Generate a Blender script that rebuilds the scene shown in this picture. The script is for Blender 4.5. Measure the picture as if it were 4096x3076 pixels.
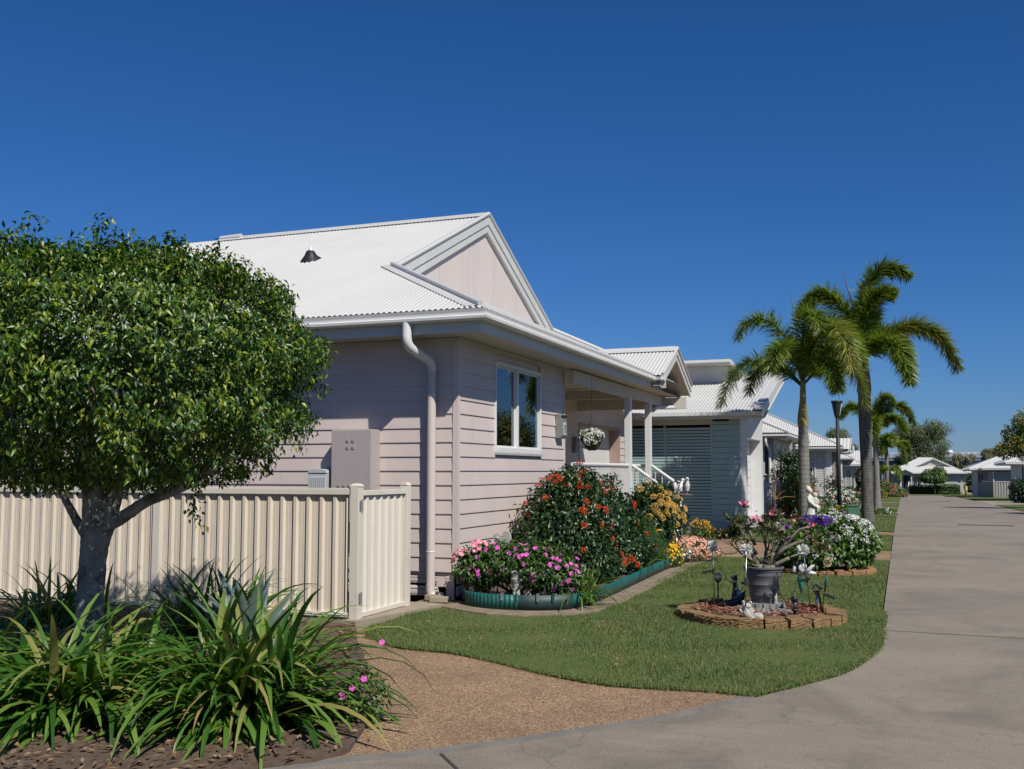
import bpy, bmesh, math, random
import numpy as np
from mathutils import Vector, Matrix
for o in list(bpy.data.objects): bpy.data.objects.remove(o)
sc = bpy.context.scene
COL = sc.collection
R = math.radians
random.seed(7)
rng = np.random.default_rng(7)
# ------------------------------------------------------------------ camera
cd = bpy.data.cameras.new('camera'); cam = bpy.data.objects.new('camera', cd); COL.objects.link(cam)
cam.location = (0, 0, 1.6); cam.rotation_euler = (R(94.8515), 0, R(20.763))
cd.sensor_width = 36; cd.lens = 36.035; cd.clip_start = 0.05; cd.clip_end = 3000
sc.camera = cam
# ------------------------------------------------------------------ sky, sun, exposure
SUN = Vector((1.27, -1.0, 1.74)).normalized()
SUN_EL = math.asin(SUN.z); SUN_AZ = math.atan2(SUN.x, SUN.y)
wd = bpy.data.worlds.new('World'); sc.world = wd; wd.use_nodes = True
nt = wd.node_tree; bg = nt.nodes['Background']
sky = nt.nodes.new('ShaderNodeTexSky'); sky.sky_type = 'NISHITA'; sky.sun_disc = False
sky.sun_elevation = SUN_EL; sky.sun_rotation = SUN_AZ
sky.altitude = 0; sky.air_density = 1.0; sky.dust_density = 0.15; sky.ozone_density = 4.0
# clear dry air seen through a polarised lens: each channel of the sky graded by a power
sp = nt.nodes.new('ShaderNodeSeparateColor'); cb = nt.nodes.new('ShaderNodeCombineColor'); nt.links.new(sky.outputs[0], sp.inputs[0])
for i, (k, p) in enumerate(((.2007, 1.36), (.564, 1.03), (1.02, 1.0))):
    pw = nt.nodes.new('ShaderNodeMath'); pw.operation = 'POWER'; pw.inputs[1].default_value = p; nt.links.new(sp.outputs[i], pw.inputs[0])
    ml = nt.nodes.new('ShaderNodeMath'); ml.operation = 'MULTIPLY'; ml.inputs[1].default_value = k; nt.links.new(pw.outputs[0], ml.inputs[0]); nt.links.new(ml.outputs[0], cb.inputs[i])
nt.links.new(cb.outputs[0], bg.inputs['Color'])
bg.inputs['Strength'].default_value = 0.063
ld = bpy.data.lights.new('sun', 'SUN'); lo = bpy.data.objects.new('sun', ld); COL.objects.link(lo)
ld.energy = 5.0; ld.angle = R(0.55); ld.color = (1.0, 0.955, 0.855)
lo.rotation_euler = (-SUN).to_track_quat('-Z', 'Y').to_euler(); lo.location = (20, -20, 30)
sc.view_settings.view_transform = 'Standard'; sc.view_settings.look = 'None'
sc.view_settings.exposure = 0.25; sc.view_settings.gamma = 1
sc.render.engine = 'CYCLES'; sc.cycles.use_denoising = True
sc.cycles.max_bounces = 8; sc.cycles.diffuse_bounces = 2; sc.cycles.transparent_max_bounces = 16
sc.render.resolution_x = 1024; sc.render.resolution_y = 769
# ------------------------------------------------------------------ helpers
def gz(y):                       # the ground falls gently away beyond the second house
    return 0.0 if y < 32 else -0.0125 * (y - 32)
def lin(r, g, b):
    f = lambda c: (c/255/12.92 if c/255 <= .04045 else ((c/255+.055)/1.055)**2.4)
    return (f(r), f(g), f(b), 1)
def L4(c): return tuple(c) if len(c) == 4 else tuple(c)+(1,)
ALB = .74                        # reflectance of paints and ground at this exposure
class NT:
    alb = ALB
    def __init__(s, name):
        s.m = bpy.data.materials.new(name); s.m.use_nodes = True; s.t = s.m.node_tree
        s.b = s.t.nodes['Principled BSDF']; s.out = s.t.nodes['Material Output']
    def n(s, typ, **kw):
        x = s.t.nodes.new(typ)
        for k, v in kw.items():
            if k in x.inputs: x.inputs[k].default_value = v
            else: setattr(x, k, v)
        return x
    def l(s, a, b): s.t.links.new(a, b)
    def coord(s, scale=(1, 1, 1), kind='Object'):
        if kind == 'Object':
            c = s.n('ShaderNodeNewGeometry'); src = c.outputs['Position']
        else:
            c = s.n('ShaderNodeTexCoord'); src = c.outputs[kind]
        m = s.n('ShaderNodeMapping'); m.inputs['Scale'].default_value = scale; s.l(src, m.inputs[0]); return m.outputs[0]
    def noise(s, scale, detail=4, rough=.55, vec=None, dist=0):
        x = s.n('ShaderNodeTexNoise', Scale=scale, Detail=detail, Roughness=rough, Distortion=dist)
        s.l(vec or s.coord(), x.inputs['Vector']); return x.outputs['Fac']
    def ramp(s, fac, stops, interp='LINEAR'):
        x = s.n('ShaderNodeValToRGB'); cr = x.color_ramp; cr.interpolation = interp
        while len(cr.elements) < len(stops): cr.elements.new(.5)
        for e, (p, c) in zip(cr.elements, stops): e.position = p; e.color = L4(c) if not isinstance(c, (int, float)) else (c, c, c, 1)
        s.l(fac, x.inputs[0]); return x.outputs[0]
    def mix(s, fac, a, b, typ='MIX'):
        x = s.n('ShaderNodeMix', data_type='RGBA', blend_type=typ)
        for i, v in ((0, fac), (6, a), (7, b)):
            if isinstance(v, bpy.types.NodeSocket): s.l(v, x.inputs[i])
            else: x.inputs[i].default_value = v if i == 0 else L4(v)
        return x.outputs[2]
    def bump(s, h, strength=.3, dist=.01):
        x = s.n('ShaderNodeBump', Strength=strength, Distance=dist); s.l(h, x.inputs['Height']); s.l(x.outputs[0], s.b.inputs['Normal'])
    def base(s, c):
        if isinstance(c, bpy.types.NodeSocket):
            if s.alb != 1: c = s.mix(1.0, c, (s.alb,)*3, 'MULTIPLY')
            s.l(c, s.b.inputs['Base Color'])
        else: s.b.inputs['Base Color'].default_value = L4(tuple(q*s.alb for q in c[:3]))
    def set(s, **k):
        for a, v in k.items(): s.b.inputs[a].default_value = v
        return s
def paint(name, c, rough=.5, var=.12, scale=3, bump=0, bscale=60, dirt=None, spec=.5, metal=0, streak=False):
    """painted or moulded surface: slow tonal variation, faint streaks, micro bump"""
    t = NT(name); c = L4(c)
    lo_ = tuple(x*(1-var) for x in c[:3]); hi = tuple(min(1, x*(1+var*.6)) for x in c[:3])
    n1 = t.noise(scale, 5, .6, t.coord((1, 1, .25) if streak else (1, 1, 1)))
    col = t.ramp(n1, [(.3, lo_), (.7, hi)])
    if dirt:
        n2 = t.noise(scale*4, 6, .7, t.coord((1, 1, .2) if streak else (1, 1, 1)))
        f = t.ramp(n2, [(.55, 0.0), (.8, .55)])
        col = t.mix(f, col, dirt)
    t.base(col); t.set(Roughness=rough, Metallic=metal); t.b.inputs['Specular IOR Level'].default_value = spec
    if bump: t.bump(t.noise(bscale, 3), bump, .004)
    return t.m
def leafmat(name, cols, rough=.38, trans=.25, spec=.5, tcol=None):
    """leaf surface: colour picked per leaf, some light passes through"""
    t = NT(name); t.alb = 1; g = t.n('ShaderNodeNewGeometry')
    n = len(cols); col = t.ramp(g.outputs['Random Per Island'], [(i/max(1, n-1), c) for i, c in enumerate(cols)])
    t.base(col); t.set(Roughness=rough); t.b.inputs['Specular IOR Level'].default_value = spec
    tr = t.n('ShaderNodeBsdfTranslucent')
    m2 = t.mix(1.0, col, tcol or (1.6, 1.7, .7, 1), 'MULTIPLY'); t.l(m2, tr.inputs[0])
    mx = t.n('ShaderNodeMixShader'); mx.inputs[0].default_value = trans
    t.l(t.b.outputs[0], mx.inputs[1]); t.l(tr.outputs[0], mx.inputs[2]); t.l(mx.outputs[0], t.out.inputs[0])
    return t.m
ORG = {}
def props(o, label=None, cat=None, group=None, kind=None):
    if label: o['label'] = label
    if cat: o['category'] = cat
    if group: o['group'] = group
    if kind: o['kind'] = kind
    return o
def empty(name, loc, label, cat, group=None, kind=None, rz=0):
    o = bpy.data.objects.new(name, None); COL.objects.link(o); o.location = loc; o.rotation_euler = (0, 0, rz)
    o.empty_display_size = .1; ORG[o.name] = Vector(loc); return props(o, label, cat, group, kind)
def link_mesh(name, me, mats, parent=None, smooth=False, origin=None, shift=True):
    o = bpy.data.objects.new(name, me); COL.objects.link(o)
    for m in (mats if isinstance(mats, (list, tuple)) else [mats]): me.materials.append(m)
    if smooth: me.polygons.foreach_set('use_smooth', [True]*len(me.polygons))
    if parent is not None:
        org = ORG[parent.name]; o.parent = parent
    else: org = Vector(origin) if origin is not None else Vector((0, 0, 0)); o.location = org
    ORG[o.name] = Vector(org)
    if shift and org.length > 0: me.transform(Matrix.Translation(-org))
    return o
def np_mesh(name, V, F, mi=None):
    """V (n,3); F list of (m,k) int arrays"""
    me = bpy.data.meshes.new(name); V = np.asarray(V, dtype=np.float32)
    if not isinstance(F, (list, tuple)): F = [F]
    F = [np.asarray(f, dtype=np.int32) for f in F if len(f)]
    me.vertices.add(len(V)); me.vertices.foreach_set('co', V.ravel())
    tot = sum(f.size for f in F); me.loops.add(tot); me.loops.foreach_set('vertex_index', np.concatenate([f.ravel() for f in F]))
    cnt = np.concatenate([np.full(len(f), f.shape[1], dtype=np.int32) for f in F]); me.polygons.add(len(cnt))
    me.polygons.foreach_set('loop_start', np.concatenate([[0], np.cumsum(cnt)[:-1]]).astype(np.int32))
    if mi is not None: me.polygons.foreach_set('material_index', np.asarray(mi, dtype=np.int32))
    me.update(calc_edges=True); me.validate(); return me
class MB:
    def __init__(s): s.v = []; s.f = []; s.m = []
    def add(s, V, F, mi=0):
        b = len(s.v); s.v += [tuple(p) for p in V]; s.f += [tuple(i+b for i in f) for f in F]; s.m += [mi]*len(F); return s
    def box(s, x0, x1, y0, y1, z0, z1, mi=0):
        V = [(x, y, z) for z in (z0, z1) for y in (y0, y1) for x in (x0, x1)]
        return s.add(V, [(0, 2, 3, 1), (4, 5, 7, 6), (0, 1, 5, 4), (2, 6, 7, 3), (0, 4, 6, 2), (1, 3, 7, 5)], mi)
    def obox(s, c, size, rot=(0, 0, 0), mi=0):
        M = Matrix.Translation(c) @ (Matrix.Rotation(rot[2], 4, 'Z') @ Matrix.Rotation(rot[1], 4, 'Y') @ Matrix.Rotation(rot[0], 4, 'X'))
        a, b, d = [q/2 for q in size]
        V = [tuple(M @ Vector((x, y, z))) for z in (-d, d) for y in (-b, b) for x in (-a, a)]
        return s.add(V, [(0, 2, 3, 1), (4, 5, 7, 6), (0, 1, 5, 4), (2, 6, 7, 3), (0, 4, 6, 2), (1, 3, 7, 5)], mi)
    def tube(s, pts, rad, n=8, cap=True, mi=0):
        pts = [Vector(p) for p in pts]; k = len(pts)
        if not isinstance(rad, (list, tuple)): rad = [rad]*k
        b = len(s.v); up = None
        for i, p in enumerate(pts):
            t = (pts[min(i+1, k-1)]-pts[max(i-1, 0)]).normalized()
            if up is None:
                up = Vector((0, 0, 1)) if abs(t.z) < .9 else Vector((1, 0, 0))
            u = t.cross(up)
            if u.length < 1e-4: u = t.cross(Vector((0, 1, 0.1)))
            u.normalize(); w = u.cross(t).normalized(); up = w
            for j in range(n):
                a = 2*math.pi*j/n; s.v.append(tuple(p+(u*math.cos(a)+w*math.sin(a))*rad[i]))
        for i in range(k-1):
            for j in range(n):
                s.f.append((b+i*n+j, b+i*n+(j+1) % n, b+(i+1)*n+(j+1) % n, b+(i+1)*n+j)); s.m.append(mi)
        if cap:
            s.f.append(tuple(b+j for j in range(n))[::-1]); s.f.append(tuple(b+(k-1)*n+j for j in range(n))); s.m += [mi, mi]
        return s
    def lathe(s, prof, c=(0, 0, 0), n=20, mi=0, cap=True, wob=0):
        b = len(s.v); k = len(prof)
        for (r, z) in prof:
            for j in range(n):
                a = 2*math.pi*j/n; rr = r*(1+wob*random.uniform(-1, 1)); s.v.append((c[0]+rr*math.cos(a), c[1]+rr*math.sin(a), c[2]+z))
        for i in range(k-1):
            for j in range(n): s.f.append((b+i*n+j, b+i*n+(j+1) % n, b+(i+1)*n+(j+1) % n, b+(i+1)*n+j)); s.m.append(mi)
        if cap:
            s.f.append(tuple(b+j for j in range(n))[::-1]); s.f.append(tuple(b+(k-1)*n+j for j in range(n))); s.m += [mi, mi]
        return s
    def ell(s, c, r, nu=12, nv=8, mi=0, rot=None, wob=0):
        b = len(s.v); M = rot or Matrix.Identity(3); c = Vector(c)
        if not isinstance(r, (list, tuple)): r = (r, r, r)
        for i in range(nv+1):
            ph = math.pi*i/nv
            for j in range(nu):
                a = 2*math.pi*j/nu; q = 1+wob*random.uniform(-1, 1)
                s.v.append(tuple(c+M @ Vector((r[0]*q*math.sin(ph)*math.cos(a), r[1]*q*math.sin(ph)*math.sin(a), r[2]*q*math.cos(ph)))))
        for i in range(nv):
            for j in range(nu): s.f.append((b+i*nu+j, b+(i+1)*nu+j, b+(i+1)*nu+(j+1) % nu, b+i*nu+(j+1) % nu)); s.m.append(mi)
        return s
    def extrude(s, poly, a, b, axis='x', mi=0):
        """poly: list of 2-D points in the plane normal to axis"""
        n = len(poly)
        mk = {'x': lambda p, t: (t, p[0], p[1]), 'y': lambda p, t: (p[0], t, p[1]), 'z': lambda p, t: (p[0], p[1], t)}[axis]
        V = [mk(p, a) for p in poly]+[mk(p, b) for p in poly]
        F = [tuple(range(n)), tuple(range(2*n-1, n-1, -1))]+[(i, n+i, n+(i+1) % n, (i+1) % n) for i in range(n)]
        return s.add(V, F, mi)
    def sweep(s, prof, path, mi=0, closed_prof=True):
        """profile (out, z) swept along a horizontal path with mitres; out is to the right of travel"""
        k = len(prof); P = [Vector((p[0], p[1])) for p in path]; b = len(s.v)
        for i, p in enumerate(P):
            d0 = (P[i]-P[i-1]).normalized() if i > 0 else None; d1 = (P[i+1]-P[i]).normalized() if i < len(P)-1 else None
            if d0 is None: d0 = d1
            if d1 is None: d1 = d0
            n0 = Vector((d0.y, -d0.x)); n1 = Vector((d1.y, -d1.x)); m = (n0+n1); m = m/(m.dot(n0) if abs(m.dot(n0)) > 1e-6 else 1)
            zz = path[i][2] if len(path[i]) > 2 else 0
            for (o, z) in prof: s.v.append((p.x+m.x*o, p.y+m.y*o, z+zz))
        for i in range(len(P)-1):
            for j in range(k if closed_prof else k-1):
                s.f.append((b+i*k+j, b+(i+1)*k+j, b+(i+1)*k+(j+1) % k, b+i*k+(j+1) % k)); s.m.append(mi)
        if closed_prof:
            s.f.append(tuple(b+j for j in range(k))); s.f.append(tuple(b+(len(P)-1)*k+j for j in range(k))[::-1]); s.m += [mi, mi]
        return s
    def build(s, name, mats, parent=None, smooth=False, origin=None, fix=True):
        me = bpy.data.meshes.new(name); me.from_pydata(s.v, [], s.f); me.polygons.foreach_set('material_index', s.m)
        if fix:
            bm = bmesh.new(); bm.from_mesh(me); bmesh.ops.recalc_face_normals(bm, faces=bm.faces); bm.to_mesh(me); bm.free()
        me.update(); return link_mesh(name, me, mats, parent, smooth, origin)
def autosmooth(o, ang=35):
    me = o.data; me.polygons.foreach_set('use_smooth', [True]*len(me.polygons))
    if hasattr(me, 'set_sharp_from_angle'): me.set_sharp_from_angle(angle=R(ang))
    return o
def blend(o, voxel=.01, smooth=4, noise=0, nscale=.02):
    """joins overlapping masses into one continuous surface"""
    m = o.modifiers.new('remesh', 'REMESH'); m.mode = 'VOXEL'; m.voxel_size = voxel; m.use_smooth_shade = True
    if smooth:
        k = o.modifiers.new('smooth', 'SMOOTH'); k.iterations = smooth; k.factor = .5
    if noise:
        tx = bpy.data.textures.new(o.name+'_tex', 'CLOUDS'); tx.noise_scale = nscale
        d = o.modifiers.new('displace', 'DISPLACE'); d.texture = tx; d.strength = noise; d.mid_level = .5
    return o
def bevel(o, w=.004, seg=2):
    m = o.modifiers.new('bevel', 'BEVEL'); m.width = w; m.segments = seg; m.limit_method = 'ANGLE'; m.angle_limit = R(40); return o
def dup(o, loc=None, rz=None, parent=None, label=None, scale=None):
    c = o.copy(); COL.objects.link(c)
    if parent is not None: c.parent = parent
    if loc is not None: c.location = loc
    if rz is not None: c.rotation_euler = (0, 0, rz) if not isinstance(rz, (tuple, list)) else rz
    if scale is not None: c.scale = (scale,)*3 if not isinstance(scale, (tuple, list)) else scale
    if label: c['label'] = label
    for ch in o.children: dup(ch, parent=c)
    return c
def nrm(a): return a/np.maximum(1e-9, np.linalg.norm(a, axis=-1, keepdims=True))
def leaf_geo(P, D, N, Ln, W, fold=.25, droop=.15, tip=.55):
    """one folded leaf per point: P base, D axis, N face normal, Ln length, W width -> verts, tris"""
    n = len(P); D = nrm(D); S = nrm(np.cross(D, N)); N = nrm(np.cross(S, D)); Ln = np.broadcast_to(Ln, (n,))[:, None]; W = np.broadcast_to(W, (n,))[:, None]
    b = P; md = P+D*Ln*.5-N*Ln*droop*.12; tp = P+D*Ln-N*Ln*droop
    l = P+D*Ln*(1-tip)-S*W*.5+N*W*fold; r = P+D*Ln*(1-tip)+S*W*.5+N*W*fold
    V = np.stack([b, l, md, r, tp], 1).reshape(-1, 3); o = (np.arange(n)*5)[:, None]
    F = np.concatenate([o+np.array([[0, 2, 1]]), o+np.array([[1, 2, 4]]), o+np.array([[0, 3, 2]]), o+np.array([[2, 3, 4]])], 0)
    return V, F
def leaves(name, P, D, N, Ln, W, mat_, parent=None, origin=None, **k):
    V, F = leaf_geo(P, D, N, Ln, W, **k); me = np_mesh(name, V, F); return link_mesh(name, me, mat_, parent, origin=origin)
def rdir(n):
    v = rng.normal(size=(n, 3)); return nrm(v)
def in_poly(x, y, poly):
    c = np.zeros(len(x), bool); n = len(poly); j = n-1
    for i in range(n):
        xi, yi = poly[i][:2]; xj, yj = poly[j][:2]
        c ^= ((yi > y) != (yj > y)) & (x < (xj-xi)*(y-yi)/((yj-yi) or 1e-9)+xi); j = i
    return c
def strap(P0, az, el0, L, W, bend, seg=7, fold=.3, tipw=.05, twist=0):
    """one arching strap leaf as arrays of verts/faces (3 verts across)"""
    V = []; F = []; p = Vector(P0); el = el0; d = L/seg
    for i in range(seg+1):
        t = i/seg; w = W*(min(1, .55+t*2) if t < .25 else (1-((t-.25)/.75)**2.2*(1-tipw)))
        dirv = Vector((math.cos(az)*math.cos(el), math.sin(az)*math.cos(el), math.sin(el)))
        sd = Vector((-math.sin(az), math.cos(az), 0)); up = sd.cross(dirv) * -1
        if up.z < 0 and el < 1.5: up = -up
        sd = (sd*math.cos(twist*t)+up*math.sin(twist*t))
        V += [tuple(p-sd*w*.5+up*w*fold*.5), tuple(p), tuple(p+sd*w*.5+up*w*fold*.5)]
        if i < seg: F += [(3*i, 3*i+1, 3*i+4, 3*i+3), (3*i+1, 3*i+2, 3*i+5, 3*i+4)]
        p = p+dirv*d; el -= bend/seg*(0.4+1.2*t)
    return V, F
# ------------------------------------------------------------------ materials
M = {}
M['roof'] = paint('white_roof_steel', (.655, .65, .635), .38, .05, .8, dirt=(.52, .51, .49))
M['trim'] = paint('off_white_trim', (.66, .66, .64), .42, .06, 2, dirt=(.42, .41, .38), streak=True)
M['gutterdark'] = paint('grey_gutter_lining', (.42, .42, .42), .6, .1, 3)
M['soffit'] = paint('cream_soffit', (.66, .62, .56), .7, .06, 2)
M['pink'] = paint('pale_pink_paint', (.69, .585, .555), .5, .07, 1.3, bump=.12, bscale=90, dirt=(.55, .46, .42), streak=True)
M['gablepink'] = paint('pale_pink_panel', (.70, .62, .585), .6, .05, 2.2, dirt=(.56, .49, .47), streak=True)
M['teal'] = paint('grey_teal_paint', (.40, .57, .58), .5, .08, 2, dirt=(.30, .43, .44), streak=True)
M['tealbase'] = paint('pale_teal_concrete', (.42, .50, .51), .8, .1, 2, bump=.2, bscale=50)
M['fence'] = paint('cream_steel', (.74, .645, .53), .4, .05, 1.5, dirt=(.44, .36, .27), streak=True)
M['fencelight'] = paint('pale_cream_steel', (.76, .70, .61), .4, .05, 2, dirt=(.45, .40, .33), streak=True)
M['white'] = paint('white_paint', (.78, .78, .77), .4, .05, 3, dirt=(.6, .58, .54))
M['pvc'] = paint('pinkish_white_plastic', (.62, .55, .53), .45, .06, 2, dirt=(.5, .43, .41), streak=True)
M['pvcw'] = paint('white_plastic_pipe', (.74, .71, .69), .4, .05, 2)
M['meter'] = paint('mauve_grey_metal', (.46, .40, .395), .45, .06, 2, dirt=(.38, .32, .31), streak=True)
M['dark'] = paint('dark_interior', (.02, .02, .022), .8, .2, 2)  # near black painted in for the unlit room and shade in gaps
M['black'] = paint('black_plastic', (.022, .022, .024), .45, .3, 12)
M['blacksteel'] = paint('black_green_steel', (.012, .02, .02), .6, .2, 4)
M['greyhouse'] = paint('warm_grey_boards', (.50, .48, .45), .55, .06, 2, streak=True)
M['steel'] = paint('brushed_steel', (.5, .5, .5), .3, .1, 30, metal=1)
M['galv'] = paint('galvanised_steel', (.42, .43, .44), .5, .15, 8, metal=.6)
M['door'] = paint('white_garage_door', (.72, .71, .69), .5, .04, 1)
M['screen'] = paint('dark_screen_mesh', (.05, .042, .038), .7, .2, 20)
M['brownjamb'] = paint('dusty_brown_paint', (.42, .31, .27), .5, .06, 2)
M['curtain'] = paint('pale_curtain', (.85, .85, .83), .8, .15, 6)
M['lace'] = paint('white_lace_cloth', (.72, .72, .72), .8, .1, 30)
def glassmat(name, tint=(.55, .6, .62), refl=.30):
    t = NT(name); gl = t.n('ShaderNodeBsdfGlossy'); gl.inputs['Roughness'].default_value = .015; gl.inputs[0].default_value = (.9, .95, 1, 1)
    tr = t.n('ShaderNodeBsdfTransparent'); tr.inputs[0].default_value = L4(tint)
    fr = t.n('ShaderNodeFresnel'); fr.inputs[0].default_value = 1.5
    ad = t.n('ShaderNodeMath', operation='MULTIPLY_ADD'); t.l(fr.outputs[0], ad.inputs[0]); ad.inputs[1].default_value = 1.5; ad.inputs[2].default_value = refl*.15
    mx = t.n('ShaderNodeMixShader'); t.l(ad.outputs[0], mx.inputs[0]); t.l(tr.outputs[0], mx.inputs[1]); t.l(gl.outputs[0], mx.inputs[2]); t.l(mx.outputs[0], t.out.inputs[0])
    return t.m
M['glass'] = glassmat('window_glass', (.85, .88, .9), .3)
M['clear'] = glassmat('clear_glass', (.85, .88, .9), .6)
M['chrome'] = paint('crackled_silver', (.75, .76, .8), .12, .3, 90, metal=1, bump=.6, bscale=160)
M['stone'] = paint('weathered_white_stone', (.46, .445, .40), .8, .15, 9, bump=.4, bscale=70, dirt=(.34, .33, .29))
M['ivory'] = paint('ivory_cast_stone', (.66, .65, .585), .7, .1, 8, bump=.25, bscale=60, dirt=(.42, .41, .36))
M['potgrey'] = paint('slate_grey_pot', (.125, .13, .145), .55, .14, 5, bump=.08, bscale=40, dirt=(.19, .19, .20))
M['wood'] = paint('weathered_board', (.22, .17, .13), .8, .25, 12, bump=.4, bscale=40)
M['edging'] = paint('green_plastic_edging', (.008, .115, .10), .5, .25, 4, dirt=(.05, .075, .07))
M['edgingdark'] = paint('dark_green_plastic_edging', (.02, .06, .055), .55, .25, 4, dirt=(.07, .075, .07))
M['bark'] = paint('brown_twig', (.12, .085, .06), .9, .3, 20, bump=.5, bscale=40)
M['terracotta'] = paint('terracotta_pot', (.45, .2, .14), .7, .15, 8)
# concrete road
def concrete():
    t = NT('stained_concrete')
    n1 = t.noise(.5, 6, .62, t.coord((.55, .8, 1))); n2 = t.noise(2.0, 6, .68, t.coord((.6, 1.3, 1)), 1.2); n3 = t.noise(70, 3, .7); n4 = t.noise(.8, 6, .65, t.coord((.8, .7, 1)), 1.2)
    c = t.ramp(n1, [(.32, (.235, .198, .157)), (.5, (.28, .237, .188)), (.7, (.325, .277, .222))])
    c = t.mix(t.ramp(n4, [(.47, 0.0), (.66, .55)]), c, (.140, .116, .092))
    c = t.mix(t.ramp(n2, [(.52, 0.0), (.72, .45)]), c, (.34, .30, .25))
    vo = t.n('ShaderNodeTexVoronoi', Scale=.23, feature='DISTANCE_TO_EDGE'); wp = t.n('ShaderNodeTexNoise', Scale=1.6, Detail=6); t.l(t.coord(), wp.inputs['Vector'])
    ad = t.n('ShaderNodeVectorMath', operation='MULTIPLY_ADD'); t.l(wp.outputs['Color'], ad.inputs[0]); ad.inputs[1].default_value = (.9, .9, 0); t.l(t.coord(), ad.inputs[2]); t.l(ad.outputs[0], vo.inputs['Vector'])
    c = t.mix(t.ramp(vo.outputs['Distance'], [(0, .3), (.0012, .25), (.0018, 0.0)]), c, (.07, .06, .05))
    c = t.mix(t.ramp(t.noise(9, 5, .75), [(.56, 0.0), (.68, .6)]), c, (.155, .13, .105))
    c = t.mix(.7, c, t.mix(1.0, c, t.ramp(n3, [(.25, .45), (.75, 1.45)]), 'MULTIPLY'))
    t.base(c); t.set(Roughness=.85); t.bump(n3, .35, .004); return t.m
M['road'] = concrete()
def aggregate(name, tint=1.0):
    t = NT(name); co = t.coord()
    def vor(s):
        x = t.n('ShaderNodeTexVoronoi', Scale=s); t.l(co, x.inputs['Vector']); return x
    v = vor(105)
    sep = t.n('ShaderNodeSeparateColor'); t.l(v.outputs['Color'], sep.inputs[0])
    st = [(0, (.10, .062, .038)), (.25, (.25, .145, .072)), (.45, (.37, .215, .10)), (.62, (.28, .19, .125)), (.8, (.45, .29, .155)), (1, (.60, .47, .31))]
    st = [(p, tuple(q*tint for q in c)) for p, c in st]
    c = t.ramp(sep.outputs[0], st)
    c = t.mix(t.ramp(v.outputs['Distance'], [(.35, 0.0), (.7, .6)]), c, (.17*tint, .10*tint, .07*tint))
    big = t.noise(.9, 6, .65); c = t.mix(1.0, c, t.ramp(big, [(.3, .72), (.7, 1.18)]), 'MULTIPLY')
    t.base(c); t.set(Roughness=.75)
    inv = t.n('ShaderNodeMath', operation='SUBTRACT'); inv.inputs[0].default_value = 1; t.l(v.outputs['Distance'], inv.inputs[1]); t.bump(inv.outputs[0], .5, .006); return t.m
M['agg'] = aggregate('exposed_aggregate', 1.12)
M['agg2'] = aggregate('exposed_aggregate_drive', 1.2)
def lawnmat(name, a, b, c_):
    t = NT(name); n1 = t.noise(1.1, 6, .65); n2 = t.noise(28, 4, .7); n3 = t.noise(160, 2, .6)
    c = t.ramp(n1, [(.3, a), (.55, b), (.75, c_)])
    c = t.mix(1.0, c, t.ramp(n2, [(.25, .55), (.75, 1.35)]), 'MULTIPLY'); c = t.mix(1.0, c, t.ramp(n3, [(.3, .6), (.7, 1.3)]), 'MULTIPLY')
    t.base(c); t.set(Roughness=.9); t.b.inputs['Specular IOR Level'].default_value = .15; t.bump(n2, .6, .03); return t.m
M['lawn'] = lawnmat('lawn_turf', (.095, .135, .038), (.115, .155, .045), (.15, .165, .062))
M['dry'] = lawnmat('dry_ground', (.10, .10, .045), (.13, .115, .06), (.16, .13, .08))
M['soil'] = paint('brown_soil', (.115, .075, .05), .95, .4, 14, bump=.9, bscale=45, dirt=(.22, .15, .10))
M['conc'] = paint('pale_concrete_strip', (.36, .30, .225), .9, .2, 5, bump=.4, bscale=60, dirt=(.24, .19, .14))
def patchy(m, col, f):
    t = m.node_tree; b = t.nodes['Principled BSDF']; src = b.inputs['Base Color'].links[0].from_socket; g = t.nodes.new('ShaderNodeNewGeometry'); n = t.nodes.new('ShaderNodeTexNoise'); n.inputs['Scale'].default_value = 1.3; n.inputs['Detail'].default_value = 5; n.inputs['Roughness'].default_value = .65; t.links.new(g.outputs['Position'], n.inputs['Vector'])
    r = t.nodes.new('ShaderNodeValToRGB'); r.color_ramp.elements[0].position = .50; r.color_ramp.elements[1].position = .70; r.color_ramp.elements[1].color = (f, f, f, 1); t.links.new(n.outputs['Fac'], r.inputs[0])
    x = t.nodes.new('ShaderNodeMix'); x.data_type = 'RGBA'; t.links.new(r.outputs[0], x.inputs[0]); t.links.new(src, x.inputs[6]); x.inputs[7].default_value = L4(col); t.links.new(x.outputs[2], b.inputs['Base Color'])
M['grass'] = leafmat('grass_blades', [(.05, .10, .024), (.08, .138, .035), (.105, .165, .045), (.15, .175, .07), (.21, .19, .10)], .55, .25, .3)
patchy(M['grass'], (.20, .19, .075), .55); patchy(M['lawn'], (.13, .115, .05), .5)
# ------------------------------------------------------------------ ground, roads, lawns
def sheet(name, poly, z, mat_, thick=0, kind='structure', jag=0):
    bm = bmesh.new()
    vs = [bm.verts.new((p[0], p[1], 0)) for p in poly]; f = bm.faces.new(vs); bmesh.ops.recalc_face_normals(bm, faces=[f])
    if f.normal.z < 0: f.normal_flip()
    geom = bm.verts[:]+bm.edges[:]+bm.faces[:]
    bmesh.ops.bisect_plane(bm, geom=geom, plane_co=(0, 32, 0), plane_no=(0, 1, 0))
    for v in bm.verts: v.co.z = z+gz(v.co.y)
    if thick:
        ret = bmesh.ops.extrude_face_region(bm, geom=bm.faces[:])
        for e in ret['geom']:
            if isinstance(e, bmesh.types.BMVert): e.co.z += 0
        low = [v for v in bm.verts if v not in ret['geom']]
        for v in low: v.co.z -= thick
        bmesh.ops.recalc_face_normals(bm, faces=bm.faces)
    me = bpy.data.meshes.new(name); bm.to_mesh(me); bm.free()
    o = link_mesh(name, me, mat_); o['kind'] = kind; return o
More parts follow.
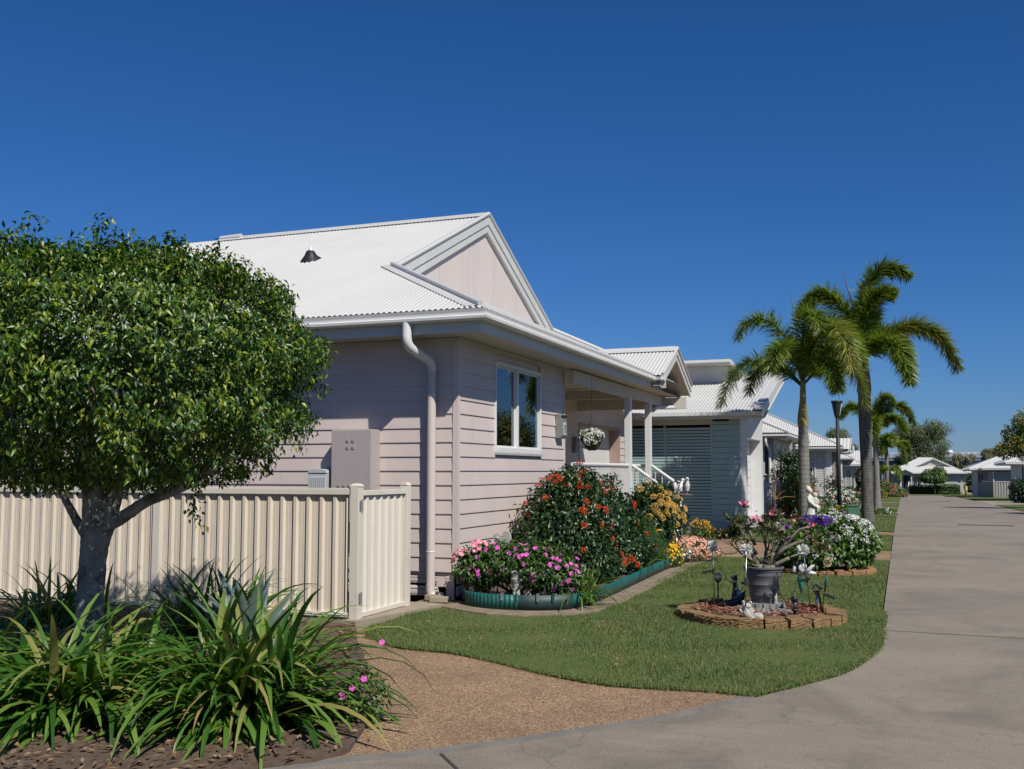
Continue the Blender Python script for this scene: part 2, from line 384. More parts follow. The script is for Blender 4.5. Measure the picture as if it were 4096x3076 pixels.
def smooth_path(pts, n=6):
    out = []; P = [Vector((p[0], p[1])) for p in pts]
    for i in range(len(P)-1):
        a, b, c, d = P[max(0, i-1)], P[i], P[i+1], P[min(len(P)-1, i+2)]
        for k in range(n):
            t = k/n; q = .5*((2*b)+(c-a)*t+(2*a-5*b+4*c-d)*t*t+(3*b-a-3*c+d)*t**3); out.append((q.x, q.y))
    out.append(tuple(P[-1])); return out
sheet('ground', [(-900, -60), (900, -60), (900, 1500), (-900, 1500)], -.06, M['dry'])
road_left = smooth_path([(-.245, 12.5), (-.243, 10.8), (-.248, 10.05), (-.32, 9.38), (-.48, 8.685), (-.72, 8.16), (-1.03, 7.56), (-1.39, 6.83), (-1.93, 6.12), (-2.3, 5.68), (-2.6, 5.36), (-2.9, 5.12), (-3.12, 4.88), (-3.5, 4.45), (-4.6, 3.5), (-6.5, 2.2), (-9, .8)], 5)
sheet('road', [(-.245, 134), (-.245, 60)]+road_left+[(-9, -12), (5.3, -12), (5.3, 134)], 0, M['road'])
# joints in the concrete, dark strips where slabs meet
def strip_line(name, a, b, w, z, m):
    a = Vector(a); b = Vector(b); d = (b-a).normalized(); n = Vector((-d.y, d.x))*w/2
    return sheet(name, [tuple(a-n), tuple(b-n), tuple(b+n), tuple(a+n)], z, m)
M['joint'] = paint('dark_joint_filler', (.05, .045, .04), .9, .3, 20)
for y in (11.12, 22.4, 33.6, 45, 57, 69, 82, 96, 112):
    strip_line('road_joint', (-.24, y+.06), (5.29, y-.30), .016, .004, M['joint'])
strip_line('road_joint', (-2.50, 5.45), (-2.2, 5.1), .018, .004, M['joint'])
drain = sheet('drain_grate', [(1.55, 34.3), (3.1, 34.05), (3.12, 34.75), (1.57, 35.0)], .006, paint('dark_grate', (.10, .10, .10), .7, .3, 30))
sheet('drain_grate', [(1.9, 82.5), (3.3, 82.3), (3.3, 84.2), (1.9, 84.4)], .006, drain.data.materials[0])
# grey border band between road and pebble path
bandp = [p for p in road_left if -9 <= p[0] <= -1.02]
sheet('kerb', bandp+[(p[0]-.06*.8, p[1]+.07) for p in bandp[::-1]], .012, paint('grey_concrete_band', (.20, .185, .165), .9, .2, 6, bump=.3, bscale=60), .05)
sheet('path', [(-1.02, 7.62), (-1.06, 7.50)]+[(p[0]-.03, p[1]+.05) for p in bandp if p[0] > -3.3]+[(-4.8, 4.5), (-5.6, 9.4), (-4.9, 9.3), (-3.2, 8.6), (-1.4, 7.9)], .008, M['agg'])
lawn_edge = smooth_path([(-1.05, 7.53), (-1.3, 7.575), (-1.74, 7.54), (-2.08, 7.53), (-2.49, 7.67), (-2.85, 7.86), (-3.2, 8.08), (-3.68, 8.34), (-4.0, 8.4), (-4.2, 8.42), (-4.45, 8.55), (-4.9, 9.0), (-5.1, 9.5)], 5)
rl = [p for p in road_left if p[1] > 7.5]
bedge = [(-5.12, 11.02), (-4.75, 10.86), (-4.35, 10.66), (-3.9, 10.68), (-3.5, 10.92), (-3.34, 11.3), (-3.28, 12.0), (-3.32, 14.8), (-3.40, 17.2), (-3.36, 18.3), (-3.48, 19.0), (-3.9, 19.24)]
lawn1 = [(p[0]-.015, p[1]) for p in rl]+lawn_edge+[(-5.12, 9.6)]+bedge+[(-.26, 19.48)]
sheet('lawn', lawn1, .03, M['lawn'], .05)
sheet('driveway', [(-.25, 19.46), (-3.9, 19.2), (-6.9, 19.6), (-6.9, 26.5), (-4.77, 25.8), (-2.4, 23.12), (-.25, 22.14)], .008, M['agg2'])
lawn2 = [(-.26, 22.12), (-2.4, 23.08), (-4.77, 25.74), (-7, 26.6), (-7, 27.7), (-4.05, 27.7), (-4.02, 28.3), (-.27, 27.25)]
lawn3 = [(-.26, 28.85), (-4.1, 32.3), (-4.1, 44), (-1.7, 43.6), (-.26, 42.3)]
lawn4 = [(-.26, 46.5), (-2.2, 47.6), (-4.6, 49), (-4.6, 60), (-1.1, 59), (-.26, 56.8)]
lawn5 = [(-.26, 60), (-1.2, 62.5), (-4.6, 66), (-4.6, 76), (-1.4, 75), (-.3, 74)]
lawn6 = [(-.26, 77.5), (-1.4, 80), (-4.6, 84), (-4.6, 134), (-.3, 134)]
sheet('driveway', [(-.25, 27.2), (-4.02, 28.2), (-4.02, 32.4), (-.25, 28.9)], .008, M['agg2'])
for a, b in ((42, 47), (56.5, 62), (73.8, 80)):
    sheet('driveway', [(-.25, a+.2), (-6.0, a+.6), (-6.0, b+4), (-2, b+.8), (-.25, b-1.2 if b < 80 else b-2)], .008, M['agg2'])
for L_ in (lawn2, lawn3, lawn4, lawn5, lawn6): sheet('lawn', L_, .03, M['lawn'], .05)
sheet('lawn', [(5.32, 40), (14, 40), (14, 76), (8, 74), (5.32, 70)], .03, M['lawn'], .05)
sheet('lawn', [(5.32, 88), (14, 88), (30, 112), (30, 118), (7.4, 119), (5.32, 112)], .03, M['lawn'], .05)
sheet('driveway', [(5.31, 70), (8, 74), (14, 76), (14, 88), (5.31, 88)], .008, M['conc'])
sheet('lawn', [(-3, 134.3), (9.5, 134.3), (12, 150), (-3, 150)], .03, M['lawn'], .05)
# grass blades, only where they are big enough to see
def blades(name, poly, dens, h, w, ycut=None):
    xs = [p[0] for p in poly]; ys = [p[1] for p in poly]; A = (max(xs)-min(xs))*(max(ys)-min(ys)); n = int(A*dens)
    x = rng.uniform(min(xs), max(xs), n); y = rng.uniform(min(ys), max(ys), n)
    keep = in_poly(x, y, poly) & (rng.random(n) < np.clip(11.0/np.maximum(y, 1), .25, 1)**1.2)
    x = x[keep]; y = y[keep]; return x, y
def grass_obj(name, lists, h, w):
    x = np.concatenate([a[0] for a in lists]); y = np.concatenate([a[1] for a in lists]); n = len(x)
    z = np.where(y > 32, -.0125*(y-32), 0)+.025
    az = rng.uniform(0, 2*np.pi, n); lean = rng.uniform(.1, 1.1, n); clump = .75+.5*np.sin(x*2.3+np.sin(y*1.7)*2)*np.sin(y*2.9)
    hh = h*rng.uniform(.5, 1.3, n)*clump*(1+y/40); ww = w*rng.uniform(.7, 1.3, n)*(1+y/14)
    b = np.stack([x, y, z], 1); d = np.stack([np.cos(az)*np.sin(lean), np.sin(az)*np.sin(lean), np.cos(lean)], 1)
    fa = rng.uniform(0, 2*np.pi, n); s = np.stack([np.cos(fa), np.sin(fa), np.zeros(n)], 1)*ww[:, None]*.5
    V = np.stack([b-s, b+s, b+d*hh[:, None]], 1).reshape(-1, 3); F = np.arange(3*n).reshape(-1, 3)
    o = link_mesh(name, np_mesh(name, V, F), M['grass']); o['kind'] = 'stuff'; return o
edge_pts = []
for poly_e, inset in ((lawn_edge, .03), ([p for p in rl if p[1] < 19], .03)):
    for i in range(len(poly_e)-1):
        a = np.array(poly_e[i]); b = np.array(poly_e[i+1]); k = int(np.linalg.norm(b-a)*900)
        t = rng.random(k)[:, None]; edge_pts.append((a+(b-a)*t)+rng.normal(0, .022, (k, 2)))
edge_pts = np.concatenate(edge_pts)
grass_obj('grass', [blades('g', lawn1, 5200, .03, .004), (edge_pts[:, 0], edge_pts[:, 1]), blades('g', lawn2, 2600, .03, .004), blades('g', lawn3, 1800, .03, .004)], .034, .0045)
# ------------------------------------------------------------------ building kit
BR = random.Random(5)
def corr(mb, o, along, up, length, top, bot=lambda s: 0.0, pitch=.076, amp=.0085, spw=6, mi=0, thick=False):
    """corrugated sheet: o origin at the eave, along/up unit vectors, waves run up the slope"""
    o = Vector(o); al = Vector(along).normalized(); up = Vector(up).normalized(); nn = al.cross(up).normalized()
    if nn.z < 0: nn = -nn
    n = max(2, int(length/pitch*spw)); b = len(mb.v)
    for i in range(n+1):
        s = length*i/n; h = amp*math.cos(2*math.pi*s/pitch); q = o+al*s+nn*h
        t0 = bot(s); t1 = max(t0, top(s)); mb.v.append(tuple(q+up*t0)); mb.v.append(tuple(q+up*t1))
    for i in range(n): mb.f.append((b+2*i, b+2*i+2, b+2*i+3, b+2*i+1)); mb.m.append(mi)
    return mb
def boards(mb, a, b, z0, z1, exp=.1756, out=.020, top=.006, mi=0, holes=(), gap=0.0):
    """lapped boards on the wall line a->b, facing right of travel; holes = (s0, s1, z0, z1)"""
    a = Vector(a); b = Vector(b); d = (b-a); L = d.length; d.normalize(); n = Vector((d.y, -d.x)); z = z0
    while z < z1-.01:
        zt = min(z+exp, z1); segs = [(0, L)]
        for (h0, h1, hz0, hz1) in holes:
            if zt > hz0+.02 and z < hz1-.02:
                ns = []
                for (s0, s1) in segs:
                    if h1 <= s0 or h0 >= s1: ns.append((s0, s1)); continue
                    if h0 > s0: ns.append((s0, h0))
                    if h1 < s1: ns.append((h1, s1))
                segs = ns
        cut = []
        for (s0, s1) in segs:                             # butt joints between board lengths
            q = s0+(BR.random()*3.6+.9)
            while q < s1-.5: cut.append((s0, q-.0015)); s0 = q+.0015; q += 4.2
            cut.append((s0, s1))
        for (s0, s1) in cut:
            P = [a+d*s0, a+d*s1]
            prof = [(-.02, z), (out, z), (out, z+.012), (top, zt+.004-gap), (-.02, zt+.004-gap)]
            mb.sweep(prof, [tuple(P[0]), tuple(P[1])], mi)
        z += exp
    return mb
GUT = [(0, 0), (.085, -.0), (.115, .02), (.12, .05), (.10, .062), (.098, .078), (.10, .095), (.088, .095), (.086, .07), (.10, .05), (.098, .03), (.08, .012), (.012, .012), (.012, .16), (0, .16)]
GUTDARK = [(.013, .02), (.02, .02), (.02, .155), (.013, .155)]
def eave(root, path, zf, name='gutter', fh=.20, soff=None, gutter=True, mats=None):
    """fascia board and quad gutter along an eave path (out is to the right of travel)"""
    mt = mats or (M['trim'], M['white'])
    f = MB().sweep([(-.02, zf), (0, zf), (0, zf+.045), (.003, zf+.05), (.003, zf+fh), (-.02, zf+fh)], path).build('fascia', mt[0], root)
    if gutter:
        g = MB().sweep([(o+.004, z+zf+.125) for o, z in GUT], path).build('gutter', mt[1], root)
    return f
def gable_barge(mb, X, y0, y1, yr, ze, zr, w=.17, t=.025, mi=0, side=1):
    """two sloping boards under a gable edge in the plane x = X"""
    for ya, yb in ((y0, yr), (y1, yr)):
        poly = [(ya, ze-w), (ya, ze), (yb, zr), (yb, zr-w)]
        mb.extrude(poly, X-t, X, 'x', mi)
    return mb
def pipe_elbow(pts, r=.045, n=14, bend=6):
    """round a polyline's corners so a tube follows it like moulded pipe"""
    P = [Vector(p) for p in pts]; out = [P[0]]
    for i in range(1, len(P)-1):
        a = (P[i-1]-P[i]).normalized(); b = (P[i+1]-P[i]).normalized(); q = r*2.0
        s = P[i]+a*min(q, (P[i-1]-P[i]).length*.48); e = P[i]+b*min(q, (P[i+1]-P[i]).length*.48)
        for k in range(bend+1):
            t = k/bend; out.append(s*(1-t)**2+P[i]*2*t*(1-t)+e*t*t)
    out.append(P[-1]); return out
def slat_lines(mb, a, b, z0, z1, pitch, depth=.02, gap=.012, mi=0, off=0):
    """horizontal slats with real gaps on wall line a->b"""
    z = z0
    while z+pitch <= z1+1e-4:
        mb.sweep([(off-depth, z), (off, z), (off, z+pitch-gap), (off-depth, z+pitch-gap)], [a, b], mi); z += pitch
    return mb
def railing(name, root, p0, p1, z, h=1.0, mat_=None, bal=.11, bottom=True, square=True):
    """top rail, bottom rail and balusters as one railing part with its own sub-parts"""
    p0 = Vector(p0); p1 = Vector(p1); mt = mat_ or M['white']; mb = MB()
    mb.tube([p0+Vector((0, 0, h)), p1+Vector((0, 0, h))], .032, 10)
    o = mb.build(name, mt, root, smooth=False)
    m2 = MB(); n = max(2, int((p1-p0).length/bal))
    m2.tube([p0+Vector((0, 0, .09)), p1+Vector((0, 0, .09))], .018, 6)
    for i in range(1, n):
        q = p0.lerp(p1, i/n); m2.box(q.x-.009, q.x+.009, q.y-.009, q.y+.009, q.z+.09, q.z+h-.02)
    k = m2.build('balusters', mt, root); return o
TP = math.tan(R(24.5)); CS = math.cos(R(24.5)); SN = math.sin(R(24.5))
# ================================================================== the pink house
XW, YW = -5.09, 11.52
house = empty('house', (XW, YW, 0), 'pale pink weatherboard house with white corrugated roof and big gable, beside the fence', 'house')
win = (1.205, 3.075, 1.865, 3.085)                   # hole in the front wall: s0, s1, z0, z1
w = MB()
boards(w, (-17, YW), (XW-.02, YW), .38, 3.25)
boards(w, (XW, YW+.02), (XW, 15.735), .38, 3.25, holes=[win])
wall = w.build('wall', M['pink'], house)
w = MB(); w.box(-17, XW-.03, YW+.02, YW+.10, .3, 3.3)
w.box(XW-.10, XW-.022, YW+.11, YW+win[0], .3, 3.3); w.box(XW-.10, XW-.022, YW+win[1], 15.70, .3, 3.3)
w.box(XW-.10, XW-.022, YW+win[0], YW+win[1], .3, win[2]); w.box(XW-.10, XW-.022, YW+win[0], YW+win[1], win[3], 3.3)
w.build('wall_frame', M['pink'], house)
w = MB(); w.extrude([(XW-.045, YW-.026), (XW+.026, YW-.026), (XW+.026, YW+.045), (XW+.018, YW+.045), (XW+.018, YW-.018), (XW-.045, YW-.018)], .38, 3.25, 'z'); w.build('corner_trim', M['pink'], house)
w = MB(); w.box(XW-.008, XW+.026, 15.735, 15.78, .38, 3.25); w.build('corner_trim', M['pink'], house)
# side and rear walls that close the building
for bb in ((-17, -16.92, YW+.1, 26.6, .3, 3.3), (-16.9, -6.95, 26.5, 26.6, .0, 3.3), (-6.88, XW-.11, 15.62, 15.70, .3, 3.3)):
    w = MB(); w.box(*bb); w.build('rear_wall', M['pink'], house)
# ribbed steel skirt under the boards
w = MB()
for z, hgt in ((.235, .10), (.085, .12)):
    pr = [(-.01, z), (.012, z), (.022, z+.03), (.022, z+hgt*.55), (.006, z+hgt*.62), (.022, z+hgt*.75), (.012, z+hgt), (-.01, z+hgt)]
    w.sweep(pr, [(-16.9, YW+.03), (XW-.25, YW+.03)]); w.sweep(pr, [(XW-.02, YW+.06), (XW-.02, 15.7)])
    w.sweep(pr, [(XW-.14, YW+.025), (XW-.03, YW+.025)])
w.box(XW-.27, XW-.10, YW+.012, YW+.03, .20, .36); w.box(XW-.105, XW-.03, YW+.004, YW+.03, -.02, .36)
w.build('skirt', M['pink'], house)
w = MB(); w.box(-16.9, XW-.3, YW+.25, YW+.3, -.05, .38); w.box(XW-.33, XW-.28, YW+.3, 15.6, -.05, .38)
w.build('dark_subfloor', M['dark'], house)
# soffit, fascia, gutter
XF, YF, YR = XW+.53, YW-.53, 22.72                    # fascia lines
ZF = 3.235
w = MB(); w.add([(-17.4, YF+.02, ZF+.02), (XF-.02, YF+.02, ZF+.02), (XF-.02, YR, ZF+.02), (-6.9, YR, ZF+.02), (-6.9, 15.7, ZF+.02), (XW-.08, 15.7, ZF+.02), (XW-.08, YW+.08, ZF+.02), (-17.4, YW+.08, ZF+.02)], [(0, 1, 6, 7), (1, 2, 3, 4, 5, 6)])
w.build('soffit', M['soffit'], house)
w = MB(); w.sweep([(.0, 3.205), (.03, 3.205), (.02, 3.25), (0, 3.25)], [(-17, YW-.012), (XW+.018, YW-.012), (XW+.018, 15.73)]); w.build('cornice', M['soffit'], house)
eave(house, [(-17.4, YF), (XF, YF), (XF, 19.80), (XF+.28, 19.80)], ZF, fh=.24)
w = MB(); w.sweep([(.040, ZF+.20), (.058, ZF+.20), (.058, ZF+.268), (.040, ZF+.268)], [(-17.4, YF), (XF, YF), (XF, 19.7)]); w.build('gutter_lining', M['gutterdark'], house)
# corrugated roof: eave at z 3.51
ZE, XE, YE = 3.515, XF+.045, YF-.045
XG = -6.87                                            # the gable stands back from the front eave
RY = 16.93; RZ = ZE+(RY-YE)*TP
up_l = (0, CS, SN)
w = MB()
def top_l(s):
    x = XE-s
    if x > XG: return (XE-x)/CS
    if x < -13.6: return max(0, (x+19.6)/CS)
    return (RY-YE)/CS
corr(w, (XE, YE, ZE), (-1, 0, 0), up_l, 14.5, top_l)
YE2 = 2*RY-YE
def top_r(s):
    x = XE-s
    if x < -13.6: return max(0, (x+19.6)/CS)
    return (XE-x)/CS if x > XG else (RY-YE)/CS
corr(w, (XE, YE2, ZE), (-1, 0, 0), (0, -CS, SN), 14.5, top_r, spw=4)
corr(w, (XE, YE, ZE), (0, 1, 0), (-CS, 0, SN), YE2-YE, lambda s: min(s, YE2-YE-s, XE-XG+.35)/CS, spw=5)
roof = w.build('roof', M['roof'], house, smooth=True, fix=False)
w = MB()
w.tube([(XG+.02, RY, RZ+.012), (-12.2, RY, RZ+.012)], .035, 10); w.tube([(-12.2, RY, RZ+.035), (-12.7, RY, RZ+.035)], [.06, .045], 10)
for sgn in (1, -1):
    w.obox((XG/2-12.7/2, RY-sgn*.10, RZ-.022), (12.7+XG-.02, .19, .004), (sgn*R(24.5), 0, 0))
w.build('ridge_cap', M['roof'], roof, smooth=False)
for (y0, dy) in ((YE, 1), (YE2, -1)):
    w = MB(); a = Vector((XE-.05, y0+.05*dy, ZE+.05)); b = Vector((XG-.12, y0+(XE-XG+.12)*dy, ZE+(XE-XG+.12)*TP+.035)); w.tube([a, b], .034, 10)
    dv = (b-a); q = Vector((-1, -dy, 0)).normalized()
    for sd, dn in ((Vector((-1, 0, 0)) if dy > 0 else Vector((-1, 0, 0)), 1), (Vector((0, dy, 0)), 1)):
        nrmv = (Vector((0, -SN*dy, CS)) if abs(sd.x) > .5 else Vector((SN, 0, CS)))
        o2 = sd*.20-Vector((0, 0, 0)); o2 = o2-nrmv*o2.dot(nrmv)
        w.add([tuple(a-Vector((0, 0, .022))+nrmv*.004), tuple(b-Vector((0, 0, .022))+nrmv*.004), tuple(b-Vector((0, 0, .022))+nrmv*.004+o2), tuple(a-Vector((0, 0, .022))+nrmv*.004+o2)], [(0, 1, 2, 3)])
    w.build('hip_cap', M['roof'], roof)
# gable: panel, barge boards, capping
gy0, gy1 = YE+(XE-XG), YE2-(XE-XG); gz0 = ZE+(XE-XG)*TP
w = MB(); xf = XG-.085; w.extrude([(gy0-.1, gz0-.2), (gy1+.1, gz0-.2), (RY, RZ-.04)], xf-.05, xf, 'x'); gp = w.build('gable_panel', M['gablepink'], house)
JM = paint('joint_sealant', (.42, .37, .36), .8)
for y in (15.0, 16.2, 17.4, 18.6): w = MB(); w.box(xf, xf+.0025, y-.003, y+.003, gz0, RZ-.3-abs(y-RY)*TP); w.build('panel_joint', JM, gp)
w = MB(); gable_barge(w, XG, gy0, gy1, RY, gz0-.01, RZ-.01, .17); gable_barge(w, XG-.022, gy0+.02, gy1-.02, RY, gz0-.15, RZ-.15, .17, .06); w.build('barge_board', M['trim'], house)
w = MB()
for ya in (gy0, gy1): w.tube([(XG+.005, ya, gz0+.02), (XG+.005, RY, RZ+.02)], .03, 10); w.obox(((XG-.06), (ya+RY)/2, (gz0+RZ)/2+.012), (.13, abs(RY-ya)/CS, .004), ((1 if ya < RY else -1)*R(24.5), 0, 0))
w.build('barge_cap', M['roof'], roof)
# vent pipe with a black rubber boot
vx, vy = -8.96, 14.32; vz = ZE+(vy-YE)*TP
w = MB(); w.lathe([(.040, 0), (.040, .20), (.028, .21), (.028, .235)], (vx, vy, vz-.02), 14); vp = w.build('vent_pipe', M['pvcw'], roof, True)
w = MB(); w.lathe([(.19, -.0), (.16, .03), (.10, .09), (.075, .15), (.05, .165)], (vx, vy, vz-.01), 8, cap=False, wob=.04)
for v in range(len(w.v)): x, y, z = w.v[v]; w.v[v] = (x, y, z+(y-vy)*TP*max(0, 1-(z-vz)/.12))
w.build('rubber_boot', M['black'], vp, True)
# screws on the sheets
w = MB()
for k in range(1, 9):
    t = k/8.6*(RY-YE)
    for i in range(70):
        x = XE-.15-i*.228
        if (x > XG+.05 and t > (XE-x)-.2) or x < -12.6: continue
        y = YE+t; w.lathe([(.008, 0), (.006, .007)], (x, y, ZE+t*TP+.008), 5)
rsw = w.build('roof_screws', M['roof'], roof); rsw['kind'] = 'stuff'
# downpipe with offset at the eave
DPX = -5.49
dp = [(DPX, YF-.06, 3.40), (DPX, YF-.06, 3.10), (-5.388, YW-.10, 2.94), (-5.388, YW-.10, .10), (-5.25, YW-.06, .085), (-5.22, YW+.1, .085)]
w = MB(); w.tube(pipe_elbow(dp[:3]+[(-5.388, YW-.10, 2.83)], .06), .058, 16); dpo = autosmooth(w.build('downpipe', M['white'], house))
w = MB(); w.tube([(-5.388, YW-.10, 2.83), (-5.388, YW-.10, .2)], .055, 16); autosmooth(w.build('pipe', M['pvc'], dpo))
w = MB(); w.tube(pipe_elbow([(-5.388, YW-.10, .24), (-5.388, YW-.10, .10), (-5.24, YW-.07, .085)], .05), .058, 14); autosmooth(w.build('pipe_elbow', M['pvc'], dpo))
w = MB(); w.lathe([(.0575, 0), (.0595, .004), (.0595, .018), (.0575, .022)], (-5.388, YW-.10, 2.53), 16, cap=False); w.build('pipe_bracket', M['white'], dpo); w = MB(); w.lathe([(.0575, 0), (.0595, .004), (.0595, .016), (.0575, .02)], (-5.388, YW-.10, .62), 16, cap=False); w.build('pipe_bracket', M['white'], dpo)
# window
y0, y1, z0, z1 = YW+win[0], YW+win[1], win[2], win[3]; xo = XW+.035
w = MB()
w.box(XW-.09, xo, y0, y0+.038, z0, z1); w.box(XW-.09, xo, y1-.038, y1, z0, z1); w.box(XW-.09, xo, y0+.05, y1-.05, z1-.05, z1); w.box(XW-.09, xo, y0+.05, y1-.05, z0, z0+.06)
ym = y0+.88; w.box(XW-.05, xo-.008, ym-.03, ym+.03, z0+.06, z1-.05)
wf = bevel(w.build('window', M['white'], house), .004)
for a, b, dx in ((y0+.05, ym-.03, 0), (ym+.03, y1-.05, .012)):
    w = MB(); s = .028
    w.box(XW-.035+dx, XW-.01+dx, a, a+s, z0+.06, z1-.05); w.box(XW-.035+dx, XW-.01+dx, b-s, b, z0+.06, z1-.05); w.box(XW-.035+dx, XW-.01+dx, a+s, b-s, z1-.05-s, z1-.05); w.box(XW-.035+dx, XW-.01+dx, a+s, b-s, z0+.06, z0+.06+s)
    w.build('sash', M['white'], wf)
    w = MB(); w.box(XW-.024+dx, XW-.020+dx, a+s, b-s, z0+.06+s, z1-.05-s); w.build('pane', M['glass'], wf)
w = MB(); w.box(XW-.09, XW+.04, y0, y1, z0-.012, z0-.001); w.build('sill', M['white'], wf)
w = MB(); w.box(XW-.03, XW+.045, y0+.0, y1, z0-.04, z0-.014); w.build('sill_flashing', M['gutterdark'], wf)
w = MB(); n = 40                                       # scalloped lace over the lower sashes
for i in range(n):
    a = y0+.05+(y1-y0-.1)*i/n; b = y0+.05+(y1-y0-.1)*(i+1)/n; zt = z0+.78; zl = z0+.56-.05*abs(math.sin(i*.8))
    w.add([(XW-.13+.006*math.sin(i*1.7), a, zl), (XW-.13+.006*math.sin((i+1)*1.7), b, z0+.56-.05*abs(math.sin((i+1)*.8))), (XW-.13, b, zt), (XW-.13, a, zt)], [(0, 1, 2, 3)])
w.build('lace', M['lace'], wf)
w = MB()
for i in range(26):
    yy = y0+.72+i*.04
    if .95 < yy-y0 < 1.42: continue
    w.obox((XW-.20, yy, (z0+z1)/2), (.012, .045, z1-z0-.05), (0, 0, R(25)))
w.build('blind', M['curtain'], wf)
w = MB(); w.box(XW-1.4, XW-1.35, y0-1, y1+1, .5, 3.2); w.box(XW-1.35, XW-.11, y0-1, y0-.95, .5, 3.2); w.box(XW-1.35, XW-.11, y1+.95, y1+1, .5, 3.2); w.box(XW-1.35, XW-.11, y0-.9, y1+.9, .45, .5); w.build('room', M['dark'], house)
# meter box
w = MB(); w.box(-6.706, -6.136, YW-.24, YW-.0, .95, 2.125); mbx = bevel(w.build('meter_box', M['meter'], house), .006)
w = MB(); w.box(-6.70, -6.142, YW-.252, YW-.242, .97, 2.118); md = bevel(w.build('meter_door', M['meter'], mbx), .004)
for r_, zz in ((2, 1.98), (2, 1.895), (5, 1.42), (5, 1.335)):
    xs = [-6.468, -6.392] if r_ == 2 else [-6.585+.074*i for i in range(5)]
    for x in xs: w = MB(); w.obox((x, YW-.257, zz), (.034, .012, .036), (R(12), 0, 0)); w.build('louvre', M['meter'], mbx)
# small ribbed white plastic unit against the wall
w = MB(); w.box(-7.03, -6.76, YW-.26, YW-.02, .75, 1.58)
for i in range(9): w.box(-7.018+i*.029, -7.006+i*.029, YW-.275, YW-.255, .78, 1.54)
w.extrude([(-7.035, 1.581), (-6.755, 1.581), (-6.77, 1.62), (-6.85, 1.632), (-6.94, 1.632), (-7.02, 1.62)], YW-.27, YW-.02, 'y')
bevel(w.build('ribbed_cover', paint('pale_blue_grey_plastic', (.52, .55, .57), .5, .06), house), .004)
# letterbox on the wall end with the house number
lb = MB(); lb.extrude([(XW+.02, 2.50), (XW+.02, 2.12), (XW+.10, 2.12), (XW+.13, 2.16), (XW+.125, 2.40), (XW+.09, 2.50)], 15.30, 15.56, 'y')
lbo = bevel(lb.build('letterbox', paint('grey_green_metal', (.33, .34, .33), .4, .1, metal=.5), house), .004)
w = MB(); w.obox((XW+.117, 15.43, 2.465), (.05, .24, .012), (0, R(-35), 0)); w.build('letterbox_flap', M['black'], lbo)
w = MB(); w.box(XW+.1275, XW+.131, 15.35, 15.51, 2.18, 2.37); w.build('number_plate', paint('pale_number_plate', (.6, .62, .62), .5), lbo)
def seg(mb, x, yc, zc, wd, ht, ch, t=.012, axis='x'):
    S = {'0': 'abcdef', '2': 'abged'}[ch]; h2 = ht/2
    B = {'a': (0, h2, wd, t), 'd': (0, -h2, wd, t), 'g': (0, 0, wd, t), 'b': (wd/2, h2/2, t, h2), 'c': (wd/2, -h2/2, t, h2), 'e': (-wd/2, -h2/2, t, h2), 'f': (-wd/2, h2/2, t, h2)}
    for k in S: cy, cz, a, b = B[k]; mb.box(x, x+.002, yc+cy-a/2, yc+cy+a/2, zc+cz-b/2, zc+cz+b/2)
w = MB(); seg(w, XW+.1315, 15.395, 2.27, .04, .11, '2'); seg(w, XW+.1315, 15.465, 2.27, .04, .11, '0'); w.build('house_number', M['black'], lbo)
# porch: floor, posts, beam, rails, recessed wall with screen door and garage door
PZ = .70
w = MB(); w.box(-6.88, -4.86, 15.80, 21.3, PZ-.12, PZ); w.box(-6.85, -4.92, 15.82, 21.25, .0, PZ-.122); w.build('porch_floor', M['conc'], house)
for (x, y) in ((-4.95, 19.42), (-4.95, 21.12)):
    w = MB(); w.box(x-.062, x+.062, y-.062, y+.062, PZ, 3.06); bevel(w.build('porch_post', M['white'], house), .006)
w = MB(); w.box(-4.99, -4.90, 15.74, 22.5, 3.02, 3.232); w.box(-6.9, -4.99, 19.72, 19.82, 3.04, 3.225); w.box(-6.9, -4.4, 22.38, 22.48, 2.98, 3.225); w.build('porch_beam', M['soffit'], house)
railing('railing', house, (-4.95, 15.80, PZ), (-4.95, 19.36, PZ), 0, 1.02, bal=.105)
railing('railing', house, (-4.98, 21.18, PZ), (-6.8, 21.18, PZ), 0, 1.02, bal=.105)
for y in (19.44, 21.10):
    w = MB(); w.tube([(-4.88, y, PZ+1.02), (-4.42, y, 1.40), (-4.40, y, 1.37)], .032, 10); w.tube([(-4.40, y, 1.38), (-4.40, y, .03)], .032, 10)
    for k in range(3): w.box(-4.81+k*.14, -4.795+k*.14, y-.009, y+.009, .45-k*.12, 1.62-k*.105)
    w.build('stair_rail', M['white'], house)
w = MB(); w.box(-4.92, -4.62, 19.5, 21.05, .34, .50); w.box(-4.62, -4.32, 19.5, 21.05, .0, .26); w.build('step', M['conc'], house)
XB = -6.9
w = MB(); boards(w, (XB, 15.72), (XB, 20.25), PZ, 3.22); boards(w, (XB, 21.35), (XB, 22.45), .25, 3.22); boards(w, (XB, 22.45), (XB, 26.1), 2.72, 3.22); boards(w, (XB, 26.1), (XB, 26.6), .1, 3.22); boards(w, (XB, 20.25), (XB, 21.35), 2.75, 3.22); w.build('porch_wall', M['pink'], house)
w = MB(); w.box(XB-.12, XB-.022, 15.7, 20.25, 0, 3.3); w.box(XB-.12, XB-.022, 21.35, 22.45, 0, 3.3); w.box(XB-.12, XB-.022, 22.45, 26.1, 2.72, 3.3); w.box(XB-.12, XB-.022, 26.1, 26.6, 0, 3.3); w.box(XB-.12, XB-.022, 20.25, 21.35, 2.75, 3.3); w.build('porch_wall_frame', M['brownjamb'], house)
w = MB(); w.box(XB-.08, XB-.05, 20.27, 21.33, PZ, 2.74); sd = w.build('screen_door', M['screen'], house)
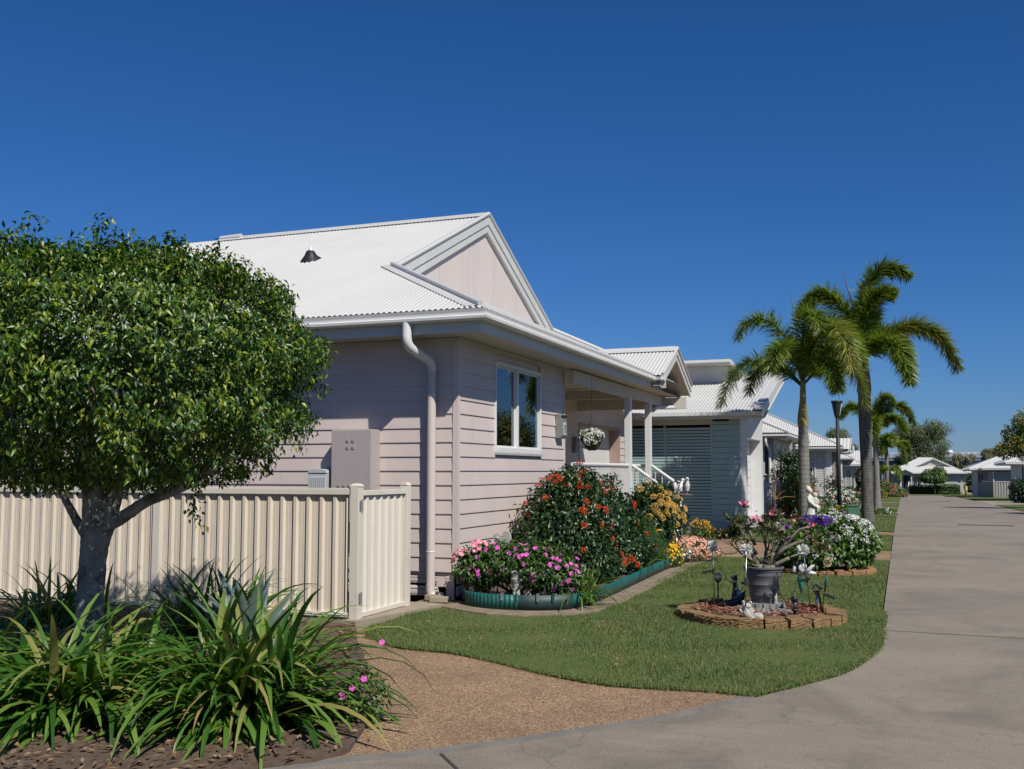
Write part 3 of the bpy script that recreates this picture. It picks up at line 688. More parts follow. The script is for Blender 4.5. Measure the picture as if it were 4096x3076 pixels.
w = MB(); w.box(XB-.048, XB-.02, 20.27, 20.33, PZ, 2.74); w.box(XB-.048, XB-.02, 21.27, 21.33, PZ, 2.74); w.box(XB-.048, XB-.02, 20.33, 21.27, 2.66, 2.74); w.box(XB-.048, XB-.02, 20.33, 21.27, 1.7, 1.78); w.build('door_frame', M['screen'], sd)
w = MB()
for i in range(5): w.box(XB-.30, XB-.26, 22.45, 26.1, .05+i*.535, .05+i*.535+.525)
gd = bevel(w.build('garage_door', M['door'], house), .01)
w = MB(); w.box(XB-.26, XB+.028, 26.06, 26.10, .02, 2.72); w.box(XB-.26, XB+.028, 22.45, 22.49, .02, 2.72); w.box(XB-.26, XB+.028, 22.49, 26.06, 2.66, 2.72); w.build('garage_jamb', M['brownjamb'], house)
w = MB(); w.extrude([(XB+.022, 2.35), (XB+.022, 2.02), (XB+.08, 2.02), (XB+.12, 2.28), (XB+.07, 2.37)], 21.95, 22.17, 'y'); wl = w.build('wall_light', paint('dull_alloy', (.35, .36, .36), .4, metal=.6), house)
w = MB(); w.obox((XB+.098, 22.06, 2.335), (.008, .19, .10), (0, R(-30), 0)); w.build('solar_panel', paint('blue_solar_cell', (.05, .12, .22), .15), wl)
# wing roof behind the porch
w = MB(); corr(w, (-6.32, 22.9, 3.50), (0, 1, 0), (-CS, 0, SN), 4.2, lambda s: 4.2-0*s, spw=4); w.build('wing_roof', M['roof'], house, True, fix=False)
eave(house, [(-6.37, 22.9), (-6.37, 27.05)], 3.245, fh=.22)
w = MB(); w.box(-6.9, -6.38, 22.8, 27.0, 3.262, 3.27); w.build('wing_soffit', M['soffit'], house)
# portico roof over the steps
XP, PY0, PY1, PYR = -4.33, 19.72, 22.70, 21.21; PE = 3.50; PR = PE+(PYR-PY0)*TP
w = MB()
corr(w, (XP, PY0-.04, PE-.018), (-1, 0, 0), up_l, 2.9, lambda s: (PYR-PY0+.04)/CS, spw=8); corr(w, (XP, PY1+.04, PE-.018), (-1, 0, 0), (0, -CS, SN), 2.9, lambda s: (PYR-PY0+.04)/CS, spw=6)
pr_ = w.build('portico_roof', M['roof'], house, True, fix=False)
w = MB(); w.tube([(XP-.02, PYR, PR+.015), (-7.0, PYR, PR+.015)], .03, 10)
for sgn in (1, -1): w.obox((-5.65, PYR-sgn*.12, PR-.03), (2.65, .22, .004), (sgn*R(24.5), 0, 0))
for ya in (PY0, PY1): w.tube([(XP+.005, ya, PE+.01), (XP+.005, PYR, PR+.01)], .028, 10)
w.build('ridge_cap', M['roof'], pr_)
w = MB(); gable_barge(w, XP, PY0, PY1, PYR, PE-.015, PR-.015, .12); gable_barge(w, XP-.02, PY0+.02, PY1-.02, PYR, PE-.12, PR-.12, .13, .03); w.build('portico_barge', M['trim'], house)
w = MB()
for ya, sg in ((PY0, 1), (PY1, -1)): w.add([(XP-.03, ya, PE-.22), (-6.8, ya, PE-.22), (-6.8, PYR, PR-.22), (XP-.03, PYR, PR-.22)], [(0, 1, 2, 3)])
w.extrude([(PY0+.1, 3.02), (PY1-.1, 3.02), (PY1-.05, PE-.18), (PYR, PR-.2), (PY0+.05, PE-.18)], -4.97, -4.915, 'x'); w.build('portico_lining', M['soffit'], house)
w = MB(); w.sweep([(o+.004, z+3.36) for o, z in GUT], [(XP-.02, PY1), (-6.4, PY1)]); w.sweep([(o+.004, z+3.36) for o, z in GUT], [(XF+.10, PY0+.08), (XP-.02, PY0+.08)]); w.build('portico_gutter', M['white'], house)
w = MB(); w.tube(pipe_elbow([(-4.62, PY1+.05, 3.36), (-4.62, PY1-.1, 3.02), (-4.93, PY1-.9, 2.98), (-4.93, PY1-1.2, 2.9)], .06), .045, 12); w.build('portico_downpipe', M['trim'], house)
M['dirtyconc'] = paint('soil_stained_concrete_strip', (.27, .21, .145), .95, .3, 6, bump=.5, bscale=50, dirt=(.15, .10, .065))
# ------------------------------------------------------------------ steel fence, gate and their footing
def rib_panel(mb, a, b, z0, z1, period=.163, depth=.028, mi=0, flip=1):
    a = Vector(a); b = Vector(b); d = b-a; L = d.length; d.normalize(); n = Vector((d.y, -d.x))*flip; s = 0; P = []
    prof = [(0, 0), (.030, 0), (.034, .003), (.038, 0), (.068, 0), (.072, .003), (.076, 0), (.096, 0), (.112, 1), (.146, 1), (.163, 0)]
    while s < L:
        for u, v in prof[:-1]:
            q = s+u*period/.163
            if q < L: P.append((q, v*depth if v in (0, 1) else v))
        s += period
    P.append((L, 0)); base = len(mb.v)
    for (q, v) in P:
        p = a+d*q+n*v; mb.v.append((p.x, p.y, z0)); mb.v.append((p.x, p.y, z1))
    for i in range(len(P)-1): mb.f.append((base+2*i, base+2*i+2, base+2*i+3, base+2*i+1)); mb.m.append(mi)
FY = 9.58
fence = empty('fence', (-5.4, FY, 0), 'cream ribbed steel fence behind the tree, with pale posts and a concrete plinth', 'fence')
for (xa, xb) in ((-7.88, -5.47), (-10.42, -7.98), (-12.9, -10.52), (-15.4, -13.0)):
    w = MB(); rib_panel(w, (xa, FY), (xb, FY), .12, 1.37); w.build('panel', M['fence'], fence, fix=False)
    w = MB(); w.box(xa-.02, xb+.02, FY-.045, FY+.025, 1.355, 1.415); w.box(xa-.02, xb+.02, FY-.036, FY+.018, 1.415, 1.425); bevel(w.build('top_rail', M['fencelight'], fence), .004)
    w = MB(); w.box(xa-.02, xb+.02, FY-.045, FY+.025, .085, .13); w.box(xa-.02, xb+.02, FY-.05, FY+.02, .105, .112); w.build('bottom_rail', M['fencelight'], fence)
for x in (-5.38, -7.93, -10.47, -12.95):
    w = MB(); w.box(x-.05, x+.05, FY-.055, FY+.055, -.05, 1.44); po = bevel(w.build('post', M['fencelight'], fence), .004)
    w = MB(); w.lathe([(.078, 0), (.078, .012), (.05, .03), (.02, .036)], (x, FY, 1.44), 4, cap=True)
    for i in range(len(w.v)):
        dx, dy = w.v[i][0]-x, w.v[i][1]-FY; c, s_ = math.cos(R(45)), math.sin(R(45)); w.v[i] = (x+dx*c-dy*s_, FY+dx*s_+dy*c, w.v[i][2])
    w.build('post_cap', M['fencelight'], po)
w = MB(); w.box(-15.4, -5.44, FY-.03, FY+.04, -.12, .083); w.build('plinth', M['conc'], fence)
gate = empty('gate', (-5.38, 10.1, 0), 'cream steel gate at the fence corner, standing open towards the house wall', 'gate')
w = MB(); rib_panel(w, (-5.385, 9.665), (-5.385, 10.66), .10, 1.36, .16, .022, flip=1); w.build('panel', M['fencelight'], gate, fix=False)
w = MB(); w.box(-5.415, -5.345, 9.665, 10.66, 1.345, 1.40); bevel(w.build('rail', M['fencelight'], gate), .004)
w = MB(); w.box(-5.415, -5.345, 9.665, 10.66, .075, .125); bevel(w.build('rail', M['fencelight'], gate), .004)
w = MB(); w.box(-5.43, -5.33, 10.665, 10.76, .0, 1.44); w.extrude([(-5.435, 1.441), (-5.325, 1.441), (-5.35, 1.475), (-5.41, 1.475)], 10.66, 10.765, 'y'); bevel(w.build('post', M['fencelight'], gate), .004)
for z in (.22, 1.18):
    w = MB()
    for dx in (-.02, .022): w.box(-5.33+.001, -5.323, 9.58+dx-.002, 9.58+dx+.018, z, z+.12); 
    w.tube([(-5.322, 9.60, z-.01), (-5.322, 9.60, z+.13)], .007, 8)
    for k in range(3): w.box(-5.326, -5.318, 9.545, 9.575, z+.02+k*.035, z+.04+k*.035)
    w.build('hinge', M['galv'], gate)
sheet('concrete_strip', [(-5.46, 9.42), (-5.28, 9.40), (-5.14, 10.2), (-5.02, 11.02), (-5.46, 11.05)], .07, M['conc'], .12)
sheet('concrete_strip', [(-5.5, 11.05), (-5.0, 10.95), (-4.6, 10.72), (-4.3, 10.58), (-3.9, 10.59), (-3.45, 10.83), (-3.24, 11.25), (-3.18, 12), (-3.22, 14.8), (-3.30, 17.2), (-3.26, 18.3), (-3.40, 19.05), (-3.72, 18.9), (-3.6, 17.2), (-3.55, 14.8), (-3.53, 12.2), (-3.62, 11.5), (-3.9, 11.2), (-4.4, 11.1), (-4.8, 11.5), (-5.5, 11.6)], .045, M['dirtyconc'], .1)
sheet('soil', [(-5.04, 11.6), (-4.80, 11.24), (-4.42, 11.02), (-4.1, 11.0), (-3.75, 11.12), (-3.57, 11.4), (-3.50, 11.8), (-3.52, 14.8), (-3.58, 17.2), (-3.56, 18.3), (-3.7, 18.95), (-4.9, 19.3), (-5.05, 15.7), (-5.05, 11.55)], .12, M['soil'], .1)
# ================================================================== the other houses
def hip_roof(name, root, x0, x1, y0, y1, z, pitch, mat_=None, pt=.12, amp=.012, spw=4):
    """four-sloped corrugated roof; ridge runs along the longer side"""
    m = math.tan(R(pitch)); c = math.cos(R(pitch)); s_ = math.sin(R(pitch)); W, D = x1-x0, y1-y0; h = min(W, D)/2; mb = MB()
    tl = lambda L: (lambda s: min(s, L-s, h)/c)
    kw = dict(pitch=pt, amp=amp, spw=spw)
    corr(mb, (x0, y0, z), (1, 0, 0), (0, c, s_), W, tl(W), **kw); corr(mb, (x0, y1, z), (1, 0, 0), (0, -c, s_), W, tl(W), **kw)
    corr(mb, (x1, y0, z), (0, 1, 0), (-c, 0, s_), D, tl(D), **kw); corr(mb, (x0, y0, z), (0, 1, 0), (c, 0, s_), D, tl(D), **kw)
    o = mb.build(name, mat_ or M['roof'], root, True, fix=False)
    cap = MB(); r0, r1 = ((x0+h, (y0+y1)/2), (x1-h, (y0+y1)/2)) if W > D else (((x0+x1)/2, y0+h), ((x0+x1)/2, y1-h)); zr = z+h*m+.015
    A = Vector((*r0, zr)); B = Vector((*r1, zr)); cap.tube([A, B], .05, 6)
    ends = [(A, (x0, y0)), (A, (x0, y1)), (B, (x1, y0)), (B, (x1, y1))] if W > D else [(A, (x0, y0)), (A, (x1, y0)), (B, (x0, y1)), (B, (x1, y1))]
    for P, e in ends: cap.tube([(e[0], e[1], z+.02), P], .05, 6)
    cap.build('ridge_cap', mat_ or M['roof'], o); return o
def eave_ring(root, x0, x1, y0, y1, zf, fh=.18, wallin=.5):
    path = [(x0, y0), (x1, y0), (x1, y1), (x0, y1), (x0, y0)]
    MB().sweep([(-.02, zf), (0, zf), (0, zf+fh), (-.02, zf+fh)], path).build('fascia', M['trim'], root)
    MB().sweep([(.003, zf+fh-.11), (.08, zf+fh-.11), (.115, zf+fh-.08), (.115, zf+fh), (.10, zf+fh), (.10, zf+fh-.07), (.003, zf+fh-.095)], path).build('gutter', M['white'], root)
    w = MB(); w.box(x0+.03, x1-.03, y0+.03, y1-.03, zf+.02, zf+.03); w.build('soffit', M['soffit'], root)
def box_walls(root, x0, x1, y0, y1, z0, z1, mat_, exp=.16, plinth=None, lap=True, name='wall'):
    w = MB()
    if lap: boards(w, (x0, y0), (x1, y0), z0, z1, exp, .016, .004); boards(w, (x1, y0), (x1, y1), z0, z1, exp, .016, .004)
    w.box(x0, x1-.021, y0+.021, y1, z0, z1); o = w.build(name, mat_, root)
    if plinth: w = MB(); w.box(x0+.01, x1+.0, y0-.0, y1, z0-.8, z0-.002); w.build('plinth', plinth, root)
    return o
def window_part(root, c, wd, ht, face, mat_=None, frame=.05, mull=True):
    """window on a wall facing '-y' or '+x'; c is the centre on the wall plane"""
    w = MB(); x, y, z = c; f = frame
    def bx(u0, u1, v0, v1, d0, d1):
        if face == '-y': w.box(x+u0, x+u1, y-d1, y-d0, z+v0, z+v1)
        else: w.box(x+d0, x+d1, y+u0, y+u1, z+v0, z+v1)
    a, b = wd/2, ht/2
    bx(-a, -a+f, -b, b, 0, .05); bx(a-f, a, -b, b, 0, .05); bx(-a+f, a-f, b-f, b, 0, .05); bx(-a+f, a-f, -b, -b+f, 0, .05)
    if mull: bx(-f/2, f/2, -b+f, b-f, 0, .045)
    o = w.build('window', mat_ or M['white'], root); w = MB(); bx(-a+f, a-f, -b+f, b-f, .022, .03); w.build('pane', M['paneopaque'], o); return o
M['paneopaque'] = paint('dark_window_pane', (.04, .05, .06), .06, .2, 3, spec=.9)
M['whitewall'] = paint('white_weatherboard', (.72, .715, .695), .5, .05, 1.5, dirt=(.52, .5, .46), streak=True)
M['creamwall'] = paint('cream_grey_weatherboard', (.58, .565, .52), .5, .05, 1.5, dirt=(.44, .42, .38), streak=True)
M['shade'] = paint('grey_fibre_cement', (.46, .45, .43), .7, .08, 1.5)  # mid grey for walls and posts, also painted shade behind louvres
# ------------------------------------------------------------------ second house: teal slatted side, white garage front
XH, YH = -4.0, 27.75
h2 = empty('house', (XH, YH, 0), 'house with grey teal slatted side wall and white garage front, second along the street', 'house')
w = MB(); w.box(-12, XH-.005, YH+.004, 32.4, -.05, .27); w.build('plinth', M['tealbase'], h2)
w = MB(); boards(w, (-4.74, YH), (XH-.0, YH), .275, 2.96, .152, .016, .006, gap=.014); w.build('side_wall', M['teal'], h2)
w = MB(); w.box(-4.74, XH-.022, YH+.021, YH+.06, .275, 3.0); w.build('lap_shade_backing', M['dark'], h2)  # black sheet paints the shadow line under each board lap
w = MB(); slat_lines(w, (-9.5, YH-.004), (-4.80, YH-.004), .36, 2.84, .0842, .03, .019); w.build('slat_screen', M['teal'], h2)
w = MB()
for x in (-4.77, -6.05, -7.35, -8.65): w.box(x-.035, x+.035, YH+.027, YH+.05, .30, 2.85)
w.box(-4.80, -4.745, YH-.012, YH+.02, .28, 2.86); w.box(-9.5, -4.80, YH-.006, YH+.02, .285, .352); w.build('screen_frame', M['teal'], h2)
w = MB(); w.box(-9.5, -4.75, YH+.25, YH+.28, .2, 3.0); w.box(-9.53, -9.5, YH+.05, YH+.28, .2, 3.); w.build('dark_void', M['dark'], h2)  # black box added behind the slats as painted shade in their gaps
w = MB(); w.box(-12, -4.745, YH-.016, YH+.04, 2.862, 3.05); w.build('frieze', M['soffit'], h2)
w = MB(); w.box(-5.72, -5.68, YH-.035, YH-.005, 1.72, 2.0); w.box(-5.76, -5.68, YH-.045, YH-.03, 1.96, 2.02); w.build('wall_bracket', M['white'], h2)
# white front with the garage opening (28.9 to 31.9)
w = MB()
for (a, b, z0, z1) in ((YH+.02, 28.9, .02, 3.0), (31.9, 32.35, .02, 3.1), (28.9, 31.9, 2.575, 3.1)): boards(w, (XH, a), (XH, b), z0, z1, .6, .006, .004); w.box(XH-.3, XH-.022, a, b, z0, z1)
w.extrude([(YH+.05, 3.0), (32.35, 3.1), (32.35, 4.35), (YH+.05, 3.12)], XH-.3, XH-.01, 'x'); w.build('front_wall', M['whitewall'], h2)
w = MB(); w.box(XH-.03, XH+.016, YH-.014, YH+.012, .02, 3.0); w.build('corner_trim', M['whitewall'], h2)
w = MB()
for i in range(11): w.box(XH-.36, XH-.315, 28.88, 31.92, .03+i*.232, .03+i*.232+.222)
w.build('garage_door', M['white'], h2); w = MB(); w.box(XH-.40, XH-.37, 28.88, 31.92, .02, 2.57); w.build('door_backing', M['dark'], h2)  # black sheet added behind the panels to darken their gaps
w = MB(); w.extrude([(28.90, .02), (28.905, .02), (28.905, 2.57), (28.90, 2.57)], XH-.31, XH+.008, 'x'); w.box(XH-.31, XH+.012, 31.86, 31.905, .02, 2.57); w.box(XH-.31, XH+.012, 28.9, 31.86, 2.53, 2.58); w.build('garage_frame', M['white'], h2)
w = MB(); w.box(-12, -11.9, YH+.1, 40, 0, 4.6); w.box(-11.9, XH-.31, 32.28, 32.34, 0, 4.3); w.box(-11.9, -5.2, 39.9, 40, 0, 4.4); w.build('rear_wall', M['whitewall'], h2)
SL = .268; c2 = 1/math.sqrt(1+SL*SL); s2 = SL*c2; XR2 = -3.37; YE2_ = 27.22; ZE2 = 3.165
w = MB(); corr(w, (XR2-.03, YE2_, ZE2), (-1, 0, 0), (0, c2, s2), 8.6, lambda s: (33.0-YE2_)/c2 if s < 1.2 else (31.62-YE2_)/c2, pitch=.095, amp=.011, spw=6); r2 = w.build('roof', M['roof'], h2, True, fix=False)
w = MB(); w.extrude([(YE2_-.06, ZE2-.02), (YE2_-.06, ZE2+.05), (33.05, ZE2+.05+SL*(33.05-YE2_+.06)), (33.05, ZE2-.18+SL*(33.05-YE2_+.06)), (YE2_-.06, ZE2-.20)], XR2, XR2+.025, 'x'); w.extrude([(YE2_-.06, ZE2+.035), (YE2_-.06, ZE2+.055), (33.05, ZE2+.055+SL*(33.05-YE2_+.06)), (33.05, ZE2+.035+SL*(33.05-YE2_+.06))], XR2-.22, XR2+.03, 'x'); w.build('barge', M['roof'], r2)
MB().sweep([(-.02, 2.985), (0, 2.985), (0, 3.12), (-.02, 3.12)], [(-12, YE2_+.02), (XR2, YE2_+.02)]).build('fascia', M['trim'], h2)
MB().sweep([(.003, 3.055), (.09, 3.055), (.115, 3.075), (.115, 3.165), (.10, 3.165), (.10, 3.09), (.003, 3.07)], [(-12, YE2_+.02), (XR2+.0, YE2_+.02)]).build('gutter', M['white'], h2)
w = MB(); w.box(-12, XR2-.01, YE2_+.04, YH+.1, 3.005, 3.012); w.box(XH-.2, XR2, YH+.1, 33.0, 3.02, 3.03)
w.v = [(x, y, z if y < YH+.05 or x < XH-.25 or z < 3.015 else z+SL*(y-YH-.1)) for (x, y, z) in w.v]; w.build('soffit', M['soffit'], h2)
# raised clerestory
w = MB(); w.box(-12, -4.9, 31.55, 31.65, 4.2, 4.85); w.build('clerestory_wall', M['whitewall'], h2)
w = MB(); w.box(-12, -4.75, 30.95, 31.5, 4.83, 4.842); w.build('clerestory_soffit', M['soffit'], h2)
MB().sweep([(0, 4.82), (.03, 4.82), (.03, 4.95), (0, 4.95)], [(-12, 30.95), (-4.72, 30.95)]).build('clerestory_fascia', M['trim'], h2)
MB().sweep([(.032, 4.86), (.12, 4.86), (.14, 4.88), (.14, 4.955), (.032, 4.955)], [(-12, 30.95), (-4.72, 30.95)]).build('clerestory_gutter', M['white'], h2)
w = MB(); corr(w, (-4.7, 30.88, 4.965), (-1, 0, 0), (0, math.cos(R(5)), -math.sin(R(5))), 7.3, lambda s: 4.2, pitch=.19, amp=.012, spw=6); w.build('clerestory_roof', M['roof'], h2, True, fix=False)
w = MB(); w.extrude([(30.9, 4.80), (35, 4.60), (35, 4.62), (30.9, 4.95)], -4.72, -4.69, 'x'); w.build('clerestory_barge', M['trim'], h2)
# ------------------------------------------------------------------ third house
g3 = gz(44)
h3 = empty('house', (-5.0, 44.5, g3), 'white house with hip roof half hidden behind the flowering shrubs, third along the street', 'house')
box_walls(h3, -14, -5.05, 44.5, 54, g3+.3, 2.98, M['greyhouse'], .17, M['conc'])
hip_roof('roof', h3, -14.6, -4.38, 43.85, 54.6, 3.22, 23, pt=.12, amp=.014); eave_ring(h3, -14.5, -4.45, 43.93, 54.5, 2.98)
w = MB(); w.box(-5.02, -4.98, 47, 50, .1, 2.6); w.build('garage_door', M['door'], h3)
window_part(h3, (-5.035, 45.7, 2.1), 1.0, 1.3, '+x'); window_part(h3, (-5.3, 44.48, 2.1), .35, 1.3, '-y', mull=False)
w = MB(); w.lathe([(.06, 0), (.06, .75), (.085, .77), (.085, .82)], (-5.55, 45.2, 3.6), 8); w.build('vent_pipe', M['pvcw'], h3)
w = MB(); w.tube(pipe_elbow([(-5.3, 43.9, 3.0), (-5.3, 43.9, 2.75), (-5.2, 44.38, 2.55), (-5.2, 44.38, .2)], .08), .055, 8); w.build('downpipe', M['white'], h3)
for yy in (46.5, 51.5): w = MB(); w.box(-4.6, -4.48, yy, yy+.12, g3+.2, 3.0); w.build('porch_post', M['shade'], h3)
# ------------------------------------------------------------------ fourth house: louvred white side
g4 = gz(60)
h4 = empty('house', (-3.95, 60.5, g4), 'white house with tall louvred side panels and long hip roof, fourth along the street', 'house')
box_walls(h4, -13, -3.72, 60.5, 70, g4+.55, 2.76, M['whitewall'], .17, M['tealbase'])
hip_roof('roof', h4, -14, -3.08, 59.85, 71, 3.02, 25, pt=.13, amp=.016, spw=5); eave_ring(h4, -13.9, -3.14, 59.92, 70.9, 2.72, .24)
for x0, x1 in ((-5.30, -4.72), (-4.62, -4.02)):
    w = MB(); slat_lines(w, (x0+.07, 60.46), (x1-.07, 60.46), .26, 2.58, .105, .02, .034); lo_ = w.build('louvre_panel', M['whitewall'], h4)
    w = MB(); w.box(x0, x0+.06, 60.42, 60.478, .2, 2.66); w.box(x1-.06, x1, 60.42, 60.478, .2, 2.66); w.box(x0+.06, x1-.06, 60.42, 60.478, 2.59, 2.66); w.box(x0+.06, x1-.06, 60.42, 60.478, .2, .255); w.build('louvre_frame', M['white'], lo_); w = MB(); w.box(x0+.06, x1-.06, 60.472, 60.478, .255, 2.59); w.build('louvre_shade_sheet', M['shade'], lo_)  # grey sheet stands in for the shade seen through the louvres
w = MB(); w.box(-3.99, -3.74, 60.40, 60.50, .2, 2.72); w.build('corner_post', M['white'], h4)
w = MB(); w.box(-3.70, -3.45, 61.0, 61.1, .1, 2.7); w.build('brick_pier', paint('mottled_brick', (.34, .31, .30), .8, .5, 9, bump=.4, bscale=20), h4)
w = MB(); w.box(-3.40, -3.30, 60.9, 61.0, -.3, 2.7); w.build('porch_post', M['white'], h4)
w = MB(); corr(w, (-2.74, 62.3, 2.9), (-1, 0, 0), (0, math.cos(R(24)), math.sin(R(24))), 2.6, lambda s: 1.65, pitch=.19, amp=.018, spw=6); corr(w, (-2.74, 65.3, 2.9), (-1, 0, 0), (0, -math.cos(R(24)), math.sin(R(24))), 2.6, lambda s: 1.65, pitch=.19, amp=.018); w.build('portico_roof', M['roof'], h4, True, fix=False)
w = MB(); gable_barge(w, -2.73, 62.25, 65.35, 63.8, 2.9, 3.6, .2, .04); w.extrude([(62.3, 2.75), (65.3, 2.75), (63.8, 3.5)], -2.95, -2.9, 'x'); w.box(-5, -2.76, 62.3, 65.3, 2.68, 2.74); w.build('portico_barge', M['trim'], h4)
for zt, zb in ((1.25, .55), (.25, -.3)):
    pass
w = MB(); w.tube([(-3.3, 60.9, .62), (-2.75, 60.9, .22), (-2.72, 60.9, -.42)], .045, 6); w.tube([(-3.3, 60.9, -.1), (-2.72, 60.9, -.40)], .04, 6)
for k in range(5): w.box(-3.2+k*.1, -3.18+k*.1, 60.88, 60.92, -.15-k*.05, .56-k*.07)
w.build('stair_rail', M['white'], h4)
# ------------------------------------------------------------------ fifth house: lattice door
g5 = gz(108)
h5 = empty('house', (-4.1, 108, g5), 'cream house with a lattice screen door and stepped roofs, behind the palm trunks', 'house')
box_walls(h5, -14, -4.1, 108, 118, g5, 2.02, M['creamwall'], .2)
hip_roof('roof', h5, -14.5, -3.42, 107.3, 119, 2.30, 25, pt=.22, amp=.022); eave_ring(h5, -14.4, -3.5, 107.38, 118.9, 2.02, .24)
hip_roof('porch_roof', h5, -9, -4.45, 106.2, 109, 2.93, 22, pt=.22, amp=.02); eave_ring(h5, -8.95, -4.5, 106.25, 108.9, 2.68, .22)
w = MB(); corr(w, (-3.42, 108.2, 2.34), (-1, 0, 0), (0, math.cos(R(25)), math.sin(R(25))), 4, lambda s: 3.3, pitch=.22, amp=.02); w.build('upper_roof', M['roof'], h5, True, fix=False)
w = MB(); w.box(-4.95, -4.55, 112, 112.5, 3.4, 4.25); w.build('chimney', M['white'], h5)
w = MB(); w.box(-5.24, -4.76, 107.96, 107.985, g5+.05, 1.75); ld_ = w.build('lattice_door', M['dark'], h5)
w = MB(); w.box(-5.32, -5.24, 107.93, 107.985, g5+.02, 1.83); w.box(-4.76, -4.68, 107.93, 107.985, g5+.02, 1.83); w.box(-5.24, -4.76, 107.93, 107.985, 1.75, 1.83); w.box(-5.24, -4.76, 107.93, 107.985, g5+.5, g5+.56); w.build('door_frame', M['white'], ld_)
w = MB()
for i in range(-8, 22):
    for sg in (1, -1):
        z0_ = g5+.56+i*.13; pts = []
        for t in (0, 1):
            pts.append((-5.24+.48*t, z0_+(.48*t if sg > 0 else .48*(1-t))))
        (xa, za), (xb, zb) = pts; lo2, hi2 = g5+.56, 1.75
        def clip(xa, za, xb, zb):
            if max(za, zb) <= lo2 or min(za, zb) >= hi2: return None
            def at(z): return xa+(xb-xa)*(z-za)/(zb-za)
            P = [(xa, za), (xb, zb)]; Q = []
            for (x, z) in P: zz = min(max(z, lo2), hi2); Q.append((at(zz), zz))
            return Q
        q = clip(xa, za, xb, zb)
        if q: w.tube([(q[0][0], 107.95, q[0][1]), (q[1][0], 107.95, q[1][1])], .014, 4)
w.build('lattice', M['white'], ld_)
w = MB(); w.box(-4.26, -4.16, 107.6, 107.7, g5, 2.0); w.build('downpipe', M['white'], h5)
w = MB(); w.box(-5.62, -5.5, 106.4, 106.5, g5, 2.7); w.build('porch_post', M['white'], h5)
# ------------------------------------------------------------------ house across the end of the road
gE = gz(150)
hE = empty('house', (3.2, 150.6, gE), 'wide white roofed house with a front gable, across the far end of the road', 'house')
box_walls(hE, -1.2, 7.5, 150.6, 159, gE+.35, 1.33, M['creamwall'], .2, M['conc'])
hip_roof('roof', hE, -1.85, 8.15, 149.9, 158.3, 1.42, 26.5, pt=.3, amp=.015); eave_ring(hE, -1.75, 8.05, 150.0, 158.2, 1.18, .22)
hip_roof('side_roof', hE, 7.0, 12.5, 152.5, 160.0, 1.50, 24, pt=.3, amp=.012); eave_ring(hE, 7.1, 12.4, 152.6, 159.9, 1.27, .2); box_walls(hE, 7.6, 12.1, 153.2, 159.5, gE, 1.3, M['shade'], .2, lap=False, name='side_wall')
w = MB(); w.extrude([(1.75, 2.25), (6.3, 2.25), (4.03, 3.32)], 151.75, 151.85, 'y'); w.build('gable_panel', M['gablepink'], hE)
w = MB()
for x in (2.6, 3.3, 4.03, 4.75, 5.4): w.box(x-.02, x+.02, 151.72, 151.75, 2.25, 3.3-abs(x-4.03)*.48)
w.build('gable_batten', M['trim'], hE)
w = MB(); w.add([(1.55, 151.5, 2.24), (4.03, 151.5, 3.42), (4.03, 154.3, 3.42), (1.55, 154.3, 2.24)], [(0, 1, 2, 3)]); w.add([(6.5, 151.5, 2.24), (4.03, 151.5, 3.42), (4.03, 154.3, 3.42), (6.5, 154.3, 2.24)], [(0, 1, 2, 3)]); w.extrude([(1.55, 2.1), (1.55, 2.24), (4.03, 3.42), (6.5, 2.24), (6.5, 2.1), (4.03, 3.27)], 151.46, 151.5, 'y'); w.build('gable_roof', M['roof'], hE)
w = MB(); w.extrude([(-.5, 1.36), (1.32, 1.36), (.41, 1.80)], 149.72, 149.78, 'y'); w.build('portico_gable', M['gablepink'], hE)
w = MB(); w.add([(-.68, 149.5, 1.36), (.41, 149.5, 1.92), (.41, 152, 1.92), (-.68, 152, 1.36)], [(0, 1, 2, 3)]); w.add([(1.5, 149.5, 1.36), (.41, 149.5, 1.92), (.41, 152, 1.92), (1.5, 152, 1.36)], [(0, 1, 2, 3)]); w.extrude([(-.68, 1.28), (-.68, 1.37), (.41, 1.93), (1.5, 1.37), (1.5, 1.28), (.41, 1.83)], 149.46, 149.5, 'y'); w.build('portico_roof', M['roof'], hE)
for x in (-.2, 1.18): w = MB(); w.box(x-.06, x+.06, 149.72, 149.84, gE+.3, 1.35); w.build('porch_post', M['white'], hE)
w = MB(); w.box(.15, .95, 150.52, 150.58, gE+.4, 1.05); w.build('door', M['dark'], hE)
window_part(hE, (1.9, 150.57, .35), 1.1, 1.2, '-y'); 
w = MB(); slat_lines(w, (5.1, 150.52), (6.95, 150.52), -.05, .55, .1, .03, .03); w.build('window_shutter', M['white'], hE)
w = MB(); w.box(-1.15, -.25, 150.5, 150.58, gE+.05, 1.15); w.build('garage_door', paint('blue_grey_door', (.30, .31, .33), .6, .05), hE)
railing('railing', hE, (1.2, 149.75, gE+.3), (4.6, 149.75, gE+.3), 0, .95, bal=.16)
for x in (-.15, .85):
    w = MB(); w.tube([(x, 149.6, .25), (x-.12, 148.4, -.35), (x-.12, 148.4, gE)], .05, 6); w.tube([(x, 149.6, .25), (x, 149.6, gE)], .04, 6); w.build('stair_rail', M['white'], hE)
w = MB(); w.box(-.25, 4.7, 149.6, 150.58, gE-.1, gE+.3); w.build('porch_floor', M['conc'], hE)
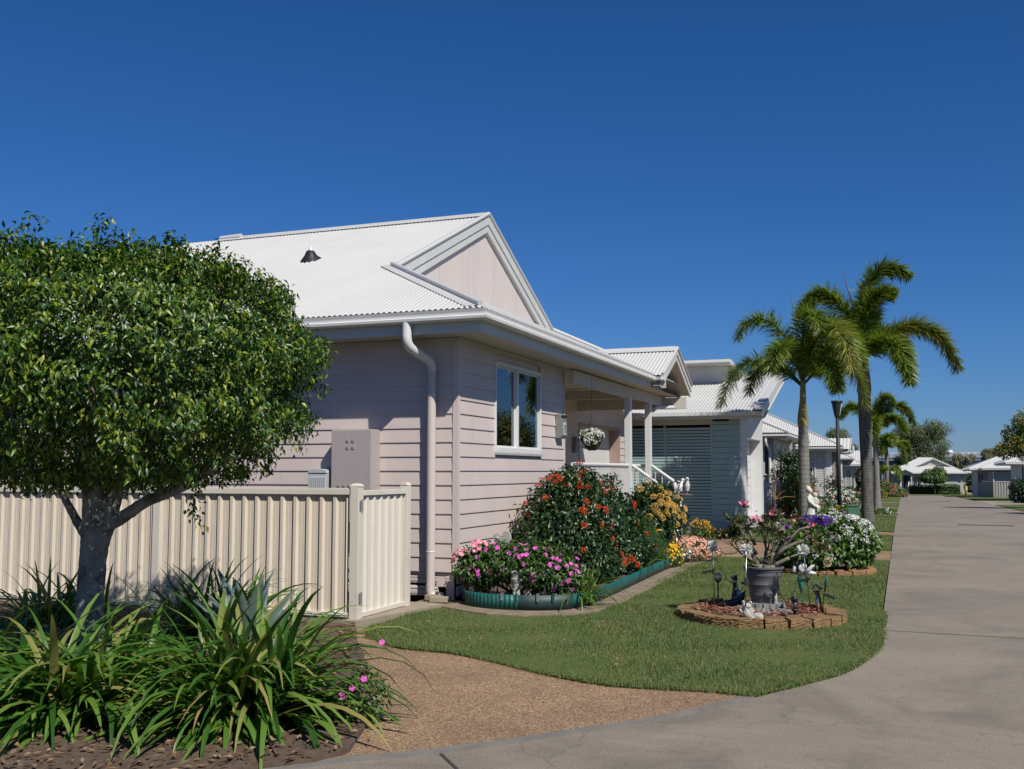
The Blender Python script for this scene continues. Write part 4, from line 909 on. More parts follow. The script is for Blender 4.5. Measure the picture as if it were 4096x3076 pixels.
# ------------------------------------------------------------------ houses on the right
gR = gz(118)
hR = empty('house', (9.5, 118, gR), 'white hip roofed house behind the grey ribbed fence, right of the road', 'house')
box_walls(hR, 7.4, 20, 119.2, 128, gR, 1.66, M['creamwall'], .2); hip_roof('roof', hR, 6.55, 21, 118.4, 130, 1.9, 22, pt=.25, amp=.016); eave_ring(hR, 6.65, 20.9, 118.5, 129.9, 1.64, .2)
box_walls(hR, 8.4, 16, 116.4, 119, gR, 1.6, M['shade'], .2, name='front_wall'); hip_roof('front_roof', hR, 7.55, 16.6, 115.6, 124, 1.92, 22, pt=.25, amp=.016); eave_ring(hR, 7.65, 16.5, 115.7, 123.9, 1.68, .2)
window_part(hR, (7.75, 119.18, .9), .55, 1.0, '-y'); w = MB(); slat_lines(w, (8.9, 116.36), (11.2, 116.36), .2, 1.4, .09, .02, .02); w.build('shutter', M['shade'], hR)
w = MB(); w.tube([(8.75, 115.9, 1.6), (8.75, 116.2, 1.2), (8.75, 116.2, gR)], .06, 6); w.build('downpipe', M['white'], hR)
gS = gz(90)
hS = empty('house', (8.6, 90, gS), 'white roofed house with a carport post, at the right edge behind the dark shrub', 'house')
box_walls(hS, 8.75, 18, 90.6, 98, gS, 2.1, M['whitewall'], .18); hip_roof('roof', hS, 7.55, 19, 89.6, 99, 2.3, 21, pt=.22, amp=.016); eave_ring(hS, 7.65, 18.9, 89.7, 98.9, 2.1, .17)
w = MB(); w.box(8.35, 8.45, 90.2, 90.3, gS, 2.1); w.build('carport_post', M['teal'], hS)
w = MB(); w.box(8.9, 9.0, 90.55, 90.6, gS, 2.0); w.build('downpipe', M['black'], hS)
rf = empty('fence', (8.55, 113.5, gz(113.5)), 'grey ribbed steel fence round the corner block, right of the yellow bollard', 'fence')
gF = gz(114)
M['greyfence'] = paint('grey_beige_steel', (.40, .38, .345), .5, .06, 1.5, streak=True)
w = MB(); rib_panel(w, (7.68, 116.2), (8.55, 113.5), gF, gF+1.58, .25, .05, flip=1); w.build('panel', M['greyfence'], rf, fix=False)
w = MB(); rib_panel(w, (8.55, 113.5), (13.5, 113.6), gF, gF+1.58, .25, .05); w.build('panel', M['greyfence'], rf, fix=False)
w = MB(); w.tube([(7.68, 116.2, gF+1.6), (8.55, 113.5, gF+1.6), (13.5, 113.6, gF+1.6)], .05, 4); w.build('top_rail', M['greyfence'], rf)
w = MB(); w.box(8.49, 8.61, 113.44, 113.56, gF-.05, gF+1.62); w.build('post', M['greyfence'], rf)
# picket fence in front of the third house
pk = empty('fence', (-4.6, 38, gz(38)), 'low white picket fence beside the flowering shrubs, past the white garage', 'fence')
for x in (-4.66, -4.2, -3.8):
    w = MB(); w.box(x-.045, x+.045, 37.95, 38.04, -.1, 1.27); w.extrude([(x-.05, 1.27), (x+.05, 1.27), (x, 1.33)], 37.95, 38.04, 'y'); w.build('post', M['white'], pk)
for z in (.25, 1.12): w = MB(); w.box(-4.61, -3.85, 37.97, 38.02, z, z+.08); w.build('rail', M['white'], pk)
w = MB()
for i in range(9): x = -4.58+i*.085; w.box(x, x+.06, 37.945, 37.968, .05, 1.18)
w.build('picket_panel', M['white'], pk)
# industrial sheds beyond the trees
sh = empty('shed', (5, 236, -2), 'long pale grey industrial shed with blue grey roof behind the far trees', 'shed')
w = MB(); w.box(2, 40, 232, 262, -3, 3.9); w.build('wall', paint('pale_grey_cladding', (.42, .42, .40), .6, .06, .2), sh)
w = MB(); w.box(-9, 1.9, 232, 262, -3, 3.9); w.build('end_wall', paint('slate_blue_cladding', (.10, .125, .17), .6, .06, .2), sh)
w = MB(); corr(w, (-9.5, 231.5, 4.45), (1, 0, 0), (0, math.cos(R(5)), math.sin(R(5))), 50, lambda s: 14, pitch=1.2, amp=.06, spw=8); w.build('roof', paint('blue_grey_roof', (.30, .31, .34), .5, .08, .2), sh, True, fix=False)
w = MB(); w.box(-9.5, 40.5, 231.35, 231.5, 4.05, 4.5); w.build('eave_trim', paint('dark_eave_trim', (.09, .10, .11), .6), sh)
w = MB(); w.box(-9.5, 40.5, 245.2, 245.5, 5.6, 5.78); w.build('ridge_cap', M['white'], sh)
for x in (-3.9, 2.0, 9.95, 18): w = MB(); w.box(x-.15, x+.15, 231.7, 232, -3, 4.05); w.build('downpipe', M['teal'], sh)
w = MB(); w.lathe([(.5, 0), (.5, .35), (.75, .55), (.85, .85), (.7, 1.1), (.3, 1.22)], (9.6, 240, 5.0), 12); w.box(8.9, 10.2, 239.4, 240.6, 4.7, 5.02); w.build('roof_ventilator', M['white'], sh)
# ================================================================== plants
def cloud(ells, n, L, W, out=.55, grav=.35, rnd=.6, shell=(.72, 1.0), face=.7, lump=.12, cut=None, drop=.2, fold=.25):
    """leaf positions over a union of ellipsoids, kept near the surface, with an uneven outline"""
    A = np.array([(e[1][0]*e[1][1]+e[1][0]*e[1][2]+e[1][1]*e[1][2]) for e in ells]); pick = rng.choice(len(ells), n, p=A/A.sum())
    C_ = np.array([e[0] for e in ells])[pick]; Rr = np.array([e[1] for e in ells])[pick]; d = rdir(n)
    ph = (np.sin(d[:, 0]*5+C_[:, 0]*3)+np.sin(d[:, 1]*6+C_[:, 1]*2+1)+np.sin(d[:, 2]*5.3+2))*.33+.6*np.sin(d[:, 0]*13+d[:, 2]*9)*np.sin(d[:, 1]*12)
    rr = (shell[0]+(shell[1]-shell[0])*rng.random(n)**.6)*(1+lump*ph)
    P = C_+d*Rr*rr[:, None]; O = nrm(d/Rr)
    keep = np.ones(n, bool)
    for e in ells:
        q = (((P-np.array(e[0]))/np.array(e[1]))**2).sum(1); keep &= q > (shell[0]*.62)**2
    if cut is not None: keep &= P[:, 2] > cut
    P, O = P[keep], O[keep]; m = len(P); r = rdir(m)
    D = nrm(O*out+r*rnd+np.array([0, 0, -grav])); N = nrm(O*face+np.array([0, 0, .55])+rdir(m)*.45)
    return P, D, N, L*rng.uniform(.65, 1.25, m), W*rng.uniform(.7, 1.2, m)
def bush(name, parent, ells, n, L, W, m, part='foliage', **k):
    a = cloud(ells, n, L, W, **k); return leaves(part, *a, m, parent, droop=.25)
def limb_obj(name, parent, chains, mat_, vox=.015, smooth=2, noise=0, n=8):
    w = MB()
    for pts, rad in chains: w.tube(pts, rad, n)
    o = w.build(name, mat_, parent, True, fix=False)
    return blend(o, vox, smooth, noise, .05) if vox else o
def bark(name, a, b, scale=14, stretch=.3, bump=.6, spots=None, ring=False):
    t = NT(name); n1 = t.noise(scale, 6, .65, t.coord((1, 1, stretch))); c = t.ramp(n1, [(.3, a), (.7, b)])
    if spots: n2 = t.noise(scale*.6, 5, .7); c = t.mix(t.ramp(n2, [(.5, 0.0), (.58, .85)]), c, spots)
    if ring:
        sep = t.n('ShaderNodeSeparateXYZ'); g = t.n('ShaderNodeNewGeometry'); t.l(g.outputs['Position'], sep.inputs[0])
        nz = t.noise(3, 3); ad = t.n('ShaderNodeMath', operation='MULTIPLY_ADD'); t.l(nz, ad.inputs[0]); ad.inputs[1].default_value = .06; t.l(sep.outputs[2], ad.inputs[2])
        wv = t.n('ShaderNodeMath', operation='MULTIPLY'); t.l(ad.outputs[0], wv.inputs[0]); wv.inputs[1].default_value = ring
        fr = t.n('ShaderNodeMath', operation='FRACT'); t.l(wv.outputs[0], fr.inputs[0])
        c = t.mix(t.ramp(fr.outputs[0], [(0, .85), (.10, .5), (.2, 0.0), (1, 0.0)]), c, tuple(x*.32 for x in a))
    t.base(c); t.set(Roughness=.9); t.b.inputs['Specular IOR Level'].default_value = .2; t.bump(n1, bump, .02); return t.m
M['ficusbark'] = bark('pale_mottled_bark', (.20, .185, .165), (.38, .36, .33), 9, .6, .4, spots=(.11, .105, .09))
M['palmbark'] = bark('grey_ringed_palm_trunk', (.175, .165, .15), (.30, .285, .265), 10, .5, .5, ring=9.0)
M['palmdark'] = bark('dark_ringed_palm_trunk', (.085, .080, .075), (.20, .19, .175), 10, .5, .6, ring=11.0)
M['shaft'] = bark('yellow_green_crownshaft', (.20, .19, .075), (.34, .31, .15), 4, .25, .15)
M['shaftgrey'] = bark('grey_crownshaft', (.16, .15, .12), (.27, .25, .20), 4, .25, .15)
M['gumbark'] = bark('pale_gum_bark', (.25, .22, .19), (.42, .38, .33), 3, .4, .3)
M['ficus'] = leafmat('glossy_fig_leaf', [(.010, .036, .004), (.017, .054, .005), (.027, .074, .006), (.045, .10, .008), (.10, .155, .012), (.22, .25, .02)], .40, .16, .42)
M['lily'] = leafmat('dark_strap_leaf', [(.018, .06, .009), (.028, .085, .012), (.038, .105, .015), (.052, .13, .018), (.068, .15, .022), (.085, .17, .026), (.10, .185, .03), (.125, .205, .038), (.145, .20, .045), (.30, .22, .09)], .36, .25, .5)
M['spider'] = leafmat('bright_strap_leaf', [(.04, .10, .015), (.07, .14, .02), (.10, .175, .03), (.15, .20, .04)], .35, .28)
M['agave'] = paint('blue_green_succulent', (.13, .20, .165), .45, .15, 6)
M['ixleaf'] = leafmat('dark_waxy_leaf', [(.008, .026, .008), (.012, .036, .010), (.018, .048, .013), (.028, .06, .016), (.055, .085, .018)], .38, .12, .4)
M['vleaf'] = leafmat('fresh_green_leaf', [(.02, .055, .012), (.035, .085, .016), (.055, .115, .02), (.10, .16, .028)], .42, .22, .4)
M['pleaf'] = leafmat('mid_green_soft_leaf', [(.025, .065, .012), (.04, .09, .016), (.055, .12, .02), (.09, .165, .03), (.13, .21, .03)], .5, .25)
M['fern'] = leafmat('feathery_green', [(.018, .065, .016), (.028, .09, .02), (.04, .12, .026)], .5, .3)
M['frond'] = leafmat('palm_leaflet', [(.035, .08, .012), (.07, .13, .016), (.11, .18, .022), (.18, .23, .035), (.28, .28, .06)], .40, .36, .4)
M['frondold'] = leafmat('ageing_palm_leaflet', [(.05, .085, .012), (.09, .14, .018), (.15, .19, .025), (.22, .23, .04), (.32, .24, .06)], .4, .36, .4)
M['gum'] = leafmat('grey_green_gum_leaf', [(.065, .095, .045), (.095, .125, .06), (.125, .15, .075), (.18, .17, .10)], .55, .25, .25)
M['gumred'] = leafmat('rust_tipped_gum_leaf', [(.08, .10, .05), (.12, .14, .065), (.18, .16, .09), (.24, .18, .11)], .5, .2, .3)
M['oak'] = leafmat('tree_leaf_turning_orange', [(.025, .07, .012), (.045, .105, .018), (.075, .14, .02), (.14, .19, .025), (.26, .20, .03), (.38, .14, .04)], .5, .28)
M['hedge'] = leafmat('dark_hedge_leaf', [(.008, .022, .007), (.013, .034, .009), (.02, .05, .012), (.035, .07, .016)], .45, .12, .4)
M['adleaf'] = leafmat('olive_succulent_leaf', [(.022, .04, .012), (.035, .06, .016), (.055, .08, .02), (.09, .07, .03), (.15, .12, .04)], .35, .12)
M['adbark'] = bark('grey_olive_succulent_bark', (.13, .12, .085), (.29, .27, .20), 12, .5, .25)
def petal(name, cols, trans=.2): return leafmat(name, cols, .6, trans, .2, (1.1, 1.05, 1.0, 1))
M['red'] = petal('scarlet_petal', [(.50, .018, .008), (.62, .045, .015), (.70, .10, .03), (.62, .14, .04)])
M['yellow'] = petal('apricot_yellow_petal', [(.68, .36, .06), (.74, .46, .11), (.78, .55, .2)])
M['magenta'] = petal('magenta_petal', [(.52, .05, .36), (.62, .09, .45), (.70, .18, .55)])
M['pinkrose'] = petal('pink_trumpet_petal', [(.55, .05, .12), (.70, .22, .30), (.80, .50, .52)])
M['hotpink'] = petal('rose_pink_petal', [(.55, .05, .14), (.68, .12, .24), (.72, .3, .38)])
M['purple'] = petal('deep_violet_petal', [(.035, .008, .13), (.06, .014, .20), (.09, .03, .28)])
M['whitep'] = petal('white_petal', [(.70, .70, .68), (.78, .78, .76), (.66, .67, .62)])
M['mauvep'] = petal('mauve_petal', [(.45, .22, .42), (.55, .35, .5)])
M['goldp'] = petal('gold_petal', [(.75, .42, .01), (.80, .52, .02), (.78, .36, .01)])
M['peachp'] = petal('peach_pink_petal', [(.70, .32, .22), (.74, .42, .30), (.68, .30, .27), (.78, .52, .36)])
M['orangep'] = petal('orange_petal', [(.62, .16, .02), (.72, .32, .03), (.75, .45, .04)])
M['lilacp'] = petal('lilac_petal', [(.35, .28, .45), (.48, .42, .58)])
def head_mesh(name, n, r, pl, pw, m, flat=.55, full=False):
    d = rdir(n)
    if not full: d[:, 2] = np.abs(d[:, 2])
    P = d*np.array([r, r, r*flat]); D = nrm(d+rdir(n)*.7); N = nrm(d+rdir(n)*.3); V, F = leaf_geo(P, D, N, pl*rng.uniform(.7, 1.2, n), pw, fold=.1, droop=.2)
    me = np_mesh(name, V, F); me.materials.append(m); return me
def flower_mesh(name, petals, r, m, cup=.15):
    az = np.arange(petals)*2*np.pi/petals; D = np.stack([np.cos(az), np.sin(az), np.full(petals, cup)], 1); N = np.tile([0, 0, 1.], (petals, 1))
    V, F = leaf_geo(np.zeros((petals, 3)), D, N, r, r*1.15, fold=.02, droop=.1, tip=.42); me = np_mesh(name, V, F); me.materials.append(m); return me
def put_heads(parent, meshes, pts, normals=None, name='flower_head', smin=.8, smax=1.25):
    og = ORG[parent.name]
    for i, p in enumerate(pts):
        o = bpy.data.objects.new(name, meshes[i % len(meshes)]); COL.objects.link(o); o.parent = parent; o.location = Vector(p)-og
        nv = Vector(normals[i]) if normals is not None else Vector((0, 0, 1)); nv = (nv+Vector(rng.normal(0, .15, 3))).normalized()
        o.rotation_euler = (nv.to_track_quat('Z', 'Y').to_matrix() @ Matrix.Rotation(random.uniform(0, 6.28), 3, 'Z')).to_euler(); s = random.uniform(smin, smax); o.scale = (s, s, s)
def facing(ells, n, bias=(.25, -.9, .35), rr=1.0, zmin=None, spread=.75):
    """points spread over the sunny and street side of a plant"""
    out = []; nn = []
    while len(out) < n:
        e = random.choices(ells, [x[1][0]*x[1][2] for x in ells])[0]; d = nrm(rng.normal(size=3)*spread+np.array(bias)); p = np.array(e[0])+d*np.array(e[1])*rr*rng.uniform(.95, 1.08)
        if zmin is not None and p[2] < zmin: continue
        if any((((p-np.array(x[0]))/np.array(x[1]))**2).sum() < .8 for x in ells if x is not e): continue
        out.append(p); nn.append(d)
    return out, nn
# ------------------------------------------------------------------ clipped fig tree
TX, TY = -6.70, 7.22
FS = .905                                             # the tree stands this much nearer than the first survey
def fs(p): return (p[0]*FS, p[1]*FS, 1.6+(p[2]-1.6)*FS)
fig = empty('clipped_tree', (TX*FS, TY*FS, 0), 'round clipped tree with glossy dark leaves and pale forked trunk, in front of the fence', 'tree')
def V3(*a): return Vector(a)
fk = [([(TX, TY, -.1), (TX+.005, TY, .15), (TX+.0, TY, .5), (TX+.02, TY, .85), (TX+.05, TY, 1.12), (TX+.03, TY-.02, 1.35), (TX-.03, TY-.05, 1.75), (TX-.1, TY, 2.4)], [.17, .135, .118, .118, .13, .10, .085, .05]),
      ([(TX+.07, TY, .95), (TX+.14, TY+.03, 1.2), (TX+.2, TY+.08, 1.5), (TX+.36, TY+.1, 1.8), (TX+.6, TY+.2, 2.4)], [.09, .085, .07, .06, .03]),
      ([(TX+.14, TY+.02, 1.12), (TX+.28, TY+.06, 1.2), (TX+.48, TY+.12, 1.34), (TX+.78, TY+.22, 1.46), (TX+1.1, TY+.35, 1.7), (TX+1.4, TY+.4, 2.1)], [.06, .06, .052, .045, .035, .02]),
      ([(TX+.18, TY+.05, 1.4), (TX+.35, TY-.02, 1.55), (TX+.6, TY-.1, 1.75), (TX+.9, TY-.2, 2.1)], [.055, .05, .04, .02]),
      ([(TX-.03, TY-.02, 1.0), (TX-.12, TY-.05, 1.15), (TX-.25, TY-.12, 1.42), (TX-.5, TY-.2, 1.75), (TX-.9, TY-.2, 2.2)], [.045, .042, .034, .03, .02]),
      ([(TX+.02, TY+.08, 1.3), (TX-.2, TY+.5, 1.9), (TX-.6, TY+.9, 2.4)], [.06, .045, .02])]
fk = [([fs(p) for p in a], [r*FS for r in b]) for a, b in fk]; fk[0] = ([(TX*FS, TY*FS, -.1)]+fk[0][0], [.17]+fk[0][1])
limb_obj('trunk', fig, fk, M['ficusbark'], .014, 2, .012)
def fig_crown():
    n = 9000; d = rdir(n); p_ = np.where(d[:, 2:3] < 0, 2.25, 2.7)[:, 0]
    k = (np.abs(d[:, 0])**p_+np.abs(d[:, 1])**p_+np.abs(d[:, 2])**p_)**(-1/p_)
    S = np.array([1.73, 1.80, 1.04]); c = np.array([TX+.06, TY+.02, 2.46])
    lump = .04*np.sin(d[:, 0]*9+1)*np.sin(d[:, 1]*8)+.04*np.sin(d[:, 2]*11+d[:, 0]*7)+.03*np.sin(d[:, 2]*23+d[:, 1]*19)
    rr = 1.01-.36*rng.random(n)**1.7+lump*1.5; P = c+d*k[:, None]*S*rr[:, None]; O = nrm(np.sign(d)*np.abs(d)**(p_[:, None]-1)/S)
    P[:, 2] = np.where(P[:, 2] < 1.52, 1.52+rng.uniform(-.06, .12, n), P[:, 2])
    low = O[:, 2] < -.6; keep = ~(low & (rng.random(n) < .35)); P, O = P[keep], O[keep]
    # young shoots standing out of the top and sides
    m = 190; th = rng.uniform(0, 2*np.pi, m); r0 = np.sqrt(rng.random(m)); ts = np.stack([c[0]+1.7*r0*np.cos(th), c[1]+1.6*r0*np.sin(th), np.full(m, 3.36)], 1)
    sh = []; so = []
    for i in range(m):
        h = rng.uniform(.03, .18)*(1 if rng.random() < .88 else 1.7); q = int(3+h/.045); dv = nrm(np.array([rng.normal(0, .35), rng.normal(0, .35), 1]))
        for j in range(q): sh.append(ts[i]+dv*(j/q*h)-np.array([0, 0, .25*r0[i]**4])); so.append(dv)
    # three taller shoots
    for (a, b, h) in ((.30, -1.2, .26), (.85, -1.0, .24), (-.9, -1.1, .2), (1.30, -.7, .14), (-.35, -1.3, .2)):
        for j in range(9): sh.append(c+np.array([a+rng.normal(0, .05), b+rng.normal(0, .05), 0.88+h*j/9])); so.append(np.array([rng.normal(0, .4), rng.normal(0, .4), 1]))
    side = []; sd = []
    for i in range(60):
        d1 = nrm(np.array([rng.uniform(.2, 1), rng.uniform(-1, .4), rng.uniform(-.6, .8)])); b0 = c+d1*S*np.array([1.02, 1.02, 1.0]); q = rng.integers(4, 9)
        for j in range(q): side.append(b0+d1*(j*.035)+np.array([0, 0, -.004*j*j])); sd.append(d1)
    P = np.concatenate([P, np.array(sh), np.array(side)]); O = np.concatenate([O, np.array(so), np.array(sd)])
    PP = []; DD = []; NN = []
    for k_ in range(9):                                    # each twig end carries a spray of drooping leaves
        off = rdir(len(P))*rng.uniform(.01, .10, (len(P), 1)); PP.append(P+off)
        DD.append(nrm(O*.35+rdir(len(P))*.65+np.array([0, 0, -.62]))); NN.append(nrm(O*.85+np.array([0, -.1, .45])+rdir(len(P))*.5))
    P = np.concatenate(PP); D = np.concatenate(DD); N = np.concatenate(NN); m = len(P)
    P = P*FS+np.array([0, 0, 1.6*(1-FS)])
    return P, D, N, .058*rng.uniform(.55, 1.3, m), .025*rng.uniform(.7, 1.2, m)
leaves('crown', *fig_crown(), M['ficus'], fig, droop=.28, fold=.22, tip=.6)
# ------------------------------------------------------------------ strap-leaved clumps
def clump(name, c, n, L, W, label, cat, group=None, m=None, spread=.16, up=.5, bend=1.7, az=(0, 6.28), elv=(.35, 1.45)):
    V = []; F = []
    for i in range(n):
        t = (i+.5)/n; el = elv[0]+(elv[1]-elv[0])*random.random()**1.05; a = random.uniform(*az); r = spread*math.sqrt(random.random()); ph = random.uniform(0, 6.28)
        l = L*random.uniform(.6, 1.12)*(1.0 if el < 1.1 else .92); b = bend*random.uniform(.7, 1.25)*(1 if el < 1.2 else .55)
        v, f = strap((c[0]+r*math.cos(ph), c[1]+r*math.sin(ph), c[2]), a, el, l, W*random.uniform(.7, 1.15), b, 8, .35, .06, random.uniform(-.5, .5))
        o = len(V); V += v; F += [tuple(k+o for k in q) for q in f]
    o = link_mesh(name, np_mesh(name, V, np.array(F)), m or M['lily'], None, True, origin=c); props(o, label, cat, group); return o
G_L = 'strap-leaved lily clumps under the clipped tree'
clump('lily_clump', (-4.0, 5.68, .0), 520, 1.16, .050, 'largest strap-leaved lily clump, arching over the pebble path', 'plant', G_L, spread=.30, bend=2.0, elv=(-.05, 1.36))
clump('lily_clump', (-5.08, 5.28, .0), 480, 1.06, .05, 'strap-leaved lily clump at the bottom left corner, before the tree trunk', 'plant', G_L, spread=.34, bend=2.0, elv=(-.05, 1.32))
clump('lily_clump', (-5.35, 6.1, .0), 200, .80, .048, 'lily clump between the tree trunk and the largest clump', 'plant', G_L, spread=.25, bend=2.0, elv=(.3, 1.25))
clump('lily_clump', (-6.6, 6.1, .0), 190, .80, .048, 'lily clump at the left edge beside the tree trunk', 'plant', G_L, spread=.25, bend=2.0, elv=(.3, 1.25))
clump('lily_clump', (-8.1, 8.35, .0), 130, .85, .045, 'shaded lily clump against the fence, left of the trunk', 'plant', G_L, spread=.4, bend=1.9)
clump('lily_clump', (-6.35, 8.5, .0), 150, .95, .045, 'shaded lily clump against the fence, right of the trunk', 'plant', G_L, spread=.4, bend=1.7)
ag = empty('agave', (-5.05, 7.2, 0), 'blue green broad-leaved agave rising behind the largest lily clump', 'plant')
for i in range(13):
    a = i*2.4; el = .95+.5*random.random(); V, F = strap((-5.05+.05*math.cos(a), 7.2+.05*math.sin(a), .05), a, el, random.uniform(.62, .85), .155, .35, 7, .5, .03)
    me = np_mesh('leaf', V, np.array(F)); o = link_mesh('leaf', me, M['agave'], ag, True); sm = o.modifiers.new('solid', 'SOLIDIFY'); sm.thickness = .008
# leaf litter and soil bed
sheet('soil', [(-3.06, 5.02), (-2.98, 5.25), (-3.35, 6.3), (-4.15, 7.6), (-4.75, 8.5), (-5.3, 9.45), (-16, 9.55), (-16, -4), (-9, .95), (-6.5, 2.35), (-4.6, 3.62), (-3.5, 4.55)], .035, M['soil'], .08)
def litter(name, poly, n, z, cols, L=.06, W=.025, lim=None):
    xs = [p[0] for p in poly]; ys = [p[1] for p in poly]; x = rng.uniform(min(xs), max(xs), n); y = rng.uniform(min(ys), max(ys), n); k = in_poly(x, y, poly); x = x[k]; y = y[k]; m = len(x)
    a = rng.uniform(0, 6.28, m); P = np.stack([x, y, z+rng.uniform(0, .02, m)], 1); D = np.stack([np.cos(a), np.sin(a), rng.normal(0, .15, m)], 1); N = nrm(np.stack([rng.normal(0, .3, m), rng.normal(0, .3, m), np.ones(m)], 1))
    o = leaves(name, P, D, N, L*rng.uniform(.5, 1.4, m), W*rng.uniform(.6, 1.3, m), cols, None, droop=-.1, fold=.3); o['kind'] = 'stuff'; return o
M['litter'] = leafmat('dry_leaf_litter', [(.06, .035, .02), (.12, .065, .04), (.20, .12, .065), (.26, .18, .12), (.10, .06, .035)], .8, .05, .2)
litter('leaf_litter', [(-3.06, 5.0), (-2.95, 5.3), (-4.15, 7.6), (-5.2, 9.3), (-9, 9.4), (-9, 3), (-4.6, 3.6), (-3.4, 4.6)], 9000, .045, M['litter'], .055, .022)
litter('grass_litter', lawn1, 420, .055, M['litter'], .05, .018)
litter('path_litter', [(-1.2, 7.3), (-3, 5.3), (-4.4, 7.9), (-2.5, 7.6)], 60, .018, M['litter'], .035, .015)
# ------------------------------------------------------------------ palms
RT = Vector((math.cos(R(20.763)), math.sin(R(20.763)), 0)); FW = Vector((-RT.y, RT.x, 0))
def frond_mesh(pts, n, Lm, W, seed=0, plume=1.0):
    """feather frond: leaflets all round a curved midrib given by 3-4 control points"""
    P = [Vector(p) for p in pts]; k = len(P)-1
    def bez(t):
        q = P[:]
        while len(q) > 1: q = [q[i].lerp(q[i+1], t) for i in range(len(q)-1)]
        return q[0]
    ts = np.sort(rng.uniform(.10, 1.0, n)); B = np.array([bez(t) for t in ts]); T = nrm(np.array([bez(min(1, t+.01))-bez(max(0, t-.01)) for t in ts]))
    ref = nrm(np.cross(T, np.tile([0, 0, 1.], (n, 1))+rng.normal(0, .01, (n, 3)))); up = np.cross(ref, T); a = rng.uniform(0, 2*np.pi, n)
    side = np.where(rng.random(n) < .6, np.sign(rng.normal(size=n))*1.0, np.cos(a)); vert = np.where(rng.random(n) < .6, rng.normal(.15, .35, n), np.sin(a))*plume
    D = nrm(ref*side[:, None]+up*vert[:, None]+T*(.38+.5*ts[:, None]))
    L = Lm*(np.sin(np.pi*np.clip(.10+.80*ts, 0, 1))**.55)*rng.uniform(.75, 1.1, n)
    mid = B+D*(L*.5)[:, None]+np.array([0, 0, -1])*(L*.05)[:, None]; tip = mid+nrm(D+np.array([0, 0, -.28]))*(L*.5)[:, None]
    S = nrm(np.cross(D, up+rng.normal(0, .3, (n, 3))))*W*.5
    V = np.stack([B-S*.5, B+S*.5, mid-S, mid+S, tip], 1).reshape(-1, 3); o = (np.arange(n)*5)[:, None]
    F4 = o+np.array([[0, 1, 3, 2]]); F3 = o+np.array([[2, 3, 4]])
    rach = MB(); rach.tube([bez(i/14) for i in range(15)], [.035*(1-.85*i/14) for i in range(15)], 5)
    nv = len(V); V = np.concatenate([V, np.array(rach.v)])
    return np_mesh('frond', V, [F4, F3, np.array([f for f in rach.f if len(f) == 4])+nv])
def palm(base, trunk, shaft, spear, fronds, label, scale=1.0, tm=None, sm=None, group='tall feather palms along the verge', n=420, Lm=.42, W=.035, bulge=1):
    """trunk/shaft: lists of (a, z, r); fronds: control points (a, d, z) from the trunk line (a along the picture's right, d away)"""
    x, y, z = base; root = empty('palm_tree', base, label, 'palm tree', group)
    B = Vector((x, y, 0))
    w = MB(); w.tube([B+RT*a+Vector((0, 0, zz)) for a, zz, r in trunk], [r for a, zz, r in trunk], 18); autosmooth(w.build('trunk', tm or M['palmbark'], root, fix=False), 60)
    w = MB(); w.tube([B+RT*a+Vector((0, 0, zz)) for a, zz, r in shaft], [r for a, zz, r in shaft], 16); autosmooth(w.build('crownshaft', sm or M['shaft'], root, fix=False), 60)
    if spear: w = MB(); w.tube([B+RT*a+Vector((0, 0, zz)) for a, zz, r in spear], [r for a, zz, r in spear], 6); w.build('spear_leaf', M['shaftgrey'], root)
    for i, fr in enumerate(fronds):
        old = len(fr) > 0 and fr[0] == 'old'; f = fr[1:] if old else fr
        me = frond_mesh([B+RT*a+FW*d+Vector((0, 0, zz)) for a, d, zz in f], n, Lm, W); link_mesh('frond', me, M['frondold'] if old else M['frond'], root)
    return root
def pz(py, dep): return 1.6+(1886-py)*dep/4100
def fr(px0, dep, *pts):
    """control points given as (a, z in metres, d)"""
    return [(a, d, zz) for a, zz, d in pts]
# palm beside the statue
palm((-2.24, 26.1, 0), [(.0, -.05, .17), (0, .4, .150), (0, 1.2, .135), (0, 1.9, .130), (0, 2.35, .128), (0, 2.72, .115)],
     [(0, 2.70, .125), (0, 2.86, .135), (.0, 3.05, .115), (.01, 3.3, .082), (.02, 3.75, .065), (.03, 4.25, .05)],
     [(.0, 4.1, .03), (-.08, 4.9, .026), (-.17, 5.62, .018), (-.24, 6.05, .004)],
     [[(0, 0, 3.95), (-.45, -.2, 5.4), (-1.25, -.3, 5.75), (-1.66, -.35, 4.85)],
      [(0, 0, 3.7), (-.9, .1, 4.5), (-1.55, .1, 4.75), (-2.02, 0, 3.2)],
      ['old', (0, 0, 3.9), (.25, -.8, 5.5), (.55, -1.6, 5.3), (.62, -1.9, 3.9)],
      [(0, 0, 3.95), (.5, .3, 5.5), (1.15, .4, 5.7), (1.52, .4, 4.75)],
      ['old', (0, 0, 3.7), (.75, -.2, 4.6), (1.3, -.3, 4.6), (1.42, -.35, 3.2)],
      [(0, 0, 3.8), (-.5, -.8, 4.9), (-.95, -1.2, 4.7), (-1.1, -1.3, 4.0)],
      [(0, 0, 3.8), (.3, .8, 5.2), (.5, 1.5, 5.2), (.6, 1.9, 4.2)],
      [(0, 0, 3.7), (-.5, .5, 4.6), (-.9, .9, 4.5), (-1.1, 1.0, 3.6)],
      [(0, 0, 3.8), (.2, -.9, 4.5), (.35, -1.4, 4.2), (.4, -1.5, 3.5)],
      [(0, 0, 3.9), (-.15, -.5, 5.5), (.0, -1.0, 5.7), (.1, -1.4, 4.9)], [(0, 0, 3.8), (.6, -.6, 5.0), (1.0, -.9, 4.9), (1.2, -1.0, 4.1)],],
     'slimmer palm with yellow green crownshaft, behind the white statue', n=850, Lm=.50, W=.020)
